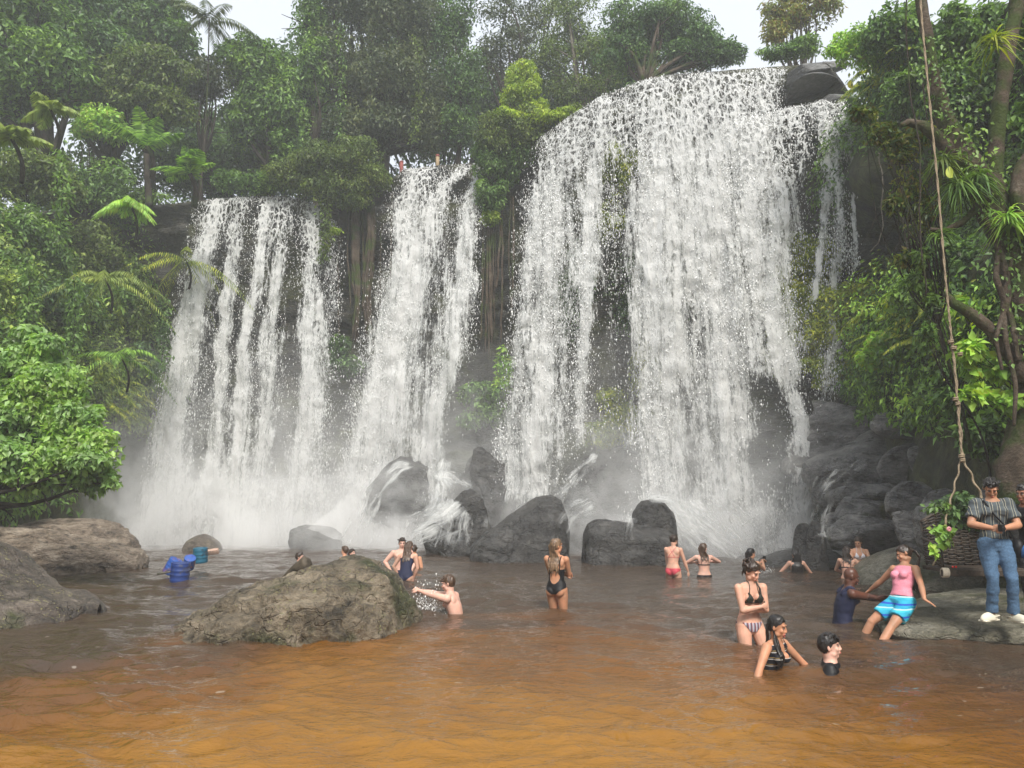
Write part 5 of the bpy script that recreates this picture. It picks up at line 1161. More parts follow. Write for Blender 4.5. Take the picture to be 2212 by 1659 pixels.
    up = [(1988, -436, 9.96), (1982, -300, 9.97), (1984, -100, 9.98), (1989, 20, 10), (2006, 200, 10), (2026, 400, 10), (2042, 600, 10), (2052, 700, 10), (2063, 800, 10), (2072, 920, 10), (2078, 990, 10)]
    rp(up, .0095, tw=150); rp(up, .0095, tw=150, ph=math.pi)
    rp([(2056, 735, 10.02), (2068, 850, 10.02), (2080, 985, 10.02)], .012, tw=30)
    rp([(2077, 990, 10), (2047, 1106, 9.98), (2016, 1222, 9.95)], .010, tw=40); rp([(2077, 990, 10), (2048, 1106, 10.15), (2018, 1222, 10.3)], .012, tw=40)
    rp([(2080, 990, 10), (2136, 1106, 9.98), (2192, 1222, 9.95)], .014, tw=40); rp([(2080, 990, 10), (2138, 1106, 10.15), (2195, 1222, 10.3)], .012, tw=40)
    for i, (px, py, s) in enumerate([(2054, 738, .030), (2060, 752, .032), (2074, 765, .026), (2064, 862, .028), (2069, 872, .024), (2077, 985, .032), (2079, 994, .028)]):
        mb = MB(); c = P(px, py, 9.98); a = np.linspace(0, 6.28 * 2.2, 40); mb.tube([c + np.array([math.cos(t) * s, math.sin(t) * s * .8, (t / 14 - .5) * .05]) for t in a], .011, 6); o = mb.build('knot', ROPE, rr); o.matrix_parent_inverse = iv
swing()
# blue floating barrels
def paintmat(name, c, rust):
    t = NT(name); co = t.coord(); n = t.noise(co, 5, 6, .65); m = t.ramp(n, [(.52, (0, 0, 0)), (.60, (1, 1, 1))]); col = t.mix(m, c, rust)
    return t.done(t.pbr(col, .45, t.bump(n, .3, .01), .5))
BM = [paintmat('blue_plastic', G(.015, .045, .20), G(.05, .06, .12)), paintmat('bright_blue_plastic', G(.03, .10, .38), G(.28, .09, .10)), paintmat('teal_blue_plastic', G(.01, .12, .20), G(.02, .05, .08))]
def barrel(label, px, py, Y, r, h, tilt, rz, mat):
    c = P(px, py, Y); root = empty('barrel', tuple(c), rz, label, 'barrel', 'blue barrels floating by the left rocks'); root.rotation_euler = (tilt[0], tilt[1], rz)
    mb = MB(); z = np.array([-.5, -.49, -.45, -.40, -.37, -.33, -.12, -.09, -.06, .10, .13, .16, .34, .38, .41, .46, .49, .5]) * h; rr = np.array([.86, .93, .96, .96, .99, .96, .97, 1.01, .97, .97, 1.01, .97, .96, .99, .96, .96, .93, .86]) * r
    mb.tube([(0, 0, a) for a in z], rr, 28); mb.build('shell', mat, root)
    mb = MB(); a = np.linspace(0, 6.283, 29); mb.tube([(math.cos(t) * r * .93, math.sin(t) * r * .93, h * .5) for t in a], r * .05, 8, False); mb.build('rim', mat, root)
    mb = MB(); mb.tube([(r * .5, 0, h * .49), (r * .5, 0, h * .53)], r * .13, 12); mb.build('bung', mat, root)
barrel('dark blue barrel floating upright, nearest of the blue barrels', 389, 1237, 16.6, .20, .40, (.05, .04), .3, BM[0])
barrel('bright blue barrel lying half sunk behind the nearest one', 372, 1224, 17.4, .15, .34, (.45, .3), .9, BM[1])
barrel('blue barrel lying on its side in the middle of the floating barrels', 409, 1216, 18.2, .13, .30, (.5, -.45), 1.2, BM[1])
barrel('teal barrel farthest out, beside the floating board', 433, 1200, 19.6, .18, .36, (.08, -.08), .5, BM[2])
def board():
    c = P(458, 1192, 19.9); root = empty('board', tuple(c), 0, 'small pinkish wooden board with a dark mark floating by the teal barrel', 'board')
    mb = MB(); mb.box((0, 0, 0), (.34, .10, .13), rotm('Y', -.15) @ rotm('X', .5), .01); mb.build('plank', simple('pinkish_wood', (.48, .33, .26), .8, .25, 14), root)
    mb = MB()
    for i, x in enumerate((-.08, -.05, -.02, .01, .04, .07)): mb.box((x, -.062 + 0, .012 + .012 * (i % 2) + x * .15), (.018, .006, .02), rotm('Y', -.15))
    mb.build('mark', simple('dark_paint', (.06, .03, .03), .7, .1), root, False)
    mb = MB(); c = P(352, 1238, 17.0); mb.tube([c + (-.12, 0, -.02), c + (0, 0, 0), c + (.16, .02, .03)], [.02, .03, .02], 8); mb.tube([c + (0, 0, 0), c + (.1, .0, .06), c + (.14, 0, .1)], [.012, .01, .006], 6); tag(mb.build('stick', M['bark_pale']), 'pale stick floating left of the blue barrels', 'stick')
board()
def drift():
    A = np.array([P(592, 1262, 12.35), P(612, 1250, 12.3), P(632, 1236, 12.25), P(650, 1224, 12.2), P(668, 1213, 12.15)]); mb = MB(); t = np.linspace(0, 1, 40)
    c = np.stack([np.interp(t, np.linspace(0, 1, 5), A[:, j]) for j in range(3)], -1); r = np.interp(t, [0, .3, .7, .92, 1], [.012, .05, .10, .11, .075]); mb.tube(c, r, 22)
    V = mb.V[0]; V += (fbm(V * np.array([1, 1, 1]), 7, 4, 3) * .035)[:, None] * np.array([.3, .3, 1]); o = mb.build('driftwood', simple('wet_driftwood', (.07, .055, .038), .7, .6, 9, .03)); tag(o, 'weathered driftwood stump lying aslant on the big boulder', 'driftwood')
drift()
# red capped posts on the lip of the middle fall
POSTW = simple('weathered_white_paint', (.62, .58, .52), .7, .2, 12); POSTR = simple('faded_red_paint', (.24, .06, .05), .7, .3, 12)
for i, (px, pyb, pyt, lb, m0) in enumerate([(867, 366, 348, 'short red marker post on the brink at the left of the middle fall', POSTR), (945, 360, 334, 'ochre marker post with a red cap above the middle fall', simple('ochre_paint', (.30, .22, .13), .7, .2)), (1035, 358, 318, 'white marker post with a red cap at the right of the middle fall', POSTW)]):
    Yp = 31.9; b, t_ = P(px, pyb, Yp), P(px, pyt, Yp); root = empty('marker_post', tuple(b), 0, lb, 'post'); h = t_[2] - b[2]
    mb = MB(); mb.tube([(0, 0, -.3), (0, 0, h * .80)], .085, 12); mb.build('shaft', m0, root); mb = MB(); mb.tube([(0, 0, h * .80), (0, 0, h * .97), (0, 0, h)], [.09, .088, .05], 12); mb.build('cap', POSTR, root)
# ---------------------------------------------------------------- people
def skinmat(name, c, rough=.5, blotch=.16, shine=.35):
    t = NT(name); co = t.coord(); n = t.noise(co, 7, 4); n2 = t.noise(co, 60, 3)
    a = tuple(x * (1 - blotch) for x in c[:3]) + (1,); b = (min(1, c[0] * (1 + blotch * 1.3)), c[1] * (1 + blotch * .5), c[2] * (1 + blotch * .3), 1)
    return t.done(t.pbr(t.ramp(n, [(.35, a), (.65, b)]), rough, t.bump(n2, .12, .003), shine, Subsurface_Weight=.12, Subsurface_Scale=.02))
SK = {'fair': skinmat('fair_skin', (.62, .37, .27)), 'pale': skinmat('pale_skin', (.68, .43, .34)), 'light': skinmat('light_skin', (.60, .34, .22)), 'tan': skinmat('tan_skin', (.50, .26, .155)),
      'warm': skinmat('warm_skin', (.46, .245, .15)), 'brown': skinmat('brown_skin', (.24, .115, .07)), 'deep': skinmat('dark_brown_skin', (.105, .045, .030), .36)}
def hairmat(name, a, b):
    t = NT(name); co = t.coord('Object', (60, 60, 6)); n = t.noise(co, 1.0, 4, .6)
    return t.done(t.pbr(t.ramp(n, [(.35, a), (.65, b)]), .36, t.bump(n, .7, .006), .5))
HR = {'black': hairmat('black_hair', G(.006, .005, .005), G(.022, .018, .017)), 'dark': hairmat('dark_brown_hair', G(.012, .007, .005), G(.05, .028, .018)),
      'brown': hairmat('brown_hair', G(.03, .016, .009), G(.11, .06, .033)), 'blond': hairmat('wet_blond_hair', G(.07, .042, .025), G(.27, .17, .10))}
def clothmat(name, c, rough=.75, sc=90, var=.18): return simple(name, c, rough, var, sc, .003, .3)
CL = {'black': clothmat('black_fabric', (.008, .008, .010), .5), 'navy': clothmat('navy_fabric', (.014, .018, .05), .7), 'red': clothmat('red_fabric', (.50, .055, .08), .6, 160, .35), 'olive': clothmat('dark_olive_fabric', (.018, .02, .014), .6),
      'white': clothmat('white_fabric', (.72, .70, .74)), 'pink': clothmat('pink_fabric', (.78, .28, .36), .7), 'jeans': clothmat('blue_grey_denim', (.075, .14, .235), .85, 60, .25), 'clog': clothmat('cream_rubber', (.75, .70, .56), .55, 10, .06), 'grey': clothmat('dark_grey_fabric', (.03, .03, .034))}
def stripes(name, axis, freq, stops, rough=.75):
    t = NT(name); tc = t.n('ShaderNodeTexCoord'); sp = t.n('ShaderNodeSeparateXYZ'); t.l(tc.outputs['Object'], sp.inputs[0])
    v = t.math('FRACT', t.math('MULTIPLY', t.math('ADD', sp.outputs[axis], t.math('MULTIPLY', t.noise(tc.outputs['Object'], 5, 2), .02)), freq))
    r = t.n('ShaderNodeValToRGB'); r.color_ramp.interpolation = 'CONSTANT'; e = r.color_ramp.elements
    while len(e) < len(stops): e.new(.5)
    for i, (p, c) in enumerate(stops): e[i].position = p; e[i].color = c
    t.l(v, r.inputs[0]); return t.done(t.pbr(r.outputs[0], rough, t.bump(t.noise(tc.outputs['Object'], 12, 4), .5, .01), .3))
CL['shirt'] = stripes('striped_shirt_fabric', 0, 13, [(0, G(.075, .09, .10)), (.38, G(.34, .32, .24)), (.44, G(.06, .075, .085)), (.62, G(.02, .02, .025)), (.72, G(.50, .48, .38)), (.77, G(.075, .09, .10))])
CL['board'] = stripes('blue_striped_swim_shorts', 2, 6.5, [(0, G(.03, .38, .55)), (.35, G(.05, .48, .62)), (.5, G(.45, .70, .74)), (.6, G(.02, .33, .52)), (.85, G(.02, .09, .45))])
CL['striped_brief'] = stripes('striped_swim_fabric', 0, 22, [(0, G(.32, .30, .36)), (.3, G(.06, .04, .06)), (.5, G(.28, .10, .12)), (.75, G(.55, .52, .58))])
CL['floral'] = stripes('floral_swim_fabric', 2, 14, [(0, G(.01, .012, .018)), (.6, G(.60, .58, .55)), (.7, G(.01, .012, .018)), (.86, G(.45, .30, .10)), (.92, G(.01, .012, .018))])
LIP = skinmat('lip_skin', (.42, .12, .10), .35); WHITE = simple('eye_white', (.55, .52, .50), .2, .02); DARKM = simple('dark_pupil', (.012, .008, .006), .2, .05); TOOTH = simple('tooth', (.75, .72, .66), .3, .03)

def remesh(name, mb, vox, sm, mat, parent, iters=3):
    V = np.concatenate(mb.V); me = bpy.data.meshes.new(name); me.from_pydata(V.tolist(), [], mb.F); me.update()
    o = bpy.data.objects.new(name, me); C.objects.link(o)
    m = o.modifiers.new('r', 'REMESH'); m.mode = 'VOXEL'; m.voxel_size = vox; m.use_smooth_shade = True
    m2 = o.modifiers.new('s', 'SMOOTH'); m2.factor = .5; m2.iterations = iters
    dg = bpy.context.evaluated_depsgraph_get(); new = bpy.data.meshes.new_from_object(o.evaluated_get(dg)); o.modifiers.clear(); o.data = new; bpy.data.meshes.remove(me)
    new.name = name; new.materials.clear(); new.materials.append(mat); o.parent = parent; return o

def ik(a, b, l1, l2, hint):
    d = b - a; L = np.linalg.norm(d); L2 = min(L, (l1 + l2) * .999); d = d / L; b = a + d * L2
    x = (l1 ** 2 - l2 ** 2 + L2 ** 2) / (2 * L2); h = math.sqrt(max(l1 ** 2 - x ** 2, 0)); hv = np.asarray(hint, float); hv = hv - d * hv.dot(d); hv /= np.linalg.norm(hv) + 1e-9
    return a + d * x + hv * h, b

FEM = [(.795, .035, .05), (.83, .12, .095), (.88, .168, .112), (.93, .176, .116), (.99, .155, .103), (1.05, .127, .088), (1.11, .122, .085), (1.18, .135, .092), (1.26, .146, .098), (1.33, .150, .088), (1.385, .135, .072), (1.42, .085, .060), (1.45, .054, .054), (1.50, .049, .052), (1.54, .047, .05)]
MAL = [(.795, .035, .05), (.83, .12, .095), (.88, .158, .112), (.93, .162, .112), (.99, .150, .105), (1.05, .142, .100), (1.11, .145, .102), (1.18, .158, .108), (1.26, .172, .115), (1.33, .178, .106), (1.39, .160, .082), (1.425, .105, .068), (1.455, .064, .060), (1.50, .058, .060), (1.54, .055, .057)]

def person(label, px, toppy, Y, yaw, H=1.65, sex='f', skin='fair', hair=('short', 'dark'), lean=0, side=0, twist=0, head=(0, 0, 0), hl=None, hr=None, el=(.6, .5, -.4), er=(-.6, .5, -.4),
           fl=None, fr=None, kl=(0, -1, 0), kr=(0, -1, 0), hip=None, curl=.5, handdir=None, vox=.0075, wear=(), mouth='shut', width=1.0, sub='person', palm=None, group=None, shoes=False):
    k = H / 1.70; yaw *= DEG; Rz = rotm('Z', yaw); torso = FEM if sex == 'f' else MAL
    piv = np.array([0, 0, .94]); fa, sa, tw = lean * DEG, side * DEG, twist * DEG
    def Tm(p, inv=False):
        p = np.atleast_2d(np.asarray(p, float)); out = np.empty_like(p)
        z = p[:, 2].copy()
        for it in range(6 if inv else 1):
            a = np.clip((z - .90) / .38, 0, 1)
            for i0 in range(len(p)) if len(p) < 80 else ():
                Rm = rotm('Z', tw * a[i0]) @ rotm('Y', sa * a[i0]) @ rotm('X', fa * a[i0])
                out[i0] = piv + ((Rm.T if inv else Rm) @ (p[i0] - piv))
            if len(p) >= 80:
                q = p - piv; X, Yv, Z = q[:, 0], q[:, 1], q[:, 2]
                def rx(v, t): c, s = np.cos(t), np.sin(t); return np.stack([v[:, 0], v[:, 1] * c - v[:, 2] * s, v[:, 1] * s + v[:, 2] * c], -1)
                def ry(v, t): c, s = np.cos(t), np.sin(t); return np.stack([v[:, 0] * c + v[:, 2] * s, v[:, 1], -v[:, 0] * s + v[:, 2] * c], -1)
                def rz(v, t): c, s = np.cos(t), np.sin(t); return np.stack([v[:, 0] * c - v[:, 1] * s, v[:, 0] * s + v[:, 1] * c, v[:, 2]], -1)
                out = piv + (rx(ry(rz(q, -tw * a), -sa * a), -fa * a) if inv else rz(ry(rx(q, fa * a), sa * a), tw * a))
            z = out[:, 2] if inv else z
        return out
    RT = rotm('Z', tw) @ rotm('Y', sa) @ rotm('X', fa)
    T1 = lambda p: Tm(np.array([p]))[0]
    hy, hp, ht = [a * DEG for a in head]
    RH = RT @ rotm('Z', hy) @ rotm('X', hp) @ rotm('Y', ht); HC = T1((0, .005, 1.50)) + RT @ rotm('Z', hy * .5) @ rotm('X', hp * .5) @ np.array([0, -.005, .082]) + 0
    Hd = lambda p: HC + RH @ np.asarray(p, float)
    # where the figure stands
    topz = (HC + RH @ np.array([0, .01, .12]))[2]
    if hip is not None:
        W0 = P(*hip); org = W0 - Rz @ np.array([0, 0, .90 * k])
    else:
        W0 = P(px, toppy, Y); hc = Rz @ (HC * k); org = np.array([W0[0] - hc[0], Y, W0[2] - topz * k])
    w2l = lambda w_: (Rz.T @ (np.asarray(w_, float) - org)) / k
    def tgt(t, dflt):
        if t is None: return np.array(dflt, float)
        if t[0] == 'w': return w2l(P(*t[1:]))
        return np.array(t, float)
    sw = (.165 if sex == 'f' else .19) * width
    SHL, SHR = T1((sw, .005, 1.375)), T1((-sw, .005, 1.375))
    WL, WR = tgt(hl, (sw + .10, -.04, .88)), tgt(hr, (-sw - .10, -.04, .88))
    EL, WL = ik(SHL, WL, .275, .245, el); ER, WR = ik(SHR, WR, .275, .245, er)
    HL, HRt = np.array([.09, 0, .90]), np.array([-.09, 0, .90])
    FL, FR = tgt(fl, (.11, .02, .07)), tgt(fr, (-.11, .02, .07))
    KL, FL = ik(HL, FL, .43, .42, kl); KR, FR = ik(HRt, FR, .43, .42, kr)
    f = 1.0 if sex == 'f' else 1.13
    mb = MB()
    def lp(mb_, a, b, r, n=9, prof=None):
        t = np.linspace(0, 1, n); rr = np.interp(t, np.linspace(0, 1, len(r)), r); mb_.tube(a + (b - a) * t[:, None], rr, 14)
    def rings(mb_, infl=0.0, z0=0, z1=2, wob=0.0, hem=0.0):
        zs = np.array([q[0] for q in torso]); zz = np.linspace(max(z0, zs[0]), min(z1, zs[-1]), 30)
        rx = np.interp(zz, zs, [q[1] for q in torso]) * width + infl; ry = np.interp(zz, zs, [q[2] for q in torso]) + infl
        L = []
        for z, a, b in zip(zz, rx, ry):
            yo = .012 * math.sin((z - .85) * 5) if z < 1.3 else .0
            if hem: a += hem * max(0, 1 - (z - zz[0]) / .25); b += hem * max(0, 1 - (z - zz[0]) / .25)
            c = np.array([0, yo, z]); q = Tm(np.array([c, c + (a, 0, 0), c + (0, b, 0)])); L.append((q[0], q[1] - q[0], q[2] - q[0]))
        mb_.ring(L)
    rings(mb)
    if sex == 'f':
        for s in (1, -1): c = T1((s * .068, -.088, 1.265)); mb.ell(c, (.056, .05, .056), RT)
    else:
        for s in (1, -1): c = T1((s * .075, -.075, 1.30)); mb.ell(c, (.075, .045, .05), RT)
    for s in (1, -1): mb.ell(np.array([s * .075, .065, .875]), (.085, .075, .085)); mb.ell(T1((s * .08, .06, 1.32)), (.075, .04, .08), RT); mb.ell(T1((s * sw * .55, .012, 1.405)), (.07, .04, .035), RT @ rotm('Y', s * .3))
    UA = [.058 * f, .050 * f, .047 * f, .042 * f, .037 * f]; FA = [.037 * f, .041 * f, .037 * f, .030 * f, .024 * f]
    TH = [.088, .092, .082, .068, .054]; CA = [.052, .056, .054, .042, .034]
    for S_, E_, W_ in ((SHL, EL, WL), (SHR, ER, WR)):
        mb.ell(S_, (.058 * f, .055 * f, .055 * f)); lp(mb, S_, E_, UA); mb.ell(E_, (.038 * f,) * 3); lp(mb, E_, W_, FA)
    for h_, K_, F_ in ((HL, KL, FL), (HRt, KR, FR)):
        mb.ell(h_, (.09, .09, .09)); lp(mb, h_, K_, TH); mb.ell(K_, (.056,) * 3); lp(mb, K_, F_, CA)
        
        if shoes: continue
        d = np.array([0, -1, -.25]); a = F_ + (0, .03, -.03); mb.tube([a, a + d * .07, a + d * .15, a + d * .2], [.034, .036, .036, .02], 10)
    # neck and head
    mb.tube([T1((0, .01, 1.42)), T1((0, .008, 1.47)), Hd((0, .02, -.06)), Hd((0, .02, -.02))], [.056 * f, .050 * f, .049 * f, .05], 12)
    mb.ell(Hd((0, .014, .022)), (.073, .093, .096), RH, 20, 14); mb.ell(Hd((0, -.028, -.035)), (.057, .060, .075), RH, 18, 12); mb.ell(Hd((0, -.055, -.094)), (.026, .024, .02), RH)
    for s in (1, -1):
        mb.ell(Hd((s * .034, -.062, -.026)), (.024, .022, .026), RH); mb.ell(Hd((s * .042, -.02, -.07)), (.022, .034, .03), RH)
        mb.ell(Hd((s * .0765, .012, -.008)), (.008, .019, .031), RH @ rotm('Z', -s * .35)); mb.ell(Hd((s * .031, -.078, .032)), (.024, .012, .009), RH)
        mb.ell(Hd((s * .010, -.094, -.034)), (.009, .010, .008), RH)
    mb.tube([Hd((0, -.078, .028)), Hd((0, -.094, .0)), Hd((0, -.1045, -.028)), Hd((0, -.096, -.038))], [.009, .009, .011, .009], 8)
    mb.ell(Hd((0, -.083, -.064)), (.024, .013, .014), RH)
    # hands
    def hand(W_, E_, side_, dirn, pn):
        d = nrm(W_ - E_) if dirn is None else nrm(np.asarray(dirn, float)); pn = np.asarray(pn, float); pn = pn - d * pn.dot(d); pn = nrm(pn)
        s = np.cross(d, pn) * side_      # towards the thumb
        mb.ring([(W_ - d * .01, s * .025, pn * .017), (W_ + d * .03, s * .036, pn * .017), (W_ + d * .07, s * .042, pn * .015), (W_ + d * .088, s * .038, pn * .011)])
        for i, (o_, l) in enumerate([(.031, .070), (.0105, .078), (-.010, .073), (-.0305, .058)]):
            p = W_ + d * .082 + s * o_; a = curl * (.7 + .12 * i); pts = [p]; an = 0
            for q in range(3):
                an += a; v = d * math.cos(an) + pn * math.sin(an) + s * (1.5 - i) * .07; p = p + nrm(v) * l * (.42, .32, .26)[q]; pts.append(p)
            mb.tube(pts, [.0095, .0088, .008, .0068], 8)
        p = W_ + d * .022 + s * .026; v = nrm(d * .62 + s * .72 + pn * .25); mb.tube([p, p + v * .036, p + nrm(v + d * .5) * .062, p + nrm(v + d * .9) * .085], [.014, .012, .010, .008], 8)
        return d
    hd = handdir or (None, None); pm = palm or ((-1, 0, 0), (1, 0, 0))
    hand(WL, EL, 1, hd[0], pm[0]); hand(WR, ER, -1, hd[1], pm[1])
    root = empty(sub, tuple(org), yaw, label, 'person', group); root.scale = (k, k, k)
    body = remesh('body', mb, vox, 2, SK[skin], root)
    n = len(body.data.vertices); V = np.empty(n * 3, np.float32); body.data.vertices.foreach_get('co', V); V = V.reshape(-1, 3).astype(float)
    Nn = np.empty(n * 3, np.float32); body.data.vertices.foreach_get('normal', Nn); Nn = Nn.reshape(-1, 3)
    R = Tm(V, True)
    def seg(p, a, b):
        ab = b - a; t = np.clip(((p - a) @ ab) / ab.dot(ab), 0, 1); return np.linalg.norm(p - a - t[:, None] * ab, axis=1), t
    arm = np.zeros(n, bool); legm = np.zeros(n, bool)
    for S_, E_, W_ in ((SHL, EL, WL), (SHR, ER, WR)):
        dd, t = seg(V, S_, E_); arm |= (dd < .066 * f) & ((t > .14) | (np.abs(R[:, 0]) > sw * .93)); dd, t = seg(V, E_, W_ + (W_ - E_) * .8); arm |= dd < .062
    inx = np.interp(R[:, 2], [q[0] for q in torso], [q[1] for q in torso]) * width; iny = np.interp(R[:, 2], [q[0] for q in torso], [q[2] for q in torso])
    tors = ((R[:, 0] / inx) ** 2 + (R[:, 1] / iny) ** 2 < 1.55) & (R[:, 2] < 1.44)
    tors |= (R[:, 1] < 0) & (np.abs(R[:, 0]) < .135) & (R[:, 2] > 1.19) & (R[:, 2] < 1.34) & (R[:, 1] > -.22)
    lowf = (R[:, 2] < .97) & (R[:, 2] > .72) & (np.abs(R[:, 0]) < .21)
    torarm = arm & ~((R[:, 0] / inx) ** 2 + (R[:, 1] / iny) ** 2 < 1.02)
    tr = (tors | lowf) & ~torarm
    F = np.array([p.vertices[:] for p in body.data.polygons if len(p.vertices) == 4])
    def skin_cloth(name, mat, fn, off=.005, parent=None):
        x, y, z = R[:, 0], R[:, 1], R[:, 2]; m = fn(np.abs(x), x, y, z) & tr; keep = F[m[F].sum(1) >= 3]
        if len(keep) < 4: return
        ids, inv = np.unique(keep, return_inverse=True); inv = inv.reshape(keep.shape); P0 = V[ids] + Nn[ids] * off; P1 = V[ids] - Nn[ids] * .004; m_ = len(ids)
        # closed thin shell: outer skin, inner skin and rim
        e = {}
        for q in inv:
            for a in range(4):
                u_, v_ = int(q[a]), int(q[(a + 1) % 4]); e[(u_, v_)] = e.get((u_, v_), 0) + 1
        rim = [(u_, v_, v_ + m_, u_ + m_) for (u_, v_) in e if (v_, u_) not in e]
        Fa = np.vstack([inv, np.array([(b, a, d, c) for a, b, c, d in rim]).reshape(-1, 4)]) if rim else inv
        return mk(name, np.vstack([P0, P1]), Fa.astype(int), mat, parent or root, True)
    leg_line = lambda ax, y, hi=.0: .835 + np.where(y < 0, 1.15, .75 - hi) * np.maximum(ax - .035, 0)
    # straps as fine bands hugging the skin
    def strap(pts, r=.007, mat=CL['black']):
        q = Tm(np.array(pts, float)); t = np.linspace(0, 1, 40); c = np.stack([np.interp(t, np.linspace(0, 1, len(q)), q[:, j]) for j in range(3)], -1)
        for _ in range(4): c[1:-1] = (c[:-2] + c[1:-1] * 2 + c[2:]) / 4
        out = []
        for p in c:
            i = np.argmin(np.sum((V - p) ** 2, 1)); out.append(V[i] + Nn[i] * .004)
        c = np.array(out)
        for _ in range(3): c[1:-1] = (c[:-2] + c[1:-1] * 2 + c[2:]) / 4
        m_ = MB(); m_.tube(c, r, 6); m_.build('strap', mat, root)
    def loose(name, mat, infl=.02, z0=.8, z1=1.4, arms=0.0, legs=0.0, hem=0.0, vox_=.011, wr=.010, seed=0, sleeve=.02, leg_r=(.1, .1, .09, .085, .082)):
        m_ = MB()
        if z1 > z0: rings(m_, infl, z0, z1, hem=hem)
        if sex == 'f' and z1 > 1.2:
            for s in (1, -1): m_.ell(T1((s * .066, -.088, 1.265)), (.062, .058, .062), RT)
        if sex == 'm' and z1 > 1.3:
            for s in (1, -1): m_.ell(T1((s * .075, -.075, 1.30)), (.085, .062, .065), RT); m_.ell(T1((s * .08, .06, 1.32)), (.085, .055, .09), RT)
        if arms > 0:
            for S_, E_ in ((SHL, EL), (SHR, ER)): m_.ell(S_, (.075 * f,) * 3); a = S_ + (E_ - S_) * arms; lp(m_, S_, a, [(.056 * f + sleeve), (.056 * f + sleeve * 1.3)])
            for s in (1, -1): m_.ell(T1((s * sw * .55, .012, 1.40)), (.085, .055, .045), RT)
        if legs > 0:
            for h_, K_, F_ in ((HL, KL, FL), (HRt, KR, FR)):
                m_.ell(h_, (.105, .105, .1))
                if legs <= 1: lp(m_, h_, h_ + (K_ - h_) * legs, [.105, .112, .108])
                else: lp(m_, h_, K_, [.104, .102, .082, .069]); m_.ell(K_, (.066,) * 3); lp(m_, K_, K_ + (F_ - K_) * (legs - 1), [.066, .068, .064, .068])
        o = remesh(name, m_, vox_, 2, mat, root, 3); q = len(o.data.vertices); A = np.empty(q * 3, np.float32); o.data.vertices.foreach_get('co', A); A = A.reshape(-1, 3)
        N_ = np.empty(q * 3, np.float32); o.data.vertices.foreach_get('normal', N_); N_ = N_.reshape(-1, 3)
        A = A + N_ * (fbm(A * np.array([1, 1, 2.2]), 9, 3, seed) * wr)[:, None].astype(np.float32); o.data.vertices.foreach_set('co', A.astype(np.float32).ravel()); o.data.update(); return o
    # face
    for s in (1, -1):
        m_ = MB(); m_.ell(Hd((s * .031, -.0815, .006)), (.0135, .006, .0065), RH, 10, 8); e_ = m_.build('eye', WHITE, root)
        m_ = MB(); m_.ell(Hd((s * .031, -.0862, .006)), (.0058, .003, .0058), RH, 8, 6); m_.build('pupil', DARKM, e_)
        m_ = MB(); m_.tube([Hd((s * .016, -.0905, .026)), Hd((s * .032, -.091, .032)), Hd((s * .05, -.078, .027))], [.0035, .004, .002], 6); m_.build('eyebrow', HR.get(hair[1], HR['black']), root)
        m_ = MB(); m_.tube([Hd((s * .019, -.0855, .011)), Hd((s * .031, -.0885, .0145)), Hd((s * .045, -.079, .010))], [.0022, .003, .002], 6); m_.build('eyelashes', DARKM, root)
    m_ = MB()
    if mouth == 'open':
        a = np.linspace(0, 2 * math.pi, 15); m_.tube([Hd((math.cos(t) * .020, -.094 + .006 * abs(math.cos(t)), -.068 + math.sin(t) * .019)) for t in a], .0055, 7, False); lp_ = m_.build('lips', LIP, root)
        m_ = MB(); m_.ell(Hd((0, -.0895, -.068)), (.019, .006, .018), RH); m_.build('mouth', simple('mouth_inside', (.05, .012, .012), .5), root)
        m_ = MB(); m_.ell(Hd((0, -.095, -.056)), (.014, .003, .005), RH); m_.build('teeth', TOOTH, root)
    else:
        m_.tube([Hd((-.022, -.088, -.063)), Hd((-.010, -.0965, -.060)), Hd((0, -.097, -.0615)), Hd((.010, -.0965, -.060)), Hd((.022, -.088, -.063))], [.002, .0045, .004, .0045, .002], 7)
        m_.tube([Hd((-.018, -.089, -.067)), Hd((0, -.0955, -.0705)), Hd((.018, -.089, -.067))], [.002, .0055, .002], 7); m_.build('lips', LIP, root)
    # hair
    st, hc_ = hair[0], HR.get(hair[1])
    if st != 'bald':
        m_ = MB(); nu_, nv_ = 40, 24; az = np.linspace(0, 2 * math.pi, nu_, endpoint=False); rng = np.random.default_rng(int(abs(px) + 7))
        fr_ = np.cos(az)     # 1 at the front
        lowz = np.where(fr_ > .5, .070, np.where(fr_ > -.1, -.002, -.075)); lowz = np.convolve(np.r_[lowz[-3:], lowz, lowz[:3]], np.ones(7) / 7, 'valid')
        if st in ('short', 'fringe'): lowz = np.where(fr_ > .5, .058 if st == 'short' else .036, lowz)
        top_, out_ = [], []
        for i_ in range(nu_):
            zz = np.linspace(lowz[i_], .112, nv_)
            for j in range(nv_):
                zr = (zz[j] - .022) / .104; r_ = math.sqrt(max(0, 1 - min(1, zr * zr))); d = np.array([math.sin(az[i_]) * .0815 * r_, .014 - math.cos(az[i_]) * .101 * r_, zz[j] + .006 * (zr > .5)])
                th = 1.0 + (.05 if st in ('curly', 'bun') else .0) + (.035 * rng.random() if st != 'wet' else .01 * rng.random()); out_.append(Hd((d - (0, .014, .022)) * th + (0, .014, .022))); top_.append(Hd((d - (0, .014, .022)) * .80 + (0, .014, .022)))
        nn_ = nu_ * nv_; Fh = []
        g1 = gridF(nu_, nv_, True)
        Fh += [tuple(q) for q in g1] + [tuple(q[::-1] + nn_) for q in g1]
        for i_ in range(nu_): a, b = i_ * nv_, ((i_ + 1) % nu_) * nv_; Fh.append((b, a, a + nn_, b + nn_))
        Fh.append(tuple(i_ * nv_ + nv_ - 1 for i_ in range(nu_))); Fh.append(tuple(i_ * nv_ + nv_ - 1 + nn_ for i_ in range(nu_))[::-1])
        m_.add(np.array(out_ + top_), Fh)
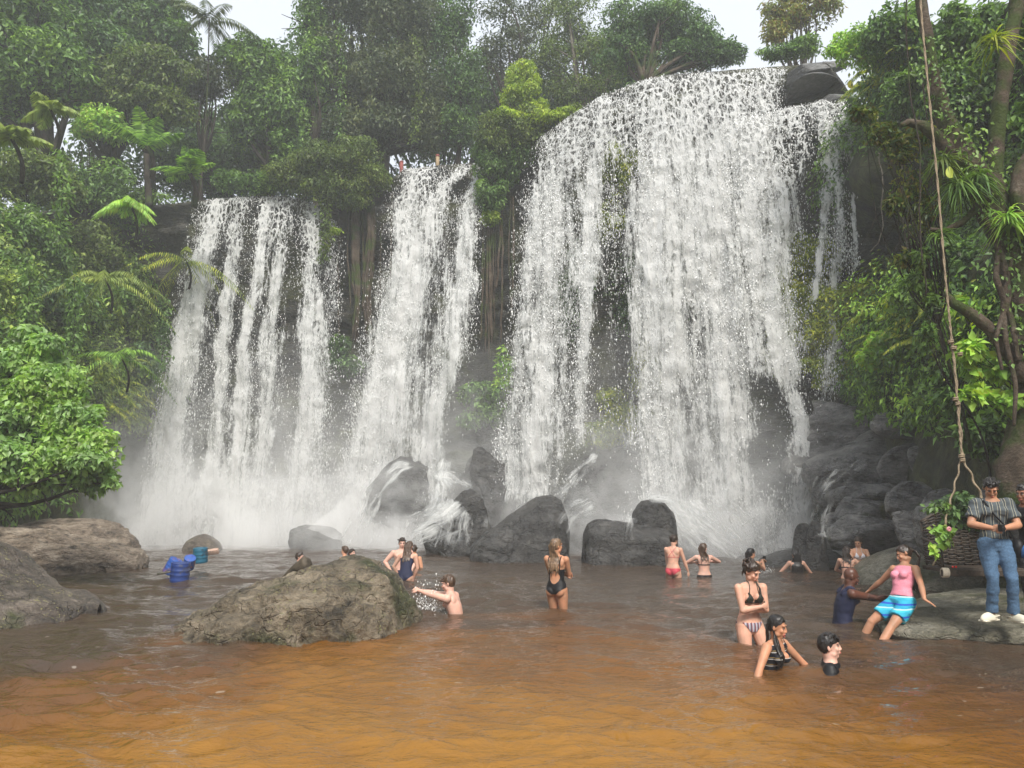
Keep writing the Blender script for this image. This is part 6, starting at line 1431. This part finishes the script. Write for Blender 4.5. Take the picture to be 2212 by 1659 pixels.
        def locks(n_, x0, x1, zend, yb=.075, r0=.012, wav=.01, front=False, start=None):
            for i_ in range(n_):
                u_ = (i_ + .5) / n_; x = x0 + (x1 - x0) * u_; ze = zend + rng.uniform(-.03, .05); sgn = -1 if front else 1
                xs = np.clip(x * .8, -.068, .068)
                pts = [Hd((xs, .06 if not front else -.01, .07)), Hd((xs * 1.15, (.10 if not front else .03) * 1, .0)), Hd((xs * 1.1, .092 if not front else -.0, -.075))]
                z = 1.405; q = []
                while z > ze:
                    w_ = np.interp(z, [q_[0] for q_ in torso], [q_[1] for q_ in torso]) * width; b_ = np.interp(z, [q_[0] for q_ in torso], [q_[2] for q_ in torso])
                    yy = math.sqrt(max(.05, 1 - (x / w_) ** 2)) * b_ + .022
                    if z < 1.34 and not front: yy += .01
                    q.append((x * (1 + (1.4 - z) * .4) + rng.normal() * wav, sgn * (yy + (.03 if front and z < 1.33 else 0)), z)); z -= .05
                if q: pts += list(Tm(np.array(q)))
                m_.tube(pts, np.r_[np.linspace(r0 * .8, r0 * 1.1, max(1, len(pts) - 2)), r0 * .7, r0 * .25][-len(pts):], 7)
        if st == 'long': locks(15, -.085, .085, hair[2] if len(hair) > 2 else 1.22)
        if st == 'verylong': locks(22, -.13, .13, .95, r0=.015, wav=.006)
        if st == 'shoulder': locks(14, -.09, .09, 1.27, wav=.02)
        if st == 'wet': locks(8, -.06, .0, 1.2, wav=.004, r0=.011); locks(6, -.10, -.05, 1.15, front=True, r0=.013, wav=.004); locks(1, .075, .09, 1.30, front=True, r0=.005)
        if st == 'nape': locks(9, -.05, .05, 1.40, r0=.011)
        if st == 'bun': m_.ell(Hd((.0, .115, .015)), (.052, .045, .045), RH, fn=lambda X: X * (1 + .1 * np.sin(X[:, :1] * 14)))
        if st == 'curly':
            for _ in range(46): v = rng.normal(size=3); v /= np.linalg.norm(v); m_.ell(Hd(np.array([-.01, .085, .06]) + v * np.array([.075, .06, .07])), (.020,) * 3, None, 8, 6)
            for _ in range(26): v = rng.normal(size=3); v /= np.linalg.norm(v); v[2] = abs(v[2]); m_.ell(Hd(np.array([0, .01, .04]) + v * np.array([.082, .080, .085])), (.019,) * 3, None, 8, 6)
            m_.tube([Hd((-.05, .09, .0)), Hd((-.055, .085, -.06)), Hd((-.05, .07, -.11))], [.014, .011, .005], 7); m_.tube([Hd((.06, .03, -.06)), T1((.085, -.075, 1.38)), T1((.085, -.115, 1.30)), T1((.09, -.12, 1.24))], [.009, .011, .010, .006], 7)
        if st == 'pony':
            m_.ell(Hd((0, .115, .02)), (.03, .03, .04), RH)
            for i_ in range(7):
                x = (i_ - 3) * .008; m_.tube([Hd((x, .11, .03)), Hd((x, .155, -.02)), Hd((x * 1.5, .16, -.11)), T1((x * 2 + .03, .17, 1.30)), T1((x * 2 + .05, .20, 1.18)), T1((x * 2 + .06, .24, 1.06))], [.010, .012, .012, .011, .009, .004], 7)
        if st in ('short', 'fringe', 'nape'):
            for _ in range(60):
                a = rng.uniform(0, 6.28); e_ = rng.uniform(.2, 1.4); d = np.array([math.cos(a) * math.cos(e_) * .08, math.sin(a) * math.cos(e_) * .098 + .014, .022 + math.sin(e_) * .104])
                if d[1] < -.06 and d[2] < .06: continue
                t_ = np.array([.01 * rng.normal(), -.016, .004]); m_.tube([Hd(d * .97), Hd(d * 1.03 + t_), Hd(d * 1.0 + t_ * 2)], [.009, .009, .003], 5)
        if st == 'fringe':
            for i_ in range(9):
                x = -.05 + i_ * .0125; m_.tube([Hd((x * .9, -.07, .10)), Hd((x, -.093, .07)), Hd((x * 1.1, -.096, .04 + .008 * rng.random()))], [.009, .008, .003], 5)
        o = remesh('hair', m_, .006, 1, hc_, root, 1); q = len(o.data.vertices); A = np.empty(q * 3, np.float32); o.data.vertices.foreach_get('co', A); A = A.reshape(-1, 3)
        N_ = np.empty(q * 3, np.float32); o.data.vertices.foreach_get('normal', N_); N_ = N_.reshape(-1, 3)
        A = A + N_ * (fbm(A * np.array([1, 1, .3]), 55, 2, 4) * .006)[:, None].astype(np.float32); o.data.vertices.foreach_set('co', A.astype(np.float32).ravel()); o.data.update()
    ctx = dict(root=root, skin_cloth=skin_cloth, loose=loose, strap=strap, leg_line=leg_line, T1=T1, Hd=Hd, WL=WL, WR=WR, EL=EL, ER=ER, FL=FL, FR=FR, org=org, k=k, Rz=Rz, HL=HL, KL=KL, RT=RT)
    for w_ in wear: w_(ctx)
    return ctx
# garments
def one_piece(mat, cut='scoop'):
    def g_(c):
        ll = c['leg_line']
        def fn(ax, x, y, z):
            m = (z > ll(ax, y)) & (z < np.where(y < 0, 1.32 - .0 * ax, 1.20 if cut == 'round' else 1.30))
            if cut == 'round': m &= ~((y > .02) & (((ax / .085) ** 2 + ((z - 1.10) / .10) ** 2) < 1)); m |= (y > 0) & (z > 1.195) & (z < 1.225)
            return m
        c['skin_cloth']('swimsuit', CL[mat], fn)
        for s in (1, -1): c['strap']([(s * .085, -.11, 1.29), (s * .092, -.04, 1.41), (s * .095, .05, 1.40), (s * (.10 if cut == 'round' else .06), .11, 1.27), (s * .10, .10, 1.2)], .009, CL[mat])
    return g_
def brief(mat, wide=0.0):
    def g_(c): c['skin_cloth']('swim_bottoms', CL[mat], lambda ax, x, y, z: (z > c['leg_line'](ax, y) - wide) & (z < .955 + wide * .4))
    return g_
def bikini_top(mat, tri=True, back='band', front=True):
    def g_(c):
        def fn(ax, x, y, z):
            cup = (y < 0) & (z > 1.205) & (z < 1.345 - np.abs(ax - .07) * (1.9 if tri else .8)) & (ax < .135) & (ax > .012)
            band = (z > 1.195) & (z < (1.222 if back == 'band' else 1.210)) & ((y > -.02) | (ax > .10))
            return cup | band | ((y < 0) & (z > 1.195) & (z < 1.21))
        c['skin_cloth']('bikini_top', CL[mat], fn, .006)
        for s in (1, -1):
            if back == 'cross': c['strap']([(s * .075, -.11, 1.33), (s * .09, -.02, 1.41), (s * .06, .06, 1.38), (0, .10, 1.31), (-s * .07, .10, 1.22)], .005, CL[mat])
            elif back == 'halter': c['strap']([(s * .07, -.12, 1.33), (s * .055, -.075, 1.40), (s * .045, -.03, 1.45), (s * .03, .05, 1.46), (0, .058, 1.465)], .0045, CL[mat])
            else: c['strap']([(s * .075, -.11, 1.33), (s * .085, -.04, 1.41), (s * .085, .05, 1.39), (s * .08, .10, 1.30), (s * .075, .10, 1.22)], .006, CL[mat])
    return g_
WLY = lambda py: float(W(1106, py)[1])
# far bathers, left to right
person('man with short dark hair in profile behind the driftwood, only head and shoulder showing', 648, 1193, 20.0, 95, 1.75, 'm', 'pale', ('short', 'dark'), vox=.011)
person('bather with short fair brown hair facing left, bare back turned, behind the boulder', 745, 1180, 20.6, -110, 1.66, 'f', 'light', ('short', 'brown'), vox=.011)
person('bather facing right with only the head above water, behind the fair haired bather', 760.5, 1186, 22.0, 70, 1.66, 'f', 'pale', ('nape', 'dark'), hl=(.1, -.45, 1.38), el=(1, 0, -.3), vox=.011)
person('bare chested young man facing the camera with one hand on his hip', 869, 1162, 18.4, 12, 1.78, 'm', 'pale', ('short', 'dark'), head=(0, 6, 0), hr=(-.24, -.05, .98), er=(-1, .3, 0), hl=(.2, -.05, .95), vox=.010, wear=[lambda c: c['loose']('swim_shorts', CL['navy'], .02, .8, 1.0, 0, .6)])
person('woman in a dark swimsuit bending forward with elbows out, long wet brown hair', 881, 1173, 16.6, 172, 1.66, 'f', 'fair', ('long', 'brown', 1.18), lean=22, head=(-6, 18, 0), hl=(.22, -.22, .90), el=(1, .5, .2), hr=(-.13, -.20, .86), er=(-1, .5, .2), vox=.009, wear=[one_piece('navy')])
person('bare shouldered man deep in water behind the bending woman, back turned', 894, 1178, 20.2, 150, 1.75, 'm', 'tan', ('short', 'dark'), head=(20, 20, 0), vox=.011)
person('shirtless young man in chest deep water stretching both arms towards the boulder', 968, 1243, 12.05, -104, 1.76, 'm', 'pale', ('fringe', 'brown'), lean=12, head=(4, 2, 0), hl=(.05, -.62, 1.47), el=(0, 0, -1), hr=(-.08, -.62, 1.44), er=(0, 0, -1), curl=.75, vox=.0075, palm=((-.6, 0, -.6), (.6, 0, -.6)))
person('woman in a black open backed swimsuit with folded arms and long wet blond hair', 1202, 1163, 12.35, 152, 1.68, 'f', 'tan', ('long', 'blond', 1.12), head=(-28, 0, 0), hl=(-.06, -.22, 1.12), el=(1, .2, -.6), hr=(.05, -.25, 1.15), er=(-1, .3, -.6), curl=.9, vox=.0075, wear=[one_piece('black', 'round')], fl=(.07, .02, .07), fr=(-.07, .02, .07))
person('woman in a red bikini with a dark hair bun looking down at the water', 1457, 1158, 17.5, 148, 1.68, 'f', 'fair', ('bun', 'dark'), lean=7, head=(-18, 26, 0), hl=(.16, -.15, .80), el=(.6, .5, 0), hr=(-.30, -.22, .80), er=(-.5, .6, 0), vox=.008, wear=[bikini_top('red', False, 'cross'), brief('red', .03)], fl=(.11, .02, .07), fr=(-.11, .02, .07))
person('woman from behind in a black bikini with both elbows raised beside the red bikini', 1519, 1173, 17.6, 178, 1.64, 'f', 'pale', ('shoulder', 'brown'), head=(-34, 4, 0), hl=(.16, -.24, 1.24), el=(1, -.1, -.35), hr=(-.18, -.24, 1.26), er=(-1, -.1, -.30), curl=.9, vox=.008, wear=[bikini_top('black', False, 'band'), brief('black', .06)])
c = person('woman with long wet black hair holding up a phone with both hands', 1622, 1184, 17.0, 128, 1.66, 'f', 'light', ('long', 'black', 1.16), head=(-12, 6, 0), hl=(.02, -.40, 1.37), el=(.4, -.1, -1), hr=(-.03, -.40, 1.36), er=(-.5, -.1, -1), curl=.95, vox=.008, wear=[bikini_top('black', True, 'halter')])
m_ = MB(); ph = c['org'] + c['Rz'] @ (((c['WL'] + c['WR']) / 2 + np.array([0, -.085, .065])) * c['k']); m_.box(ph, (.075, .011, .155), rotm('Z', 128 * DEG) @ rotm('X', .15), .008)
tag(m_.build('phone', simple('black_phone_glass', (.01, .01, .012), .15, .05), smooth=False), 'black phone held up by the woman with long wet hair', 'phone')
person('curly haired woman in an olive bikini top and striped bottoms hugging herself', 1618, 1214, 9.66, 12, 1.66, 'f', 'fair', ('curly', 'dark'), lean=9, head=(24, 20, 4), hl=(-.07, -.19, 1.12), el=(.9, .1, -.8), hr=(.06, -.225, 1.16), er=(-.9, .1, -.8), curl=.8, vox=.0068, handdir=((-.8, .5, .2), (.9, .35, .1)), wear=[bikini_top('olive', True, 'halter'), brief('striped_brief', .0)], fl=(.26, -.02, .09), fr=(-.10, .04, .07), palm=((0, 1, 0), (0, 1, 0)))
person('woman with wet black hair, mouth open, floral top, arms spread in the water', 1673, 1327, 8.25, 40, 1.62, 'f', 'tan', ('wet', 'black'), lean=8, head=(14, 4, 0), hl=(.52, -.26, .96), el=(1, .2, .4), hr=(-.56, -.12, .96), er=(-1, .2, .3), vox=.0068, mouth='open', wear=[lambda c: c['skin_cloth']('swim_top', CL['floral'], lambda ax, x, y, z: (z > .95) & (z < np.where(ax > .06, 1.40, 1.27)) & ((y < .0) | (z < 1.22) | (ax > .075)) & ((ax < .155) | (z < 1.22)), .008)])
person('dark haired young man in the water up to his neck, nearest bather, looking right', 1790, 1369, 8.2, 68, 1.78, 'm', 'pale', ('fringe', 'black'), head=(6, -4, 0), vox=.0068, wear=[lambda c: c['loose']('t_shirt', CL['black'], .018, .85, 1.435, .6)])
person('bather from behind with very long straight black hair and arms spread', 1718, 1187, 18.5, 180, 1.63, 'f', 'fair', ('verylong', 'black'), hl=(.50, -.12, .98), el=(1, .3, 0), hr=(-.48, -.12, .98), er=(-1, .3, 0), vox=.009)
person('woman in a white bikini sitting on the low rock, looking down at her friend', 1852, 1161, 17.8, -12, 1.66, 'f', 'light', ('long', 'dark', 1.08), head=(-24, 24, 0), hl=(.12, -.30, 1.0), el=(1, .3, -.3), hr=(-.1, -.32, 1.0), er=(-1, .2, -.3), fl=(.16, -.42, .55), fr=(-.14, -.42, .55), kl=(.2, -1, .5), kr=(-.2, -1, .5), vox=.008, wear=[bikini_top('white', True, 'halter'), brief('white')])
person('woman in a black bikini crouching with her back turned beside the woman in white', 1834, 1182, 17.3, 152, 1.62, 'f', 'fair', ('shoulder', 'dark'), lean=12, head=(-10, 12, 0), hl=(.1, -.35, 1.05), el=(1, .3, -.3), hr=(-.3, -.30, 1.05), er=(-1, .4, -.3), fl=(.12, .1, .4), fr=(-.12, .1, .4), vox=.008, wear=[bikini_top('black', False, 'band'), brief('black')])
# couple at the slab
person('bald man in a navy tank top standing waist deep beside the woman in pink', 1836, 1226, 11.0, 80, 1.80, 'm', 'deep', ('bald', 'black'), lean=12, head=(6, 8, 0), hl=('w', 1925, 1300, 10.5), el=(.4, .1, -1), hr=('w', 1922, 1296, 10.95), er=(-.6, 0, -1), curl=.35, width=1.08, vox=.0075, palm=((-1, 0, -.3), (1, 0, -.3)),
       handdir=((-.15, -1, .1), (.15, -1, .1)), wear=[lambda c: c['loose']('tank_top', CL['navy'], .014, .84, 1.37, 0, 0, .012, .010, .009), lambda c: c['loose']('swim_shorts', CL['board'], .016, .8, .93, 0, .5),
       lambda c: [c['strap']([(s * .10, -.11, 1.33), (s * .115, -.02, 1.43), (s * .11, .06, 1.41), (s * .10, .11, 1.33)], .026, CL['navy']) for s in (1, -1)]])
person('woman in a pink top and blue swim shorts sitting on the slab edge', 0, 0, 0, -62, 1.64, 'f', 'warm', ('pony', 'dark'), hip=(1948, 1303, 10.3), lean=-20, side=-4, head=(-46, 34, 0), hl=('w', 2000, 1306, 9.85), el=(.2, .9, .3), hr=('w', 1876, 1277, 10.9), er=(-.3, .2, -1),
       fl=('w', 1890, 1412, 9.95), fr=('w', 1853, 1402, 10.45), kl=(0, -.6, 1), kr=(0, -.6, 1), curl=.12, handdir=((.35, .25, -.25), None), palm=((0, 0, -1), (.3, .2, -1)), vox=.0068,
       wear=[lambda c: c['loose']('pink_top', CL['pink'], .008, 1.0, 1.405, 0, 0, .01, .009, .006), lambda c: c['loose']('swim_shorts', CL['board'], .018, .82, 1.0, 0, .66, 0, .010, .012)])
# standing men on the slab
c = person('man in a striped shirt, blue trousers and cream clogs standing on the slab', 2133, 1036, 9.35, -14, 1.70, 'm', 'warm', ('short', 'black'), width=.90, lean=3, head=(-12, 34, 0), hl=(.02, -.27, 1.10), el=(1, .25, -.5), hr=(-.09, -.27, 1.10), er=(-1, .25, -.5), curl=.9, vox=.0068, handdir=((-.8, -.4, .1), (.5, -.6, .1)), fl=(.12, -.03, .085), fr=(-.10, -.0, .085), shoes=True,
       wear=[lambda c: c['loose']('shirt', CL['shirt'], .016, .97, 1.42, .70, 0, .010, .010, .014, 3, .012), lambda c: c['loose']('trousers', CL['jeans'], .018, .80, 1.0, 0, 1.93, 0, .011, .014, 5)])
def clogs(c, yaws=(20, -38)):
    for F_, ya in ((c['FL'], 22), (c['FR'], -48)):
        m_ = MB(); R_ = rotm('Z', ya * DEG); f0 = F_ + np.array([0, 0, -.062])
        def fn(X): X = X.copy(); X[:, 2] = np.where(X[:, 2] < -.2, -.2, X[:, 2]); return X
        m_.ell(f0 + R_ @ np.array([0, -.07, .012]), (.056, .150, .075), R_, 24, 16, fn); m_.box(f0 + R_ @ np.array([0, -.07, -.004]), (.098, .285, .022), R_, .01)
        m_.tube([f0 + R_ @ np.array(p) for p in [(.05, -.02, .04), (.045, .07, .045), (0, .095, .045), (-.045, .07, .045), (-.05, -.02, .04)]], .009, 7)
        m_.build('clog', CL['clog'], c['root'])
clogs(c)
m_ = MB(); q = [(-.11, -.10, 1.42), (-.02, -.155, 1.25), (.12, -.13, 1.08), (.20, -.03, .97)]; m_.tube([np.array(a) for a in q], .011, 6); m_.tube([np.array(a) for a in [(-.11, -.10, 1.42), (-.06, .09, 1.40), (.10, .15, 1.15), (.2, .05, .97)]], .011, 6)
bagm = m_.build('strap_of_bag', CL['black'])
org, Rz, k = c['org'], c['Rz'], c['k']
bag = empty('shoulder_bag', tuple(org + Rz @ np.array([.225, -.04, .86]) * k), -14 * DEG, 'small black and blue shoulder bag at the hip of the standing man', 'bag')
bagm.name = 'strap'; bagm.data.transform(Matrix.Translation(Vector((-.225, .04, -.86)))); bagm.parent = bag
m_ = MB(); m_.ell((0, 0, 0), (.075, .10, .12), None, 20, 14); m_.build('pouch', CL['black'], bag)
m_ = MB(); m_.ell((.035, -.03, -.03), (.05, .085, .085), None, 18, 12); m_.build('pocket', clothmat('blue_nylon', (.02, .09, .25)), bag)
m_ = MB(); ph = org + Rz @ (np.array([-.035, -.37, 1.11]) * k); m_.box(ph, (.06, .055, .085), rotm('Z', .3), .01); m_.tube([ph + (0, -.02, 0), ph + (0, -.05, -.01)], .02, 12)
tag(m_.build('camera_device', simple('black_camera_body', (.02, .02, .02), .35, .2, 40), smooth=False), 'small dark camera in the hands of the standing man', 'camera')
person('man in a black shirt at the right edge hugging the standing man', 2201, 1047, 9.9, -58, 1.70, 'm', 'brown', ('short', 'black'), lean=14, head=(-8, -8, 0), hr=('w', 2122, 1096, 9.22), er=(-.6, -.3, .6), hl=(.3, -.1, 1.0), curl=.5, vox=.0068, handdir=(None, (.1, -.3, -1)), palm=((-1, 0, 0), (0, 1, 0)),
       wear=[lambda c: c['loose']('t_shirt', CL['black'], .018, .9, 1.43, .5, 0, .01, .010, .012, 8), lambda c: c['loose']('trousers', CL['grey'], .018, .80, .98, 0, 1.9, 0, .011, .012, 9)])
# splash under the stretching man's arms
def splash(label, px, py, Y, n, w_, h, seed):
    rng = np.random.default_rng(seed); p = P(px, py, Y) + rng.normal(size=(n, 3)) * np.array([w_, w_ * .6, 0]); p[:, 2] = np.abs(rng.normal(size=n)) ** 1.1 * h + .0
    s = .003 + .007 * rng.random(n) ** 2; tet = np.array([[1, 1, 1], [-1, -1, 1], [-1, 1, -1], [1, -1, -1]], float)
    V = tet[None] * (.5 + rng.random((n, 4, 1))) * s[:, None, None] * np.array([.8, .8, 1.7]) + p[:, None]
    F = (np.arange(n)[:, None, None] * 4 + np.array([[0, 1, 2], [0, 3, 1], [0, 2, 3], [1, 3, 2]])[None]).reshape(-1, 3)
    tag(mk('water_splash', V.reshape(-1, 3), F, dmm), label, None, None, 'stuff')
splash('drops falling from the stretched arms', 925, 1312, 12.1, 420, .13, .16, 1)
splash('drops at the hand of the long haired bather', 1660, 1227, 18.5, 90, .06, .06, 2)
bpy.context.view_layer.update()
for o in bpy.data.objects:
    if 'label' in o and len(o['label'].split()) > 16: print('LONG', o['label'])
print('scene objects', len(bpy.data.objects), 'tris', sum(len(o.data.polygons) for o in bpy.data.objects if o.type == 'MESH'))
